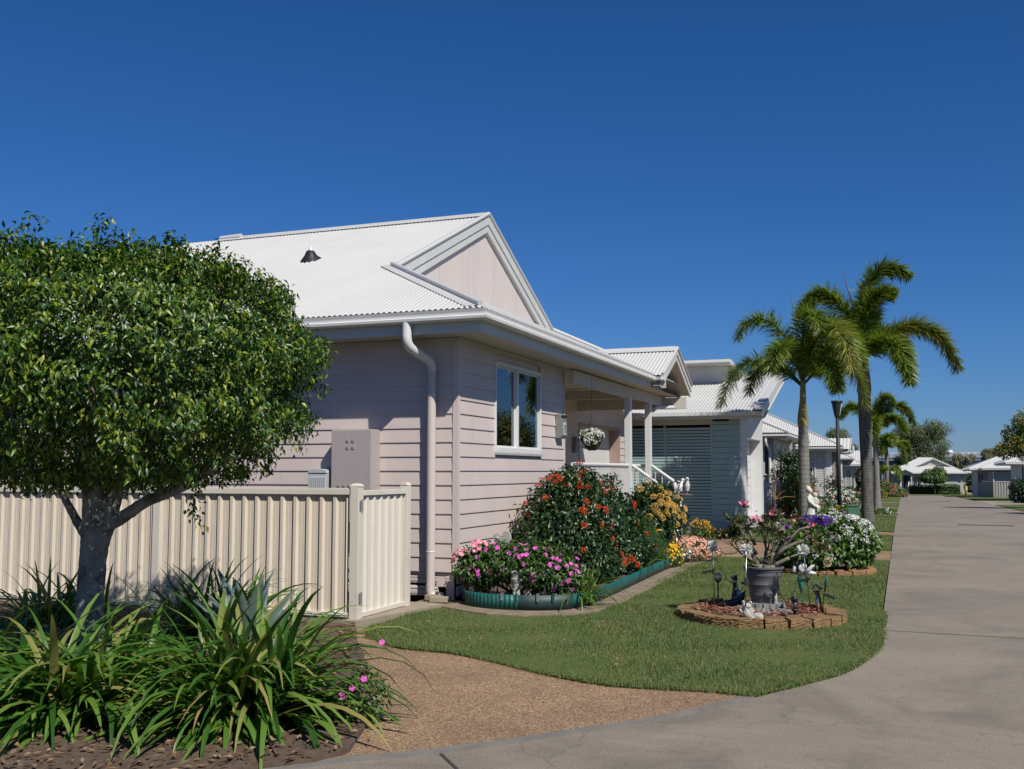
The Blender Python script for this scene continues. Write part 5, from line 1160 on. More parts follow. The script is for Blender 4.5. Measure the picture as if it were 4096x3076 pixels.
# big dark-trunked palm
palm((-1.07, 35.06, 0), [(.0, -.1, .24), (0, .25, .195), (0, 1.0, .175), (.0, 2.2, .185), (.0, 3.3, .20), (0, 3.9, .20), (0, 4.1, .19)],
     [(0, 4.08, .20), (.0, 4.25, .225), (.0, 4.55, .21), (0, 5.0, .16), (.0, 5.6, .12), (0, 6.2, .08)],
     [(0, 6.0, .05), (-.25, 6.9, .04), (-.5, 7.8, .02), (-.62, 8.3, .005)],
     [[(0, 0, 5.6), (-.15, -.2, 7.6), (.35, -.3, 8.75), (1.42, -.3, 7.95)],
      [(0, 0, 5.6), (-.5, .2, 7.2), (-1.35, .2, 8.1), (-1.98, .2, 6.7)],
      ['old', (0, 0, 5.2), (.9, .0, 6.3), (2.2, -.2, 7.2), (2.98, -.2, 4.9)],
      [(0, 0, 5.1), (.3, -1.0, 6.0), (.6, -1.7, 5.9), (.75, -1.9, 4.35)],
      [(0, 0, 5.1), (-.5, -.3, 6.2), (-.9, -.4, 6.0), (-1.05, -.4, 4.25)],
      [(0, 0, 5.4), (.25, .8, 7.2), (.7, 1.5, 7.4), (.95, 1.9, 6.0)],
      [(0, 0, 5.2), (-.4, .9, 6.4), (-.8, 1.6, 6.2), (-1.0, 1.9, 5.0)],
      [(0, 0, 5.5), (-.05, -.3, 6.9), (.25, -.5, 7.6), (.8, -.6, 7.3)], [(0, 0, 5.3), (.6, .5, 6.4), (1.3, .9, 6.6), (1.8, 1.0, 5.4)], [(0, 0, 5.3), (-.6, .4, 6.6), (-1.2, .6, 6.9), (-1.6, .7, 5.8)]],
     'tallest palm with dark ringed trunk, standing nearest the road edge', tm=M['palmdark'], sm=M['shaftgrey'], n=2100, Lm=.68, W=.028)
palm((-1.19, 54.39, gz(54.4)), [(.0, -.35, .25), (0, .1, .17), (0, 1.0, .14), (0, 2.4, .14), (0, 2.8, .13)], [(0, 2.78, .14), (0, 3.0, .15), (0, 3.4, .11), (0, 4.0, .08)], [(.05, 3.9, .03), (.05, 5.0, .015), (.05, 5.3, .004)],
     [[(0, 0, 3.6), (-.7, 0, 5.0), (-1.35, 0, 5.2), (-1.72, 0, 4.3)], [(0, 0, 3.6), (.6, -.1, 5.2), (1.35, -.1, 5.4), (1.9, -.1, 3.95)], [(0, 0, 3.7), (.1, -.3, 5.3), (.4, -.5, 5.6), (.7, -.6, 5.0)],
      [(0, 0, 3.5), (.5, -.6, 4.6), (.9, -1.0, 4.4), (1.1, -1.1, 3.5)], [(0, 0, 3.5), (-.3, -.8, 4.5), (-.5, -1.1, 4.2), (-.5, -1.2, 3.4)], [(0, 0, 3.6), (.2, .8, 5.0), (.3, 1.3, 4.8), (.4, 1.5, 4.0)]],
     'smaller palm half hidden behind the tallest palm trunk', n=1200, Lm=.60, W=.034)
palm((-1.55, 121, gz(121)), [(.0, -1.3, .3), (0, 0, .24), (0, 2.4, .22), (0, 3.2, .2)], [(0, 3.15, .22), (0, 3.5, .22), (0, 4.4, .12)], [(-.1, 4.3, .05), (-.2, 5.8, .03), (-.25, 7.6, .004)],
     [[(0, 0, 3.9), (-.3, 0, 5.6), (-.9, 0, 5.5), (-1.3, 0, 4.6)], [(0, 0, 4), (.9, 0, 5.3), (2.3, 0, 5.6), (2.6, 0, 3.2)], [(0, 0, 3.9), (.5, -.5, 5.4), (1.5, -.8, 5.2), (1.75, -.8, 2.5)], [(0, 0, 4), (0, -.8, 5.8), (.1, -1.3, 5.8), (.2, -1.6, 4.6)], [(0, 0, 3.9), (-.5, -.6, 5), (-1, -1, 4.6), (-1.1, -1, 3.4)]],
     'distant palm above the flower bed near the end of the road', n=500, Lm=1.0, W=.09)
palm((-1.2, 118, gz(118)), [(.0, -1.3, .2), (0, .3, .16), (0, 1.3, .15)], [(0, 1.25, .15), (0, 1.8, .08)], None,
     [[(0, 0, 1.5), (-.6, 0, 2.3), (-1.0, 0, 2.4), (-1.3, 0, 1.2)], [(0, 0, 1.5), (.5, 0, 2.4), (.9, 0, 2.4), (1.2, 0, 1.3)], [(0, 0, 1.5), (.2, -.5, 2.2), (.5, -.9, 1.9), (.7, -1, .5)], [(0, 0, 1.5), (-.3, .6, 2.3), (-.5, 1, 2.1), (-.6, 1.1, 1.3)]],
     'young short palm below the distant palm', n=180, Lm=.6, W=.09)
# ------------------------------------------------------------------ far trees
def tree(name, base, label, trunk, ells, n, L, W, m, tb=None, group=None, cat='tree', gaps=.0, **k):
    root = empty(name, base, label, cat, group); limb_obj('trunk', root, trunk, tb or M['gumbark'], 0)
    bush('crown', root, ells, n, L, W, m, part='crown', **k); return root
def gum(base, h, w_, nblob, label, m, L=.5, dens=900, seed=1, low=.32):
    rs = random.Random(seed); x, y, z = base; ells = []; tr = [([(x, y, z-.2), (x+.1, y, z+h*.25), (x-.1, y, z+h*.5)], [h*.022, h*.017, h*.012])]
    for i in range(nblob):
        a = rs.uniform(0, 6.28); t = rs.random(); r = w_*math.sqrt(rs.random())*(1-.35*abs(t-.35)); zc = z+h*(low+(1-low)*.93*t); c = (x+r*math.cos(a), y+r*math.sin(a)*.8, zc); s = rs.uniform(.075, .15)*h
        ells.append((c, (s*1.05, s*1.05, s*.8))); tr.append(([(x, y, z+h*(.18+.3*t)), (x+(c[0]-x)*.5, y+(c[1]-y)*.5, z+(zc-z)*.75), (c[0], c[1], c[2]+s*.2)], [h*.012, h*.008, h*.003]))
    return tree('gum_tree', base, label, tr, ells, dens*nblob, L, L*.36, m, shell=(.25, 1.0), out=.3, grav=.7, lump=.28)
gum((3.4, 205, gz(205)), 13.0, 5.0, 84, 'large spreading gum tree behind the house at the end of the road', M['gum'], .40, 330, 3, .10)
gum((-9.3, 165, gz(165)), 9.8, 3.0, 15, 'gum tree between the lamp post and the tallest palm trunk', M['gum'], .36, 700, 5, .25)
gum((16.0, 190, gz(190)), 8.0, 3.4, 16, 'gum tree just left of the tree turning orange', M['gumred'], .45, 500, 8, .25)
gum((11.6, 200, gz(200)), 7.6, 4.0, 14, 'sparse bronze gum in front of the grey shed', M['gumred'], .45, 260, 11, .2)
# tree with orange tints at the right edge
OX, OY = 6.5, 60.0; oz = gz(60)
oe = [((OX, OY, 3.3), (1.1, 1.2, .8)), ((OX-.6, OY-.2, 3.0), (.8, .9, .6)), ((OX-1.35, OY, 2.75), (.6, .7, .42)), ((OX-.9, OY+.3, 3.6), (.6, .7, .5)), ((OX-.45, OY-.1, 4.25), (.55, .6, .55)), ((OX+.3, OY+.1, 4.2), (.8, .8, .6)), ((OX+.9, OY, 3.4), (1.0, 1.1, 1.1)), ((OX+.5, OY-.6, 2.5), (.9, .8, .55)), ((OX-.1, OY+.1, 2.5), (.7, .8, .42)), ((OX+1.6, OY+.3, 2.6), (.8, .9, .6))]
tree('street_tree', (OX+.6, OY, oz), 'leafy tree turning orange at the right edge of the road', [([(OX+.6, OY, oz-.1), (OX+.55, OY, 1.2), (OX+.4, OY, 2.2), (OX+.2, OY, 3.6)], [.12, .10, .08, .03]), ([(OX+.5, OY, 1.8), (OX-.4, OY, 2.7), (OX-1.2, OY, 2.9)], [.06, .045, .02])], oe, 9500, .17, .085, M['oak'], M['bark'], shell=(.3, 1.0), lump=.22, grav=.3)
tree('street_tree', (8.6, 48, gz(48)), 'roadside tree standing past the right edge, mirrored in the front window of the pink house', [([(8.6, 48, gz(48)-.1), (8.6, 48, 1.8), (8.5, 48, 3.2)], [.12, .10, .05])], [((8.4, 48, 3.6), (1.5, 1.6, 1.0)), ((7.6, 47.6, 3.1), (.9, .9, .6)), ((9.4, 48.4, 3.2), (1.0, 1.0, .7))], 5000, .18, .09, M['oak'], M['bark'], shell=(.3, 1.0), lump=.2)
# small tree and hedge before the far house
gE_ = gz(147)
tree('small_tree', (4.0, 147, gE_), 'small round dark green tree on the lawn of the far house', [([(3.95, 147, gE_-.1), (4.0, 147, gE_+.8), (4.1, 147, gE_+1.8)], [.12, .10, .06]), ([(4.0, 147, gE_+1.2), (3.3, 147, gE_+2.2)], [.06, .03]), ([(4.0, 147, gE_+1.2), (4.8, 147, gE_+2.3)], [.06, .03])], [((3.7, 147, .95), (1.4, 1.3, .95)), ((4.5, 147, 1.5), (.9, .9, .8)), ((4.7, 147, .7), (.8, .8, .6)), ((2.9, 147, .8), (.7, .7, .6))], 3600, .30, .15, M['pleaf'], M['bark'], shell=(.4, 1.0), lump=.2)
def hedge_box(label, x0, x1, y0, y1, z0, z1, n, L, m, cat='hedge', group=None):
    root = empty('hedge', ((x0+x1)/2, (y0+y1)/2, z0), label, cat, group); k = int(n)
    f = rng.integers(0, 5, k); u = rng.random(k); v = rng.random(k); X = x0+(x1-x0)*u; Y = y0+(y1-y0)*v; Z = z0+(z1-z0)*rng.random(k)
    Y = np.where(f < 2, y0+rng.normal(0, .05, k), Y); Z = np.where(f == 2, z1+rng.normal(0, .05, k), Z); X = np.where(f == 3, x0, np.where(f == 4, x1, X))
    P = np.stack([X, Y, Z], 1); leaves('foliage', P, rdir(k), nrm(rdir(k)+np.array([0, -.6, .6])), L*rng.uniform(.6, 1.2, k), L*.5, m, root)
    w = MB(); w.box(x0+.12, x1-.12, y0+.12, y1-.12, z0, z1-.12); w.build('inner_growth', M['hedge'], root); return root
hedge_box('long clipped hedge under the verandah of the far house', .95, 7.0, 148.0, 148.8, gE_-.1, -.28, 3000, .2, M['vleaf'])
def shrub(label, base, ells, n, L, W, m, flowers=(), cat='shrub', group=None, name='shrub', stems=True, **k):
    root = empty(name, base, label, cat, group); bush('foliage', root, ells, n, L, W, m, **k)
    if stems:
        ch = []
        for e in ells:
            for j in range(3): c = Vector(e[0]); ch.append(([(base[0]+random.uniform(-.08, .08), base[1]+random.uniform(-.08, .08), base[2]), Vector(base).lerp(c, .5)+Vector((random.uniform(-.1, .1), 0, 0)), c+Vector((random.uniform(-.5, .5)*e[1][0], random.uniform(-.5, .5)*e[1][1], .3*e[1][2]))], [.012, .010, .005]))
        limb_obj('stems', root, ch, M['bark'], 0, n=5)
    for (meshes, cnt, kw) in flowers:
        p, nn = facing(ells, cnt, **kw); put_heads(root, meshes, p, nn)
    return root
HX = {k: [head_mesh(k+'_head', nn, r, pl, pw, M[mm], fl) for _ in range(3)] for k, nn, r, pl, pw, mm, fl in (
    ('red', 120, .042, .015, .014, 'red', .85), ('yel', 120, .044, .016, .014, 'yellow', .85), ('pent', 34, .040, .022, .018, 'whitep', .5), ('pmau', 22, .026, .018, .014, 'mauvep', .5), ('farred', 14, .05, .06, .05, 'red', .6), ('farpink', 14, .06, .07, .06, 'hotpink', .6), ('farwhite', 14, .05, .06, .05, 'whitep', .6), ('fargold', 10, .05, .06, .05, 'goldp', .6))}
FL = {'vinca': [flower_mesh('vinca_flower', 5, .030, M['magenta'])], 'pet': [flower_mesh('petunia_flower', 5, .040, M['purple'], .35)], 'trump': [flower_mesh('trumpet_flower', 5, .042, M['pinkrose'], .5)], 'rose': [flower_mesh('rose_flower', 5, .040, M['hotpink'], .5)]}
G_F = 'shrubs of the front gardens further along the street'
shrub('flowering shrub with red blooms beside the white picket fence, behind the palm', (-3.4, 37.5, gz(37.5)), [((-3.45, 37.5, .55), (.62, .6, .75)), ((-3.1, 37.2, .35), (.5, .5, .6)), ((-3.95, 37.3, .25), (.4, .4, .55)), ((-3.5, 37.6, 1.1), (.5, .5, .4))], 5200, .10, .055, M['pleaf'], [(HX['farred'], 46, dict(zmin=-.1)), (HX['farpink'], 6, {}), (HX['fargold'], 2, {})], group=G_F, lump=.25)
shrub('dark bushy tree against the third house wall', (-4.0, 43.0, gz(43)), [((-4.05, 43, 1.75), (.72, .6, .6)), ((-4.5, 43, 1.45), (.5, .5, .4)), ((-3.75, 42.9, 1.2), (.55, .5, .5)), ((-4.3, 43, 2.15), (.5, .45, .3)), ((-4.6, 43, .9), (.5, .4, .35))], 3000, .13, .07, M['hedge'], [], cat='small tree', group=G_F, shell=(.2, 1.0), lump=.3)
shrub('leggy rose bush with few red flowers before the louvred house', (-3.3, 57, gz(57)), [((-3.5, 57, .9), (.5, .45, .5)), ((-3.2, 57, .4), (.5, .4, .4)), ((-2.7, 56.8, .2), (.4, .4, .4))], 900, .12, .07, M['vleaf'], [(HX['farred'], 7, {}), (HX['farpink'], 4, {})], group=G_F, shell=(.2, 1.0), lump=.35)
shrub('low bed of yellow and white daisies left of the lamp post', (-2.3, 37.6, gz(37.6)), [((-2.4, 37.6, .10), (.55, .5, .32)), ((-1.95, 37.8, .12), (.4, .4, .3))], 1600, .09, .035, M['pleaf'], [(HX['fargold'], 14, {}), (HX['farwhite'], 6, {})], group=G_F)
shrub('white flowering shrub with pink tips behind the green utility box', (-2.2, 47.5, gz(47.5)), [((-2.6, 47.5, .35), (.7, .6, .5)), ((-1.95, 47.5, .25), (.6, .55, .42))], 2600, .11, .06, M['vleaf'], [(HX['farwhite'], 60, {}), (HX['farpink'], 7, {})], group=G_F)
shrub('small dark bush under the lattice door', (-4.7, 104, gz(104)), [((-4.75, 104, gz(104)+.45), (.55, .5, .6)), ((-4.1, 104, gz(104)+.3), (.6, .5, .4))], 1500, .2, .1, M['vleaf'], [], group=G_F)
shrub('tall dark climber between the palms at the cream house corner', (-3.2, 92, gz(92)), [((-3.25, 92, 1.1), (.42, .5, .8)), ((-3.1, 92, .1), (.6, .5, .9))], 2200, .2, .11, M['hedge'], [(HX['farwhite'], 8, {}), (HX['farred'], 12, {})], group=G_F)
shrub('mound of red and bronze bedding plants behind the palm trunks', (-2.7, 100, gz(100)), [((-2.8, 100, -.2), (.8, .6, .7)), ((-2.0, 100, -.5), (.7, .6, .5))], 2200, .18, .09, M['oak'], [(HX['farred'], 14, dict(zmin=-.8)), (HX['farwhite'], 6, dict(zmin=-.8))], group=G_F)
shrub('bright pink and orange flower bed beside the road near its end', (-1.3, 112, gz(112)), [((-1.9, 112.5, -.1), (.8, .7, .8)), ((-.9, 112, -.25), (.7, .6, .7)), ((-1.2, 111.5, -.6), (.9, .6, .5)), ((-.2, 112, -.6), (.7, .5, .45))], 4200, .18, .1, M['pleaf'], [(HX['farpink'], 40, {}), (HX['fargold'], 16, {}), (HX['farred'], 24, {})], group=G_F, lump=.25)
shrub('small white flowered ground plant near the road edge by the palm', (-.62, 45.0, gz(45)), [((-.7, 45.0, gz(45)+.08), (.5, .35, .16))], 800, .09, .05, M['vleaf'], [(HX['farwhite'], 5, {})], cat='plant', group=G_F, stems=False)
shrub('low dark ground plant behind the tallest palm trunk', (-1.75, 44.6, gz(45)), [((-1.75, 44.6, gz(45)+.1), (.45, .3, .2))], 600, .1, .05, M['hedge'], [(HX['farwhite'], 2, {})], cat='plant', group=G_F, stems=False)
shrub('large dark shrub at the right edge, before the grey fence', (8.0, 80, gz(80)), [((8.1, 80, .0), (1.0, 1.0, .9)), ((7.75, 79.6, .55), (.8, .7, .55)), ((8.9, 80, .3), (.9, 1, .9)), ((8.6, 79.5, -.2), (1.0, .9, .6))], 7000, .16, .09, M['hedge'], [], group=G_F, lump=.2)
shrub('magenta bougainvillea over the dark shrub at the right edge', (9.1, 80.8, gz(80)), [((9.0, 80.6, 1.2), (.5, .5, .4)), ((9.3, 80.6, .7), (.4, .4, .5))], 900, .13, .1, petal('bougainvillea_bract', [(.35, .02, .12), (.5, .04, .2)]), [], group=G_F)
shrub('dark tree in shade beside the far house wall', (8.6, 140, gz(140)), [((8.7, 140, .6), (1.1, 1, .9)), ((8.2, 140, -.3), (.9, .8, .7)), ((9.2, 140, -.2), (.8, .8, .8))], 2600, .26, .14, M['hedge'], [], cat='small tree', group=G_F, lump=.2)
# ================================================================== garden bed along the pink house
G_B = 'plants in the edged garden bed'
edge = empty('garden_edging', (-4.0, 11.0, .05), 'green plastic edging strip round the garden bed, torn and faded along its foot', 'edging')
def edging(pts, wave, mat_, label=None, h=.17, z0=.045, amp=.008):
    P = smooth_path(pts, 14); V = []; s = 0
    for i, p in enumerate(P):
        a = Vector(P[max(0, i-1)]); b = Vector(P[min(len(P)-1, i+1)]); d = (b-a).normalized(); n = Vector((d.y, -d.x))
        if i: s += (Vector(p)-Vector(P[i-1])).length
        o = n*(amp*math.sin(s*2*math.pi/.055) if wave else 0); V += [(p[0]+o.x, p[1]+o.y, z0), (p[0]+o.x+n.x*.006, p[1]+o.y+n.y*.006, z0+h)]
    F = [(2*i, 2*i+2, 2*i+3, 2*i+1) for i in range(len(P)-1)]; o = link_mesh('edging_strip', np_mesh('edging_strip', V, np.array(F)), mat_, edge, True)
    m = o.modifiers.new('solid', 'SOLIDIFY'); m.thickness = .006
    if label: o['label'] = label
    return o
edging([(-4.86, 11.30), (-4.80, 11.16), (-4.62, 11.04), (-4.42, 10.97), (-4.2, 10.95), (-4.08, 10.965)], True, M['edging'], 'corrugated bright green strip')
edging([(-4.08, 10.97), (-3.95, 10.985), (-3.75, 11.07), (-3.58, 11.22), (-3.55, 11.34)], False, M['edgingdark'], 'smooth dark green strip')
edging([(-3.56, 11.3), (-3.47, 11.6), (-3.45, 12.3), (-3.48, 13.6), (-3.50, 14.3)], True, M['edging'], None, .16, .05, .004); edging([(-3.5, 14.32), (-3.53, 15.4), (-3.55, 16.2)], True, M['edging'], None, .17, .05, .004); edging([(-3.55, 16.22), (-3.52, 17.4), (-3.50, 18.5), (-3.62, 18.95)], True, M['edging'], None, .17, .05, .004)
edging([(-5.04, 11.62), (-4.98, 11.45), (-4.86, 11.28)], False, M['edgingdark'], 'dark strip curving up to the wall', .24)
for x, y, m in ((-4.27, 10.945, 'galv'), (-4.10, 10.955, 'edging'), (-3.86, 10.995, 'galv'), (-3.70, 11.075, 'edging'), (-3.48, 14.3, 'edging'), (-3.53, 16.2, 'edging')):
    w = MB(); w.box(x-.014, x+.014, y-.012, y-.006, .15, .232); w.box(x-.014, x+.014, y-.006, y+.03, .226, .232); w.build('clip', M[m], edge)
ve = [((-4.45, 11.42, .54), (.44, .30, .24)), ((-4.05, 11.42, .50), (.38, .30, .26)), ((-3.74, 11.45, .40), (.28, .26, .26)), ((-4.74, 11.4, .42), (.26, .24, .24))]
vin = shrub('bushy plant with bright magenta flowers at the front of the garden bed', (-4.25, 11.42, .12), ve, 9500, .055, .028, M['vleaf'], [], cat='flowering plant', group=G_B, lump=.25, shell=(.5, 1.0))
p, nn = facing(ve, 62, bias=(.3, -.85, .55)); put_heads(vin, FL['vinca'], p, nn, 'flower', .85, 1.25)
de = [((-4.82, 11.25, .50), (.17, .17, .16)), ((-4.72, 11.3, .62), (.16, .14, .12))]
des = shrub('pink and white trumpet flowered plant beside the house corner', (-4.82, 11.25, .12), de, 420, .075, .034, M['vleaf'], [], cat='flowering plant', group=G_B, shell=(.3, 1.0))
p, nn = facing([((-4.88, 11.2, .58), (.10, .1, .1)), ((-4.68, 11.25, .70), (.12, .1, .08))], 24, bias=(.2, -.6, .7)); put_heads(des, FL['trump'], p, nn, 'flower', .8, 1.2)
clump('strap_plant', (-3.52, 11.62, .08), 120, .62, .026, 'bright green strap-leaved clump spilling over the edging at the bed corner', 'plant', G_B, M['spider'], spread=.14, bend=2.0)
clump('strap_plant', (-4.05, 11.75, .10), 12, .72, .05, 'few upright striped strap leaves behind the magenta flowers', 'plant', G_B, M['spider'], spread=.15, bend=.4, elv=(1.2, 1.5))
clump('strap_plant', (-3.63, 14.95, .10), 9, .62, .05, 'small yellowish strap-leaved plant behind the middle glass ball', 'plant', G_B, M['spider'], spread=.06, bend=1.5, elv=(.7, 1.5))
clump('strap_plant', (-3.7, 17.0, .10), 12, .6, .04, 'strap-leaved plant between the yellow and peach flower mounds', 'plant', G_B, M['spider'], spread=.1, bend=1.6, elv=(.7, 1.5))
ie = [((-4.30, 13.35, .80), (.60, .72, .66)), ((-4.3, 14.5, .88), (.70, .95, .64)), ((-4.0, 14.9, .45), (.5, .9, .42)), ((-4.32, 13.8, 1.26), (.46, .62, .38)), ((-3.98, 13.5, .40), (.42, .7, .34))]
ix = shrub('tall dark leaved hedge bush with scarlet flower heads under the porch rail', (-4.2, 14.2, .12), ie, 21000, .078, .040, M['ixleaf'], [], cat='flowering shrub', group=G_B, lump=.22, shell=(.62, 1.0))
p, nn = facing(ie, 40, bias=(.4, -.75, .65), spread=.75); put_heads(ix, HX['red'], p, nn, 'flower_head', .8, 1.15)
p, nn = facing([((-3.62, 14.2, .32), (.12, .4, .12))], 6); put_heads(ix, HX['red'], p, nn, 'flower_head', .7, 1.1)
put_heads(ix, HX['red'], [(-4.25, 13.9, 1.70), (-4.22, 13.95, 1.60), (-4.55, 13.3, 1.48), (-4.62, 13.2, 1.40), (-4.42, 13.4, 1.52), (-4.75, 13.1, 1.0), (-4.78, 13.1, .85)], None, 'flower_head', .9, 1.2)
ye = [((-3.98, 17.0, .80), (.46, .62, .58)), ((-3.95, 17.7, .78), (.44, .6, .56)), ((-3.8, 16.5, .80), (.35, .4, .48))]
yx = shrub('dark leaved hedge bush with apricot yellow flower heads beside the steps', (-3.95, 17.2, .12), ye, 11000, .078, .040, M['ixleaf'], [], cat='flowering shrub', group=G_B, lump=.2, shell=(.6, 1.0))
p, nn = facing(ye, 52, bias=(.75, -.7, .35), spread=.6); put_heads(yx, HX['yel'], p, nn, 'flower_head', .85, 1.25)
fe = [((-3.74, 15.7, .48), (.24, .42, .40)), ((-3.66, 16.1, .36), (.2, .3, .28)), ((-3.78, 15.3, .42), (.2, .3, .3))]
fn = shrub('soft ferny green plant with one small yellow flower', (-3.72, 15.7, .12), fe, 15000, .045, .006, M['fern'], [], cat='plant', group=G_B, lump=.2, shell=(.35, 1.0), grav=-.2, out=.5, rnd=.9)
put_heads(fn, HX['fargold'], [(-3.5, 15.55, .70)], None, 'flower', .45, .5)
def mound(label, ells, base, n_l, blossoms, r, m, cat='flowering plant'):
    root = shrub(label, base, ells, n_l, .05, .025, M['vleaf'], [], cat=cat, group=G_B, stems=False); P = []; Nn = []
    pts, nn = facing(ells, blossoms, bias=(.2, -.35, .5), spread=.9, rr=1.02); V = []; F = []; o = 0
    for q, d in zip(pts, nn):
        k = 11; az = rng.uniform(0, 6.28, k); dd = Vector(d); M3 = dd.to_track_quat('Z', 'Y').to_matrix(); D = np.array([M3 @ Vector((math.cos(a), math.sin(a), .35)) for a in az]); v, f = leaf_geo(np.tile(q, (k, 1)), D, np.tile(np.array(d), (k, 1)), r*rng.uniform(.8, 1.1, k), r*.45, fold=.1, droop=-.1)
        V.append(v); F.append(f+o); o += len(v)
    b = link_mesh('blossoms', np_mesh('blossoms', np.concatenate(V), np.concatenate(F)), m, root); b['kind'] = 'stuff'; return root
mound('mound of gold yellow daisies hanging over the green edging', [((-3.56, 16.75, .24), (.14, .32, .20)), ((-3.5, 16.95, .14), (.08, .25, .12))], (-3.56, 16.8, .1), 500, 120, .030, M['goldp'])
mound('mound of peach pink daisies spilling over the end of the bed', [((-3.52, 18.1, .24), (.36, .5, .21)), ((-3.3, 18.4, .16), (.25, .35, .16))], (-3.5, 18.2, .1), 900, 420, .032, M['peachp'])
# pot with orange flowers at the end of the bed
pt = empty('flower_pot', (-3.62, 19.6, .01), 'terracotta pot of orange yellow daisies at the foot of the steps', 'flower pot', G_B)
w = MB(); w.lathe([(.12, 0), (.17, .26), (.19, .27), (.19, .31), (.16, .31), (.15, .26)], (-3.62, 19.6, .01), 20); w.build('pot', M['terracotta'], pt, True)
pe = [((-3.62, 19.6, .50), (.22, .22, .18)), ((-3.38, 19.5, .42), (.16, .15, .12))]; bush('foliage', pt, pe, 700, .07, .022, M['vleaf'], shell=(.3, 1.0))
put_heads(pt, [head_mesh('orange_head', 20, .04, .04, .016, M['orangep'], .35)], *facing(pe, 12, bias=(.1, -.6, .7)), 'flower_head', .9, 1.3)
lp = shrub('spindly lilac flowered plant behind the bird stand pole', (-4.0, 19.3, .02), [((-3.95, 19.3, .55), (.2, .2, .22))], 300, .06, .016, M['vleaf'], [([head_mesh('lilac_head', 14, .022, .02, .01, M['lilacp'], 1.2)], 22, {})], cat='plant', group=G_B, shell=(.2, 1.0))
# ornaments in the bed
def crackle_ball(base, h, label):
    x, y, z = base; r = empty('solar_stake_light', base, label, 'solar light', 'crackled glass balls on steel stakes')
    w = MB(); w.tube([(x, y, z-.05), (x+.005, y, z+h)], .008, 8); w.build('stake', M['steel'], r, True)
    w = MB(); w.ell((x+.005, y, z+h+.045), .05, 14, 10, wob=.05); w.build('glass_ball', M['chrome'], r)
    w = MB(); w.lathe([(.022, 0), (.03, .03), (.026, .035)], (x+.005, y, z+h-.03), 10); w.build('collar', M['black'], r)
crackle_ball((-3.86, 11.24, .12), .27, 'crackled silver ball on a stake among the magenta flowers')
crackle_ball((-3.63, 14.8, .12), .33, 'crackled silver ball on a stake before the ferny plant')
crackle_ball((-3.62, 17.45, .12), .42, 'crackled silver ball on a stake above the peach flowers')
sc_ = empty('scroll_ornament', (-4.62, 11.78, .12), 'white cast scroll ornament standing against the wall behind the flowers', 'ornament')
w = MB()
for i in range(8):
    a = i*math.pi/4; w.ell((-4.66+.028*math.cos(a), 11.78, .79+.028*math.sin(a)), (.018, .010, .013), 8, 5, rot=Matrix.Rotation(-a, 3, 'Y'))
w.tube([(-4.66+.052*math.cos(i*.42), 11.78, .79+.052*math.sin(i*.42)) for i in range(16)], .008, 6); w.ell((-4.66, 11.77, .79), .014, 8, 6); w.tube([(-4.66, 11.79, .74), (-4.66, 11.79, .10)], .012, 6)
blend(w.build('rosette', M['stone'], sc_), .005, 2)
w = MB(); w.tube([(-4.59, 11.80, .66), (-4.59, 11.80, .82), (-4.575, 11.80, .86), (-4.545, 11.80, .872), (-4.51, 11.80, .86), (-4.495, 11.80, .82), (-4.49, 11.80, .70)], .013, 8); w.box(-4.585, -4.50, 11.79, 11.81, .62, .85); w.tube([(-4.54, 11.8, .65), (-4.54, 11.8, .1)], .015, 6); blend(w.build('scroll_arch', M['stone'], sc_), .008, 2)
ch = empty('pedestal', (-4.20, 11.22, .12), 'small weathered white carved pedestal half hidden under the magenta flowers', 'ornament')
w = MB(); w.lathe([(.075, 0), (.07, .04), (.045, .07), (.04, .14), (.055, .2), (.07, .26), (.06, .3), (.085, .34), (.085, .37)], (-4.20, 11.22, .10), 14, wob=.08); blend(w.build('carved_stem', M['stone'], ch), .008, 1, .02, .03)
fg = empty('figurine', (-4.08, 11.28, .12), 'little dark grey seated figurine in the shade beside the white pedestal', 'ornament')
w = MB(); w.ell((-4.08, 11.28, .18), (.04, .035, .06)); w.ell((-4.08, 11.275, .26), .028); w.tube([(-4.105, 11.27, .2), (-4.09, 11.245, .15)], .012, 6); w.tube([(-4.055, 11.27, .2), (-4.07, 11.245, .15)], .012, 6); blend(w.build('body', M['stone'], fg), .006, 2)
# trio of white mushroom lights
mr = empty('mushroom_ornament', (-3.50, 17.3, .1), 'three tiny white mushrooms on thin stems beside the peach flowers', 'ornament')
for dx, dy, h in ((-.02, 0, .19), (.03, -.1, .13), (.10, .05, .17)):
    w = MB(); x, y = -3.47+dx, 17.25+dy; w.tube([(x, y, .08), (x, y, .08+h)], .006, 6); w.lathe([(.032, 0), (.030, .015), (.015, .045), (.003, .06)], (x, y, .07+h), 12); w.build('mushroom', M['white'], mr, True)
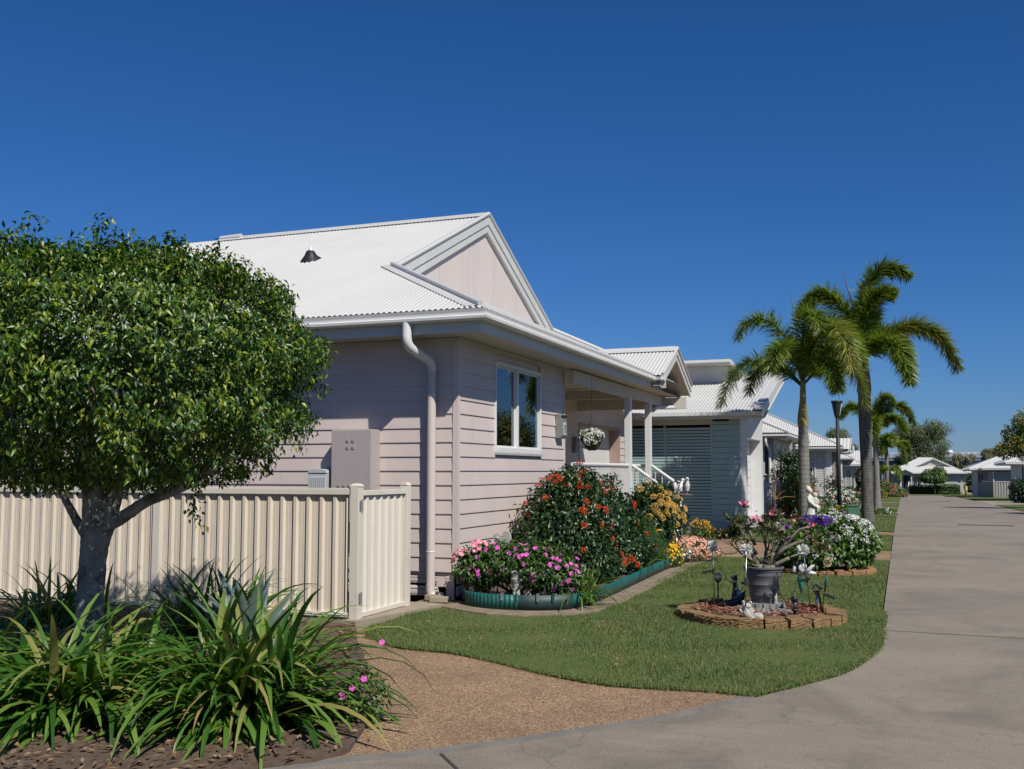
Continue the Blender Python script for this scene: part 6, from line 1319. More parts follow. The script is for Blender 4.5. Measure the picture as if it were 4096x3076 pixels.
# bird stand with three carved birds
bs = empty('bird_stand', (-3.76, 18.6, .02), 'steel pole with a small weathered board on top, standing past the yellow flowers', 'stand')
w = MB(); w.tube([(-3.76, 18.6, -.1), (-3.78, 18.6, 1.18)], .022, 10); w.build('pole', M['galv'], bs, True)
w = MB(); w.obox((-3.76, 18.58, 1.19), (.40, .16, .02), (0, R(3), R(12))); w.build('board', M['wood'], bs)
def bird(x, y, z, h, az, label, parts, beakcol, tail=-.5, lean=.3):
    r = empty('carved_bird', (x, y, z), label, 'ornament', 'carved wooden birds on the pole stand')
    d = Vector((math.cos(az), math.sin(az), 0)); B = Vector((x, y, z)); bm_, hm, wm = parts
    w = MB(); w.tube([B+Vector((0, 0, .02))-d*.05*lean*3, B+Vector((0, 0, h*.22)), B+d*.02+Vector((0, 0, h*.5)), B+d*.035+Vector((0, 0, h*.72)), B+d*.04+Vector((0, 0, h*.82))], [.012, .042, .05, .036, .026], 12); w.tube([B+Vector((0, 0, h*.3))-d*.02, B-d*.06+Vector((0, 0, h*tail*.1)), B-d*.10+Vector((0, 0, -h*.12))], [.03, .022, .012], 8)
    blend(w.build('body', bm_, r), .007, 3)
    w = MB(); w.ell(B+d*.05+Vector((0, 0, h*.88)), (.034, .034, .034)); hd = w.build('head', hm, r, True)
    w = MB(); q = B+d*.08+Vector((0, 0, h*.885)); w.tube([q, q+d*.035, q+d*.06-Vector((0, 0, .008))], [.012, .008, .002], 6); w.build('beak', beakcol, hd)
    sd = Vector((-d.y, d.x, 0))
    for sg in (1, -1):
        w = MB(); w.tube([B+sd*sg*.04+Vector((0, 0, h*.62)), B+sd*sg*.048-d*.02+Vector((0, 0, h*.4)), B+sd*sg*.03-d*.06+Vector((0, 0, h*.1))], [.018, .026, .008], 8); w.build('wing', wm, r, True)
    for sg in (1, -1):
        w = MB(); w.tube([B+sd*sg*.015+Vector((0, 0, h*.2)), B+sd*sg*.018+Vector((0, 0, 0))], .006, 5); w.build('leg', M['black'], r)
M['bluegrey'] = paint('blue_grey_wing', (.16, .20, .25), .6, .3, 30)
bird(-3.90, 18.57, 1.20, .25, R(20), 'black and white carved bird, leftmost on the pole board', (M['whitewall'], M['black'], M['black']), M['white'], lean=.8)
bird(-3.775, 18.58, 1.20, .28, R(35), 'plain white carved bird in the middle of the board', (M['white'], M['white'], M['white']), paint('grey_beak', (.2, .2, .2)))
bird(-3.655, 18.58, 1.20, .30, R(-70), 'carved bird with pale breast and blue grey wings, rightmost on the board', (M['white'], M['white'], M['bluegrey']), M['black'])
# hanging basket
hb = empty('hanging_basket', (-4.9, 16.75, 3.23), 'brown wicker basket of white flowers hanging from the porch soffit', 'hanging basket')
bx_, by_ = -4.9, 16.75
w = MB(); pr = [(.045, 0), (.10, .02), (.15, .10), (.175, .19)]
for i in range(11):
    t = i/10; zz = t*.19; rr = .06+.118*t**.6; w.tube([(bx_+rr*math.cos(a*math.pi/9), by_+rr*math.sin(a*math.pi/9), 1.965+zz+(.004 if a % 2 else -.004)) for a in range(19)], .011, 5)
for a in range(18): w.tube([(bx_+(.055+.118*(k/5)**.6)*math.cos(a*math.pi/9), by_+(.055+.118*(k/5)**.6)*math.sin(a*math.pi/9), 1.962+.195*k/5) for k in range(6)], .007, 4)
w.lathe([(.05, -.004), (.10, .05), (.16, .17)], (bx_, by_, 1.968), 18, cap=True); w.build('basket', paint('brown_wicker', (.13, .06, .03), .6, .3, 40), hb, True)
w = MB()
for a in range(3): w.tube([(bx_+.17*math.cos(a*2.094+.4), by_+.17*math.sin(a*2.094+.4), 2.15), (bx_, by_, 2.55)], .005, 4)
w.tube([(bx_, by_, 2.55), (bx_+.01, by_, 2.60), (bx_-.01, by_, 2.64), (bx_, by_, 2.66), (bx_, by_, 3.24)], .004, 4); w.build('chain', M['black'], hb)
be = [((bx_, by_, 2.20), (.20, .20, .11)), ((bx_+.02, by_-.12, 2.13), (.12, .10, .09))]; bush('foliage', hb, be, 700, .05, .03, M['vleaf'], shell=(.4, 1.0))
put_heads(hb, [head_mesh('white_head', 12, .022, .026, .02, M['whitep'], .4)], *facing(be, 70, bias=(.25, -.6, .5)), 'flower_head', .8, 1.3)
# ================================================================== round stump bed on the lawn
CX, CY = -1.48, 11.49
def block_mesh(seed):
    rs = random.Random(seed); w = MB(); a = .122; b = .085; d = .19; h = .105
    n = 6; V = []; F = []
    bm = bmesh.new(); vs = [bm.verts.new(q) for q in ((-a, 0, 0), (a, 0, 0), (a, 0, h), (-a, 0, h), (-b, d, 0), (b, d, 0), (b, d, h), (-b, d, h))]
    for f in ((0, 1, 2, 3), (5, 4, 7, 6), (1, 5, 6, 2), (4, 0, 3, 7), (3, 2, 6, 7), (0, 4, 5, 1)): bm.faces.new([vs[i] for i in f])
    bmesh.ops.subdivide_edges(bm, edges=bm.edges[:], cuts=7, use_grid_fill=True)
    for v in bm.verts:
        if v.co.y < .002: v.co.y -= .004+rs.uniform(0, .014); v.co.x += rs.uniform(-.003, .003)
        v.co += Vector((rs.uniform(-.0015, .0015), rs.uniform(-.0015, .0015), rs.uniform(-.0012, .0012)))
    me = bpy.data.meshes.new('retaining_block'); bm.to_mesh(me); bm.free()
    l = MB(); l.box(-b+.002, b-.002, d-.028, d-.002, h+.001, h+.018); m2 = bpy.data.meshes.new('lip'); m2.from_pydata(l.v, [], l.f)
    bm = bmesh.new(); bm.from_mesh(me); bm.from_mesh(m2); bmesh.ops.recalc_face_normals(bm, faces=bm.faces); bm.to_mesh(me); bm.free(); return me
def blockmat(name, a, b, c_):
    t = NT(name); n1 = t.noise(14, 6, .7); n2 = t.noise(60, 4, .7); n3 = t.noise(5, 4, .6)
    c = t.ramp(n1, [(.3, a), (.7, b)]); c = t.mix(t.ramp(n3, [(.48, 0.0), (.66, .7)]), c, c_); c = t.mix(1.0, c, t.ramp(n2, [(.25, .6), (.75, 1.3)]), 'MULTIPLY'); t.base(c); t.set(Roughness=.95); t.bump(n2, .8, .008); return t.m
M['block'] = blockmat('split_face_sandstone_block', (.22, .125, .05), (.34, .205, .09), (.13, .085, .05))
M['blockred'] = blockmat('reddish_sandstone_block', (.33, .17, .075), (.42, .24, .11), (.22, .12, .06))
bms = []
for s_ in range(4): me = block_mesh(s_); me.materials.append(M['block']); bms.append(me)
ORD = 'zeroth first second third fourth fifth sixth seventh eighth ninth tenth eleventh twelfth thirteenth fourteenth fifteenth sixteenth seventeenth eighteenth nineteenth twentieth twenty-first'.split()
def ring(cx, cy, r, n, a0, a1, z, label, group, under, skip=(), red=False):
    for i in range(n):
        if i in skip: continue
        a = a0+(a1-a0)*i/n; me = bms[i % 4]
        if red:
            if 'r' not in bms[i % 4].name: pass
        o = bpy.data.objects.new('retaining_block', me if not red else rbms[i % 4]); COL.objects.link(o); o.location = (cx+r*math.cos(a), cy+r*math.sin(a), z+random.uniform(-.006, .006)); o.rotation_euler = (random.uniform(-.02, .02), random.uniform(-.03, .03), a+math.pi/2+random.uniform(-.05, .05)+math.pi*0)
        o.rotation_euler[2] = a+math.pi/2; o.rotation_euler[2] += random.uniform(-.07, .07); o.scale = (random.uniform(.9, 1.02), random.uniform(.92, 1.06), random.uniform(.88, 1.06)); props(o, f'{label} {under}' if i == 0 else f'{label}, {ORD[i]} anticlockwise from the one {under}', 'block', group)
rbms = []
for s_ in range(4): me = block_mesh(s_+9); me.name = 'red_block'; me.materials.append(M['blockred']); rbms.append(me)
ring(CX, CY, .875, 22, -math.pi/2+.02, 1.5*math.pi+.02, .02, 'sandstone block', 'blocks round the stump bed', 'under the curled stone animal')
ring(-1.18, 17.02, .74, 18, -math.pi/2+.1, 1.5*math.pi+.1, .0, 'reddish block', 'blocks round the white flowered shrub', 'in front of the white flowered shrub', red=True)
# soil mound, red bark chips, stump
w = MB(); w.lathe([(.70, .02), (.66, .075), (.5, .10), (.3, .13), (.02, .15)], (CX, CY, 0), 28, wob=.02); so = w.build('soil', M['soil'], None, True, origin=(CX, CY, 0)); so['kind'] = 'structure'; so.name = 'soil'
M['chips'] = leafmat('red_bark_chips', [(.12, .03, .02), (.23, .06, .04), (.32, .09, .06), (.38, .19, .14), (.2, .12, .09)], .8, .0, .2)
n = 2600; a = rng.uniform(0, 6.28, n); r_ = .68*np.sqrt(rng.random(n)); zz = .075+(.70-r_)*.11
P = np.stack([CX+r_*np.cos(a), CY+r_*np.sin(a), zz+rng.uniform(0, .02, n)], 1); a2 = rng.uniform(0, 6.28, n); o = leaves('bark_chips', P, np.stack([np.cos(a2), np.sin(a2), rng.normal(0, .22, n)], 1), nrm(np.stack([rng.normal(0, .4, n), rng.normal(0, .4, n), np.ones(n)], 1)), .055*rng.uniform(.5, 1.4, n), .016*rng.uniform(.6, 1.4, n), M['chips'], None, droop=-.02, fold=.15); o['kind'] = 'stuff'
st = empty('tree_stump', (-1.43, 11.45, .08), 'grey weathered tree stump with spreading roots under the plant pot', 'stump')
w = MB(); k = 64; prof = [(.245, 0), (.225, .03), (.205, .07), (.20, .112)]
b = len(w.v)
for j, (r0, z0_) in enumerate(prof):
    for i in range(k):
        a = 2*math.pi*i/k; rr = r0*(1+.035*math.sin(a*17+.5)+.03*math.sin(a*29)+.04*math.sin(a*3+1)); w.v.append((-1.43+rr*math.cos(a), 11.45+rr*math.sin(a), .085+z0_))
for j in range(3):
    for i in range(k): w.f.append((j*k+i, j*k+(i+1) % k, (j+1)*k+(i+1) % k, (j+1)*k+i)); w.m.append(0)
w.f.append(tuple(3*k+i for i in range(k))); w.m.append(0)
M['stump'] = bark('grey_cracked_stump', (.10, .095, .09), (.40, .39, .37), 45, .08, .9); w.build('trunk_base', M['stump'], st, fix=False)
for i in range(15):
    a = R(150)+R(190)*i/14+random.uniform(-.08, .08); L = random.uniform(.20, .34); pts = []; wob = random.uniform(-.4, .4)
    for q in range(6): t = q/5; aa = a+wob*t*t; pts.append((-1.43+(.19+L*t)*math.cos(aa), 11.45+(.19+L*t)*math.sin(aa)*.95, .14-.045*t**.8+random.uniform(-.004, .004)))
    w = MB(); w.tube(pts, [.03, .026, .02, .016, .012, .006], 7); w.build('root', M['stump'], st, True)
# pot with desert rose
pot = empty('plant_pot', (-1.43, 11.46, .195), 'large slate grey ribbed pot standing on the tree stump', 'plant pot')
px, py_, pz_ = -1.43, 11.46, .197
w = MB(); w.lathe([(.132, 0), (.138, .012), (.148, .08), (.151, .083), (.151, .088), (.150, .092), (.166, .19), (.169, .193), (.169, .198), (.167, .202), (.180, .285), (.183, .288), (.183, .293), (.187, .33), (.195, .335), (.195, .345), (.190, .35), (.200, .355), (.212, .362), (.214, .378), (.206, .384), (.195, .382), (.19, .35), (.18, .335)], (px, py_, pz_), 48); autosmooth(w.build('pot', M['potgrey'], pot), 50)
w = MB(); w.lathe([(.185, .335), (.12, .355), (.02, .36)], (px, py_, pz_), 20, wob=.05, cap=True); w.build('potting_soil', M['soil'], pot)
w = MB(); w.ell((px+.06, py_-.148, pz_+.10), (.048, .03, .045), 14, 10); w.tube([(px+.06, py_-.16, pz_+.13), (px+.065, py_-.165, pz_+.155)], [.012, .002], 6); w.build('tap_boss', M['potgrey'], pot, True)
w = MB(); w.tube([(px+.128, py_-.11, pz_-.01), (px+.13, py_-.115, pz_+.06), (px+.135, py_-.11, pz_+.11), (px+.15, py_-.105, pz_+.15)], [.020, .022, .016, .008], 6); gk = w.build('clinging_figure', M['stone'], pot, True); blend(gk, .006, 2, .01, .02); gk['label'] = 'small pale lizard shaped figure on the pot side'
ad = empty('desert_rose', (px, py_, pz_+.35), 'thick stemmed desert rose with twisting grey branches and few pink flowers, in the grey pot', 'potted plant')
rs = random.Random(21); AD = MB(); tips = []
def grow(p, d, L, r, depth):
    q = Vector(p); d = Vector(d).normalized(); pts = [tuple(q)]; rad = [r]; n_ = 4
    for i in range(n_):
        d = (d+Vector((rs.uniform(-.28, .28), rs.uniform(-.28, .28), rs.uniform(-.12, .22)))).normalized(); q = q+d*L/n_; pts.append(tuple(q)); rad.append(r*(1-.10*(i+1)))
    AD.tube(pts, rad, 8)
    if depth == 0: tips.append((q, d)); return
    for k in range(2 if rs.random() < .7 else 3):
        nd = (d+Vector((rs.uniform(-.85, .85), rs.uniform(-.7, .7), rs.uniform(-.15, .55)))).normalized(); grow(q, nd, L*rs.uniform(.62, .92), rad[-1]*.72, depth-1)
zb = pz_+.34
for (dx, dy, r0, dv, L, dep) in ((-.06, -.02, .042, (-.35, -.1, 1), .17, 4), (.0, .02, .040, (.05, .2, 1), .17, 4), (.045, -.03, .040, (.4, -.15, 1), .17, 4), (.09, .01, .036, (.95, .0, .7), .20, 4), (-.02, .05, .03, (-.6, .4, .9), .17, 3), (-.09, .02, .028, (-.9, -.1, .7), .17, 3)):
    AD.tube([(px+dx*.8, py_+dy*.8, zb-.02), (px+dx, py_+dy, zb+.06)], [r0*1.25, r0], 10); grow((px+dx, py_+dy, zb+.05), dv, L, r0*.72, dep)
def limb(pts, r0, r1): n_ = len(pts); AD.tube(pts, [r0+(r1-r0)*i/(n_-1) for i in range(n_)], 8); tips.append((Vector(pts[-1]), Vector(pts[-1])-Vector(pts[-2])))
limb([(-1.5, 11.45, .70), (-1.60, 11.45, .84), (-1.66, 11.48, .98), (-1.78, 11.5, 1.07), (-1.84, 11.5, 1.14)], .022, .008)
limb([(-1.52, 11.47, .80), (-1.58, 11.5, .95), (-1.64, 11.5, 1.08), (-1.61, 11.5, 1.21)], .02, .009)
limb([(-1.33, 11.42, .66), (-1.2, 11.4, .78), (-1.08, 11.42, .84), (-.95, 11.45, .88), (-.86, 11.48, .93)], .026, .008)
limb([(-1.3, 11.44, .72), (-1.17, 11.47, .86), (-1.05, 11.5, .98), (-.93, 11.5, 1.02)], .022, .008)
limb([(-1.52, 11.42, .62), (-1.62, 11.38, .70), (-1.70, 11.38, .80), (-1.73, 11.4, .84)], .018, .008)
limb([(-1.48, 11.40, .58), (-1.53, 11.36, .60), (-1.55, 11.34, .62)], .012, .006)
AD.build('branches', M['adbark'], ad, True, fix=False)
P = []; D = []
for q, d in tips:
    dn = np.array(d.normalized()); c = 10
    for k in range(c): P.append(np.array(q)+dn*rng.uniform(-.03, .01)); D.append(nrm(rdir(1)[0]+dn*.55))
P = np.array(P); D = np.array(D); leaves('foliage', P, D, nrm(rdir(len(P))+np.array([0, 0, .7])), .074*rng.uniform(.6, 1.2, len(P)), .022*rng.uniform(.8, 1.2, len(P)), M['adleaf'], ad, droop=.2)
TRU = flower_mesh('desert_rose_flower', 5, .042, M['hotpink'], .55)
for c, k in (((-1.61, 11.48, 1.235), 6), ((-1.50, 11.48, 1.11), 8), ((-1.31, 11.5, 1.16), 8), ((-1.09, 11.5, 1.13), 4), ((-.93, 11.5, 1.02), 3)):
    pp = [np.array(c)+rng.normal(0, .035, 3) for _ in range(k)]; put_heads(ad, [TRU], pp, [nrm(rng.normal(size=3)*.7+np.array([.2, -.6, .6])) for _ in pp], 'flower', .6, .85)
# stake lights
def dandelion(base, top, cz, label, cd_=(-.06, -.03), disc=False):
    r = empty('solar_stake_light', base, label, 'solar light', 'fluffy clear flower lights on steel stakes'); b = Vector(base); t = Vector(top)
    w = MB(); w.tube([b-Vector((0, 0, .06)), b.lerp(t, .5), t], .007, 8); w.build('stake', M['steel'], r, True)
    n_ = 170; d = rdir(n_); P = np.tile(np.array(t), (n_, 1)); leaves('clear_petals', P+d*.012, d, rdir(n_), .062*rng.uniform(.75, 1.1, n_), .011, M['fluff'], r, droop=.1, tip=.25)
    c = b.lerp(t, cz); w = MB()
    if disc: w.lathe([(.046, -.012), (.048, .0), (.046, .014), (.012, .018), (.012, .05)], tuple(c+Vector((0, -.012, 0))), 16)
    else: w.obox(tuple(c+Vector((cd_[0], cd_[1], -.002))), (.11, .07, .022), (0, R(-14) if cd_[0] < 0 else R(16), 0)); w.tube([c-Vector((0, 0, .03)), c+Vector((0, 0, .03))], .014, 8)
    w.build('solar_panel', M['black'], r)
t_ = NT('clear_fibre_petal'); t_.base((.95, .95, .92)); t_.set(Roughness=.2); t_.b.inputs['Transmission Weight'].default_value = .12; M['fluff'] = t_.m
dandelion((-1.975, 11.5, .09), (-1.985, 11.5, .775), .60, 'fluffy clear flower light on a stake, leftmost in the stump bed')
dandelion((-1.555, 10.86, .085), (-1.535, 10.92, .79), .52, 'fluffy clear flower light on a stake in front of the grey pot', disc=True)
dandelion((-.93, 11.34, .085), (-.985, 11.12, .785), .56, 'fluffy clear flower light on a leaning stake right of the grey pot', (-.02, -.02))
def globe(base, h, rad, label, arm):
    x, y, z = base; r = empty('solar_globe_light', base, label, 'solar light', 'glass globe lights in the stump bed')
    w = MB(); w.tube([(x, y, z-.04), (x, y, z+h)], .013 if arm else .009, 10); w.build('stake', M['steel'] if arm else M['black'], r, True)
    w = MB(); w.ell((x, y, z+h+rad*.8), rad, 18, 12); w.build('glass_globe', M['clear'], r, True)
    w = MB(); w.lathe([(.012, -.03), (rad*.8, .0), (rad*.86, rad*.35), (rad*.2, rad*.36)], (x, y, z+h), 14); w.build('globe_base', M['black'] if not arm else M['terracotta'], r, True)
    if arm:
        w = MB(); w.tube([(x+.05, y+.06, z-.04), (x+.04, y+.02, z+h*.5), (x+.02, y-.045, z+h+.01)], .012, 8); w.obox((x+.03, y-.05, z+h+.06), (.075, .06, .018), (0, R(38), 0)); w.build('panel_arm', M['black'], r)
globe((-.895, 11.55, .085), .23, .045, 'glass globe light with tilted black solar panel, right in the stump bed', True)
globe((-1.97, 11.72, .085), .30, .045, 'smoky glass globe light on a black stake, left behind the stake light', False)
ln = empty('solar_lantern', (-1.075, 11.04, .085), 'short cylinder garden lantern with dark cap and clear sides', 'solar light')
w = MB(); w.lathe([(.016, -.03), (.016, .07), (.026, .085), (.034, .095), (.034, .108)], (-1.075, 11.04, .085), 20); w.build('base', M['black'], ln, True)
w = MB(); w.lathe([(.033, .108), (.034, .185)], (-1.075, 11.04, .085), 20); w.build('clear_sleeve', M['clear'], ln, True)
w = MB(); w.lathe([(.012, .108), (.013, .15), (.024, .155), (.024, .184)], (-1.075, 11.04, .085), 12); w.build('lamp_core', M['stone'], ln, True)
w = MB(); w.lathe([(.036, .185), (.037, .222), (.030, .232)], (-1.075, 11.04, .085), 20); w.build('cap', M['black'], ln, True)
yb = empty('flower_stake', (-.845, 11.58, .085), 'pale yellow pompom flower on a green stake with black solar panel', 'garden stake')
w = MB(); w.tube([(-.845, 11.58, .04), (-.815, 11.5, .30), (-.775, 11.42, .52), (-.765, 11.40, .61)], [.006, .006, .006, .005], 6); w.build('stem', M['edging'], yb)
w = MB(); w.tube([(-.80, 11.46, .33), (-.788, 11.44, .42), (-.778, 11.42, .52)], [.004, .018, .002], 8); w.build('leaf', M['edging'], yb, True)
n_ = 150; d = rdir(n_); leaves('pompom', np.tile(np.array([-.762, 11.40, .645]), (n_, 1))+d*.036, d, rdir(n_), .016, .014, petal('pale_yellow_petal', [(.55, .48, .22), (.62, .56, .34), (.5, .4, .16)]), yb)
w = MB(); w.obox((-.745, 11.44, .285), (.10, .06, .022), (0, R(25), 0)); w.tube([(-.815, 11.5, .30), (-.76, 11.45, .295)], .006, 6); w.build('solar_panel', M['black'], yb)
gs_ = empty('bird_stake', (-1.045, 11.68, .085), 'black and white bird with spread wings on a turquoise stake', 'garden stake')
M['turq'] = paint('turquoise_plastic', (.03, .38, .30), .25, .15, 8)
w = MB(); w.tube([(-1.045, 11.68, .04), (-1.055, 11.62, .30)], .006, 6); w.build('stem', M['turq'], gs_)
w = MB(); w.tube([(-1.055, 11.62, .29), (-1.058, 11.58, .36), (-1.062, 11.54, .45), (-1.06, 11.5, .5)], [.006, .026, .028, .012], 10); w.build('tulip_leaf', M['turq'], gs_, True)
w = MB(); w.ell((-1.05, 11.42, .58), (.062, .05, .05)); w.ell((-1.07, 11.40, .62), (.05, .042, .04)); w.tube([(-1.02, 11.42, .56), (-.99, 11.42, .53), (-1.0, 11.46, .5)], [.03, .02, .01], 8); blend(w.build('body', paint('black_white_plumage', (.03, .03, .03), .5, .3, 20), gs_), .008, 3)
w = MB(); w.ell((-1.10, 11.385, .575), (.022, .016, .052), rot=Matrix.Rotation(R(15), 3, 'Y')); w.ell((-1.03, 11.375, .575), (.035, .014, .045), rot=Matrix.Rotation(R(-25), 3, 'Y')); w.ell((-1.0, 11.37, .60), (.03, .014, .03)); blend(w.build('breast', M['white'], gs_), .007, 2)
for sg, pts in ((1, [(-1.0, 11.42, .53), (-.955, 11.41, .56), (-.915, 11.40, .605), (-.895, 11.40, .61)]), (-1, [(-.99, 11.43, .52), (-.94, 11.42, .53), (-.90, 11.42, .525), (-.88, 11.42, .52)])): w = MB(); w.tube(pts, [.02, .024, .014, .003], 8); w.build('wing', M['white'], gs_, True)
rdl = empty('garden_stake', (-1.318, 11.47, .55), 'thin steel rod with black solar bowl and straw coloured sprigs, standing in the pot', 'garden stake')
w = MB(); w.tube([(-1.318, 11.47, .53), (-1.30, 11.5, 1.30)], .006, 6); w.build('rod', M['steel'], rdl)
w = MB(); w.lathe([(.01, -.03), (.04, -.02), (.052, .01), (.048, .012)], (-1.311, 11.48, .98), 14); w.build('bowl', M['black'], rdl, True)
w = MB()
for e in ((-1.34, 11.5, 1.5), (-1.18, 11.5, 1.40), (-1.08, 11.5, 1.325), (-1.28, 11.48, 1.56), (-1.30, 11.52, 1.48)): w.tube([(-1.30, 11.5, 1.295), Vector((-1.30, 11.5, 1.295)).lerp(Vector(e), .5)+Vector((0, 0, .02)), e], [.004, .003, .001], 4)
w.build('sprigs', paint('straw_gold', (.50, .28, .07), .5), rdl)
# figurines
mk = empty('meerkat_statue', (-1.79, 11.83, .09), 'upright black and white meerkat statue looking left, beside the grey pot', 'ornament')
x, y, z = -1.79, 11.83, .10
w = MB(); w.tube([(x, y, z-.02), (x-.004, y, z+.06), (x, y, z+.14), (x-.004, y, z+.20), (x-.008, y, z+.245)], [.042, .052, .044, .032, .024], 14); w.tube([(x-.008, y, z+.24), (x-.012, y, z+.30)], [.024, .03], 12); w.ell((x-.008, y-.004, z+.305), (.034, .032, .034)); w.tube([(x-.02, y-.01, z+.31), (x-.05, y-.015, z+.318), (x-.062, y-.016, z+.315)], [.022, .014, .007], 8)
for sg in (1, -1): w.ell((x+.012, y+sg*.026, z+.33), (.010, .008, .014)); w.tube([(x+.03, y-.02*sg-.01, z+.17), (x+.045, y-.03, z+.12), (x+.02, y-.05, z+.09)], [.014, .012, .010], 8); w.ell((x+.03, y+sg*.025-.02, z+.005), (.035, .018, .016))
w.tube([(x-.02, y+.04, z+.03), (x-.08, y+.06, z+.01), (x-.13, y+.06, z+.0)], [.014, .012, .006], 6)
t = NT('dark_mottled_fur'); c = t.ramp(t.noise(14, 4, .6), [(.51, (.02, .021, .03)), (.55, (.55, .54, .53))]); t.base(c); t.set(Roughness=.5); M['meerkat'] = t.m
blend(w.build('body', M['meerkat'], mk), .0065, 3)
w = MB(); w.ell((x+.036, y-.028, z+.14), (.026, .018, .045)); w.ell((x-.012, y-.022, z+.27), (.018, .012, .018)); w.ell((x+.0, y-.012, z+.338), (.022, .016, .006)); w.build('pale_belly', M['white'], mk, True)
lz = empty('lizard_statue', (-1.84, 11.6, .1), 'black crocodile like lizard statue with raised head, below the meerkat', 'ornament')
B = [(-2.06, 11.70, .115), (-1.98, 11.62, .115), (-1.90, 11.57, .13), (-1.82, 11.56, .15), (-1.75, 11.57, .17), (-1.70, 11.58, .205), (-1.665, 11.58, .25), (-1.64, 11.575, .305)]
w = MB(); w.tube(B, [.008, .018, .034, .046, .044, .034, .026, .012], 12)
for (bx0, by0, sg, fx) in ((-1.87, 11.56, -1, .02), (-1.87, 11.56, 1, .02), (-1.73, 11.57, -1, .05), (-1.73, 11.57, 1, .05)): w.tube([(bx0, by0+sg*.02, .15), (bx0+fx*.3, by0+sg*.075, .155), (bx0+fx, by0+sg*.085, .105), (bx0+fx+.04, by0+sg*.09, .10)], [.02, .016, .013, .008], 8)
w.ell((-1.672, 11.58, .255), (.03, .028, .022)); blend(w.build('body', M['black'], lz), .007, 2, .006, .012)
fr_ = empty('frog_statue', (-1.60, 11.18, .12), 'pale stone frog with bulging eyes, sitting on the stump roots', 'ornament')
x, y, z = -1.575, 11.17, .115
w = MB(); w.ell((x, y, z+.05), (.052, .05, .042)); w.ell((x, y-.02, z+.07), (.048, .04, .03))
for sg in (1, -1): w.ell((x+sg*.036, y-.012, z+.105), (.021, .019, .021)); w.tube([(x+sg*.045, y+.01, z+.03), (x+sg*.07, y-.03, z+.02), (x+sg*.05, y-.06, z+.008)], [.022, .018, .012], 8); w.ell((x+sg*.035, y-.065, z+.006), (.026, .018, .010))
blend(w.build('body', M['stone'], fr_), .006, 2)
for sg in (1, -1): w = MB(); w.ell((x+sg*.038, y-.030, z+.108), (.006, .004, .008)); w.build('eye', M['black'], fr_, True)
rb = empty('rabbit_statue', (-1.44, 10.75, .1), 'pale stone curled animal with upright ear, lying on the front blocks', 'ornament')
x, y, z = -1.46, 10.735, .105
w = MB(); w.ell((x-.055, y, z+.055), (.045, .045, .05)); w.ell((x+.05, y, z+.035), (.062, .045, .038)); w.ell((x-.012, y-.012, z+.075), (.014, .010, .045), rot=Matrix.Rotation(R(-18), 3, 'Y')); w.ell((x-.0, y-.03, z+.02), (.03, .025, .022)); w.ell((x-.03, y-.05, z-.012), (.022, .018, .016)); w.ell((x+.09, y-.025, z+.014), (.022, .018, .014)); w.tube([(x-.045, y-.02, z+.09), (x-.075, y-.01, z+.115)], [.014, .010], 6); blend(w.build('body', M['stone'], rb), .006, 2, .004, .01)
# string lights
sl = empty('string_lights', (-1.4, 11.4, .5), 'thin dark cord of fairy lights looped between the stake lights and the pot plant', 'string lights')
def sag(a, b, s, n_=12): a = Vector(a); b = Vector(b); return [a.lerp(b, i/n_)-Vector((0, 0, s*4*(i/n_)*(1-i/n_)+random.uniform(-.006, .006))) for i in range(n_+1)]
w = MB(); bulbs = []
for a, b, s in (((-1.985, 11.5, .78), (-1.62, 11.42, .80), .09), ((-1.95, 11.5, .66), (-1.80, 11.75, .35), .06), ((-1.62, 11.42, .80), (-1.30, 11.4, .62), .05), ((-1.30, 11.4, .62), (-1.30, 11.25, .40), .02), ((-1.27, 11.25, .54), (-1.24, 11.24, .30), .0), ((-1.30, 11.25, .40), (-1.25, 11.25, .30), .0), ((-1.24, 11.26, .32), (-1.06, 11.35, .50), .16), ((-1.06, 11.35, .50), (-.9, 11.4, .36), .02), ((-1.60, 11.28, .50), (-1.55, 11.3, .25), .01), ((-1.55, 11.35, .5), (-1.62, 11.25, .58), .03), ((-1.8, 11.72, .36), (-1.6, 11.5, .5), .14)):
    q = sag(a, b, s); w.tube(q, .0038, 4); bulbs += q[1::2]
w.build('cord', M['black'], sl)
w = MB()
for q in bulbs: v = Vector((random.uniform(-1, 1), random.uniform(-1, 1), random.uniform(-1, .4))).normalized(); w.tube([q, q+v*.022], [.0035, .003], 5)
bl = w.build('bulbs', M['black'], sl); bl['kind'] = 'stuff'
# ================================================================== white flowered bed with the statue
pb = [((-1.22, 16.95, .36), (.66, .62, .36)), ((-.82, 17.1, .50), (.42, .55, .36)), ((-1.62, 17.0, .34), (.34, .45, .30)), ((-1.05, 17.45, .60), (.55, .4, .30))]
pn = shrub('rounded green shrub with white flower clusters inside the reddish block ring', (-1.2, 17.02, .05), pb, 13000, .095, .052, M['pleaf'], [], cat='flowering shrub', lump=.16, shell=(.6, 1.0))
p, nn = facing([pb[1], pb[3]], 74, bias=(.55, -.25, .95), spread=.55, zmin=.5); put_heads(pn, HX['pent'], p, nn, 'flower_head', .95, 1.5)
p, nn = facing([pb[0], pb[1]], 14, bias=(.5, -.6, .4)); put_heads(pn, HX['pent'], p, nn, 'flower_head', .8, 1.1)
p, nn = facing([pb[0], pb[2]], 30, bias=(-.1, -.6, .6)); put_heads(pn, HX['pmau'], p, nn, 'flower_head', .9, 1.5)
sf = shrub('white edged small plants behind the desert rose', (-1.75, 17.35, .05), [((-1.78, 17.35, .62), (.25, .25, .16)), ((-1.55, 17.3, .55), (.2, .2, .2))], 600, .07, .03, M['vleaf'], [(HX['pent'], 10, dict(zmin=.6))], cat='flowering plant')
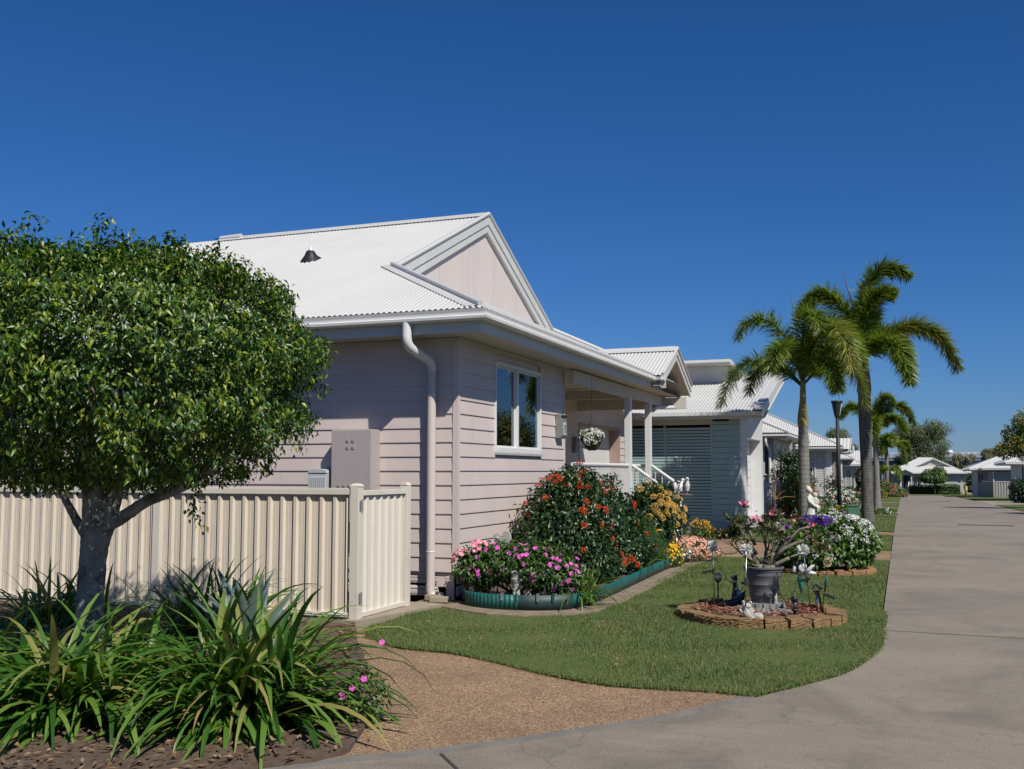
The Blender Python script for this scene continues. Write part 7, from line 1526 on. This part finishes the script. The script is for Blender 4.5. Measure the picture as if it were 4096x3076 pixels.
pl = empty('planter', (-1.22, 17.05, .45), 'white oval planter of deep violet petunias in front of the statue', 'planter')
w = MB(); w.lathe([(.10, 0), (.13, .02), (.16, .14), (.165, .2), (.19, .205), (.19, .235), (.175, .24), (.17, .2)], (-1.22, 17.02, .48), 28); pp_ = w.build('bowl', M['white'], pl, True)
for i in range(len(pp_.data.vertices)): v = pp_.data.vertices[i]; pass
te = [((-1.40, 16.95, .80), (.20, .16, .10)), ((-1.18, 16.93, .80), (.16, .14, .10))]; bush('foliage', pl, te, 500, .06, .035, M['vleaf'], shell=(.3, 1.0))
p, nn = facing(te, 46, bias=(.2, -.7, .5)); put_heads(pl, FL['pet'], p, nn, 'flower', .8, 1.2)
p, nn = facing([((-1.78, 17.1, .72), (.12, .1, .07))], 7); put_heads(pl, FL['pet'], p, nn, 'flower', .6, .9)
sp_ = empty('solar_lantern', (-.915, 17.6, .5), 'dark capped solar lantern on a clear stem among the white flowers', 'solar light')
w = MB(); w.lathe([(.075, .36), (.08, .40), (.082, .47), (.072, .48)], (-.915, 17.6, .48), 18); w.build('cap', M['black'], sp_, True)
w = MB(); w.lathe([(.03, 0), (.04, .10), (.055, .22), (.066, .36)], (-.915, 17.6, .48), 16); w.build('clear_body', paint('yellowed_clear_plastic', (.42, .38, .27), .2, .1), sp_, True)
# statue of a woman carrying a child
sx, sy = -1.43, 17.8; sz = .70
stt = empty('statue', (sx, sy, .05), 'ivory stone statue of a robed woman carrying a child on her arm', 'statue')
w = MB(); w.lathe([(.17, 0), (.17, .05), (.12, .08), (.10, .12), (.10, .52), (.14, .58), (.15, .62), (.15, .66)], (sx, sy, .04), 24); autosmooth(w.build('pedestal', M['ivory'], stt))
E3 = lambda dx, dd, dz: tuple(Vector((sx, sy, sz))+RT*dx+FW*dd+Vector((0, 0, dz)))
w = MB()
w.tube([E3(-.01, 0, 0), E3(-.015, 0, .06), E3(-.01, 0, .16), E3(.0, 0, .27), E3(.005, 0, .35)], [.118, .108, .088, .070, .058], 20)          # skirt
for a in range(9):                                                                                                           # folds of the robe
    an = a*.7; w.tube([E3(.005+.045*math.cos(an), .045*math.sin(an), .33), E3(-.01+.085*math.cos(an+.15), .085*math.sin(an+.15), .14), E3(-.012+.118*math.cos(an+.25), .118*math.sin(an+.25), .0)], [.012, .018, .022], 6)
w.tube([E3(.005, 0, .33), E3(-.005, 0, .41), E3(-.02, 0, .475), E3(-.028, 0, .51)], [.058, .060, .052, .026], 16)              # torso
w.tube([E3(-.03, 0, .50), E3(-.026, -.004, .545)], [.024, .022], 10)                                                         # neck
w.ell(E3(-.020, -.008, .585), (.040, .040, .048), 16, 12)                                                                    # head
w.ell(E3(.018, -.022, .580), (.009, .009, .012), 8, 6); w.ell(E3(.012, -.02, .560), (.014, .014, .010), 8, 6)                   # nose, chin
w.ell(E3(-.042, .004, .605), (.040, .042, .042), 12, 10); w.ell(E3(-.056, .006, .645), (.024, .024, .022), 10, 8); w.ell(E3(-.02, 0, .645), (.018, .02, .016), 8, 6); w.ell(E3(-.066, .005, .585), (.018, .02, .026), 8, 6)   # hair, bun
w.tube([E3(-.062, -.03, .478), E3(-.045, -.075, .40), E3(.03, -.085, .335), E3(.085, -.06, .315)], [.028, .026, .021, .015], 10)  # near arm under the child
w.tube([E3(.005, .05, .475), E3(.06, .06, .43), E3(.10, .03, .40)], [.026, .022, .016], 10)                                  # far arm
for f_ in range(4): w.tube([E3(.083, -.055+f_*.010, .318-f_*.004), E3(.108, -.048+f_*.009, .318-f_*.006), E3(.118, -.035+f_*.008, .326-f_*.006)], [.0055, .005, .004], 6)
w.tube([E3(.075, -.068, .325), E3(.09, -.07, .342), E3(.098, -.06, .352)], [.007, .006, .004], 6)
w.tube([E3(.075, -.02, .335), E3(.078, -.02, .395), E3(.072, -.018, .45), E3(.07, -.018, .475)], [.036, .040, .034, .018], 14)    # child's body
w.ell(E3(.070, -.022, .512), (.034, .034, .037), 14, 10); w.ell(E3(.10, -.034, .508), (.008, .008, .009), 8, 6); w.ell(E3(.06, -.012, .528), (.034, .035, .028), 10, 8)
w.tube([E3(.095, -.045, .45), E3(.115, -.06, .40), E3(.095, -.075, .365)], [.014, .012, .009], 8); w.tube([E3(.05, -.03, .455), E3(.01, -.045, .45), E3(-.02, -.04, .455)], [.014, .012, .009], 8)
w.tube([E3(.085, -.04, .34), E3(.125, -.055, .315), E3(.118, -.06, .255)], [.022, .018, .013], 8); w.tube([E3(.07, -.055, .335), E3(.085, -.09, .30), E3(.078, -.088, .245)], [.022, .018, .013], 8); w.ell(E3(.124, -.068, .25), (.016, .014, .009), 8, 6); w.ell(E3(.086, -.098, .24), (.016, .014, .009), 8, 6)
blend(w.build('figure', M['ivory'], stt), .0075, 2)
# ================================================================== street furniture
def lamp(base, h, s, label, n=16):
    x, y, z = base; r = empty('street_lamp', base, label, 'street lamp', 'post top street lamps along the road')
    w = MB(); w.tube([(x, y, z-.1), (x, y, z+h-.55*s)], [.075*s, .06*s], 12); w.lathe([(.11*s, 0), (.11*s, .25), (.08*s, .3)], (x, y, z), 12); w.build('post', M['blacksteel'], r, True)
    w = MB(); w.lathe([(.085*s, 0), (.10*s, .06*s), (.17*s, .48*s)], (x, y, z+h-.57*s), n); df = w.build('diffuser', paint('milky_diffuser', (.62, .64, .62), .35, .05), r, True)
    w = MB(); k = len(w.v); zb, zt = z+h-.575*s, z+h-.085*s                                                             # black shade open on one side
    A = [R(80)+R(250)*i/20 for i in range(21)]
    for rr, zz in ((.092*s, zb), (.182*s, zt)):
        for a in A: w.v.append((x+rr*math.cos(a), y+rr*math.sin(a), zz))
    for i in range(20): w.f.append((i, i+1, 22+i, 21+i)); w.m.append(0)
    o = w.build('shade', M['blacksteel'], r); sm = o.modifiers.new('solid', 'SOLIDIFY'); sm.thickness = .012
    w = MB(); w.lathe([(.19*s, 0), (.20*s, .03*s), (.20*s, .08*s), (.15*s, .09*s)], (x, y, z+h-.09*s), n); w.build('cap', M['blacksteel'], r, True)
lamp((-2.17, 39.5, gz(39.5)), 4.30, 1.05, 'dark green street lamp with conical head, between the two nearest palms')
lamp((-2.05, 128, gz(128)), 3.95, 1.5, 'distant small street lamp beside the far palm')
ub = empty('utility_box', (-1.48, 34.5, 0), 'square green utility box on the verge left of the tallest palm', 'utility box')
M['boxgreen'] = paint('green_painted_steel', (.09, .21, .12), .5, .1, 3)
w = MB(); w.box(-1.64, -1.30, 34.35, 34.65, .02, .50); bevel(w.build('cabinet', M['boxgreen'], ub), .01)
w = MB(); w.extrude([(-1.66, .50), (-1.28, .50), (-1.30, .545), (-1.64, .545)], 34.33, 34.67, 'y'); bevel(w.build('lid', M['boxgreen'], ub), .008)
bo = empty('bollard', (6.06, 114.9, gz(114.9)), 'yellow bollard beside the road in front of the grey fence', 'bollard')
w = MB(); w.lathe([(.13, 0), (.13, 1.05), (.11, 1.12), (.05, 1.16)], (6.06, 114.9, gz(114.9)), 14); w.build('post', paint('yellow_paint', (.60, .40, .06), .5, .08), bo, True)
w = MB(); w.lathe([(.133, .80), (.133, .92)], (6.06, 114.9, gz(114.9)), 14, cap=False); w.build('reflective_band', M['whitewall'], bo)
pp2 = empty('post', (-1.05, 60.5, gz(60.5)), 'slim dark red post just beside the small palm trunk', 'post')
w = MB(); w.box(-1.62, -1.50, 60.4, 60.5, gz(60)-.1, 1.05); bevel(w.build('post_body', paint('dark_red_paint', (.16, .02, .02), .5), pp2), .01)
tub = empty('green_tub', (5.1, 145.5, gz(145)), 'small green tub on the lawn before the far hedge', 'tub')
w = MB(); w.lathe([(.30, 0), (.42, .30), (.46, .32), (.46, .38)], (5.1, 145.5, gz(145)), 14); w.build('bowl', M['boxgreen'], tub, True)
# stones and bricks by the house foot
for i, (x, y, s) in enumerate(((-5.30, 11.35, .1), (-5.18, 11.22, .07))):
    w = MB(); w.obox((x, y, .09), (.22, .11, .07), (0, 0, .3*i)); o = bevel(w.build('paving_brick', M['conc'], None, origin=(x, y, .06)), .01); props(o, ['loose pale brick against the house foot beside the gate', 'second loose brick nearer the downpipe elbow'][i], 'brick', 'loose bricks at the house foot')
# a few fallen petals, a periwinkle seedling by the path
sdl = shrub('small pink flowered periwinkle under the largest lily clump, by the path', (-3.25, 5.95, .03), [((-3.25, 5.9, .18), (.16, .2, .16))], 500, .035, .02, M['vleaf'], [], cat='flowering plant')
put_heads(sdl, FL['vinca'], [(-3.32, 5.75, .20), (-3.23, 5.72, .26), (-3.18, 5.78, .31), (-3.12, 5.9, .52)], [(0.2, -.9, .4)]*4, 'flower', .7, .9)
n_ = 26; o = leaves('fallen_petals', np.stack([rng.uniform(-4.2, -2.4, n_), rng.uniform(9.4, 12.5, n_), np.full(n_, .065)], 1), rdir(n_)*np.array([1, 1, .1]), np.tile([0, 0, 1.], (n_, 1)), .03, .024, M['magenta'], None); o['kind'] = 'stuff'
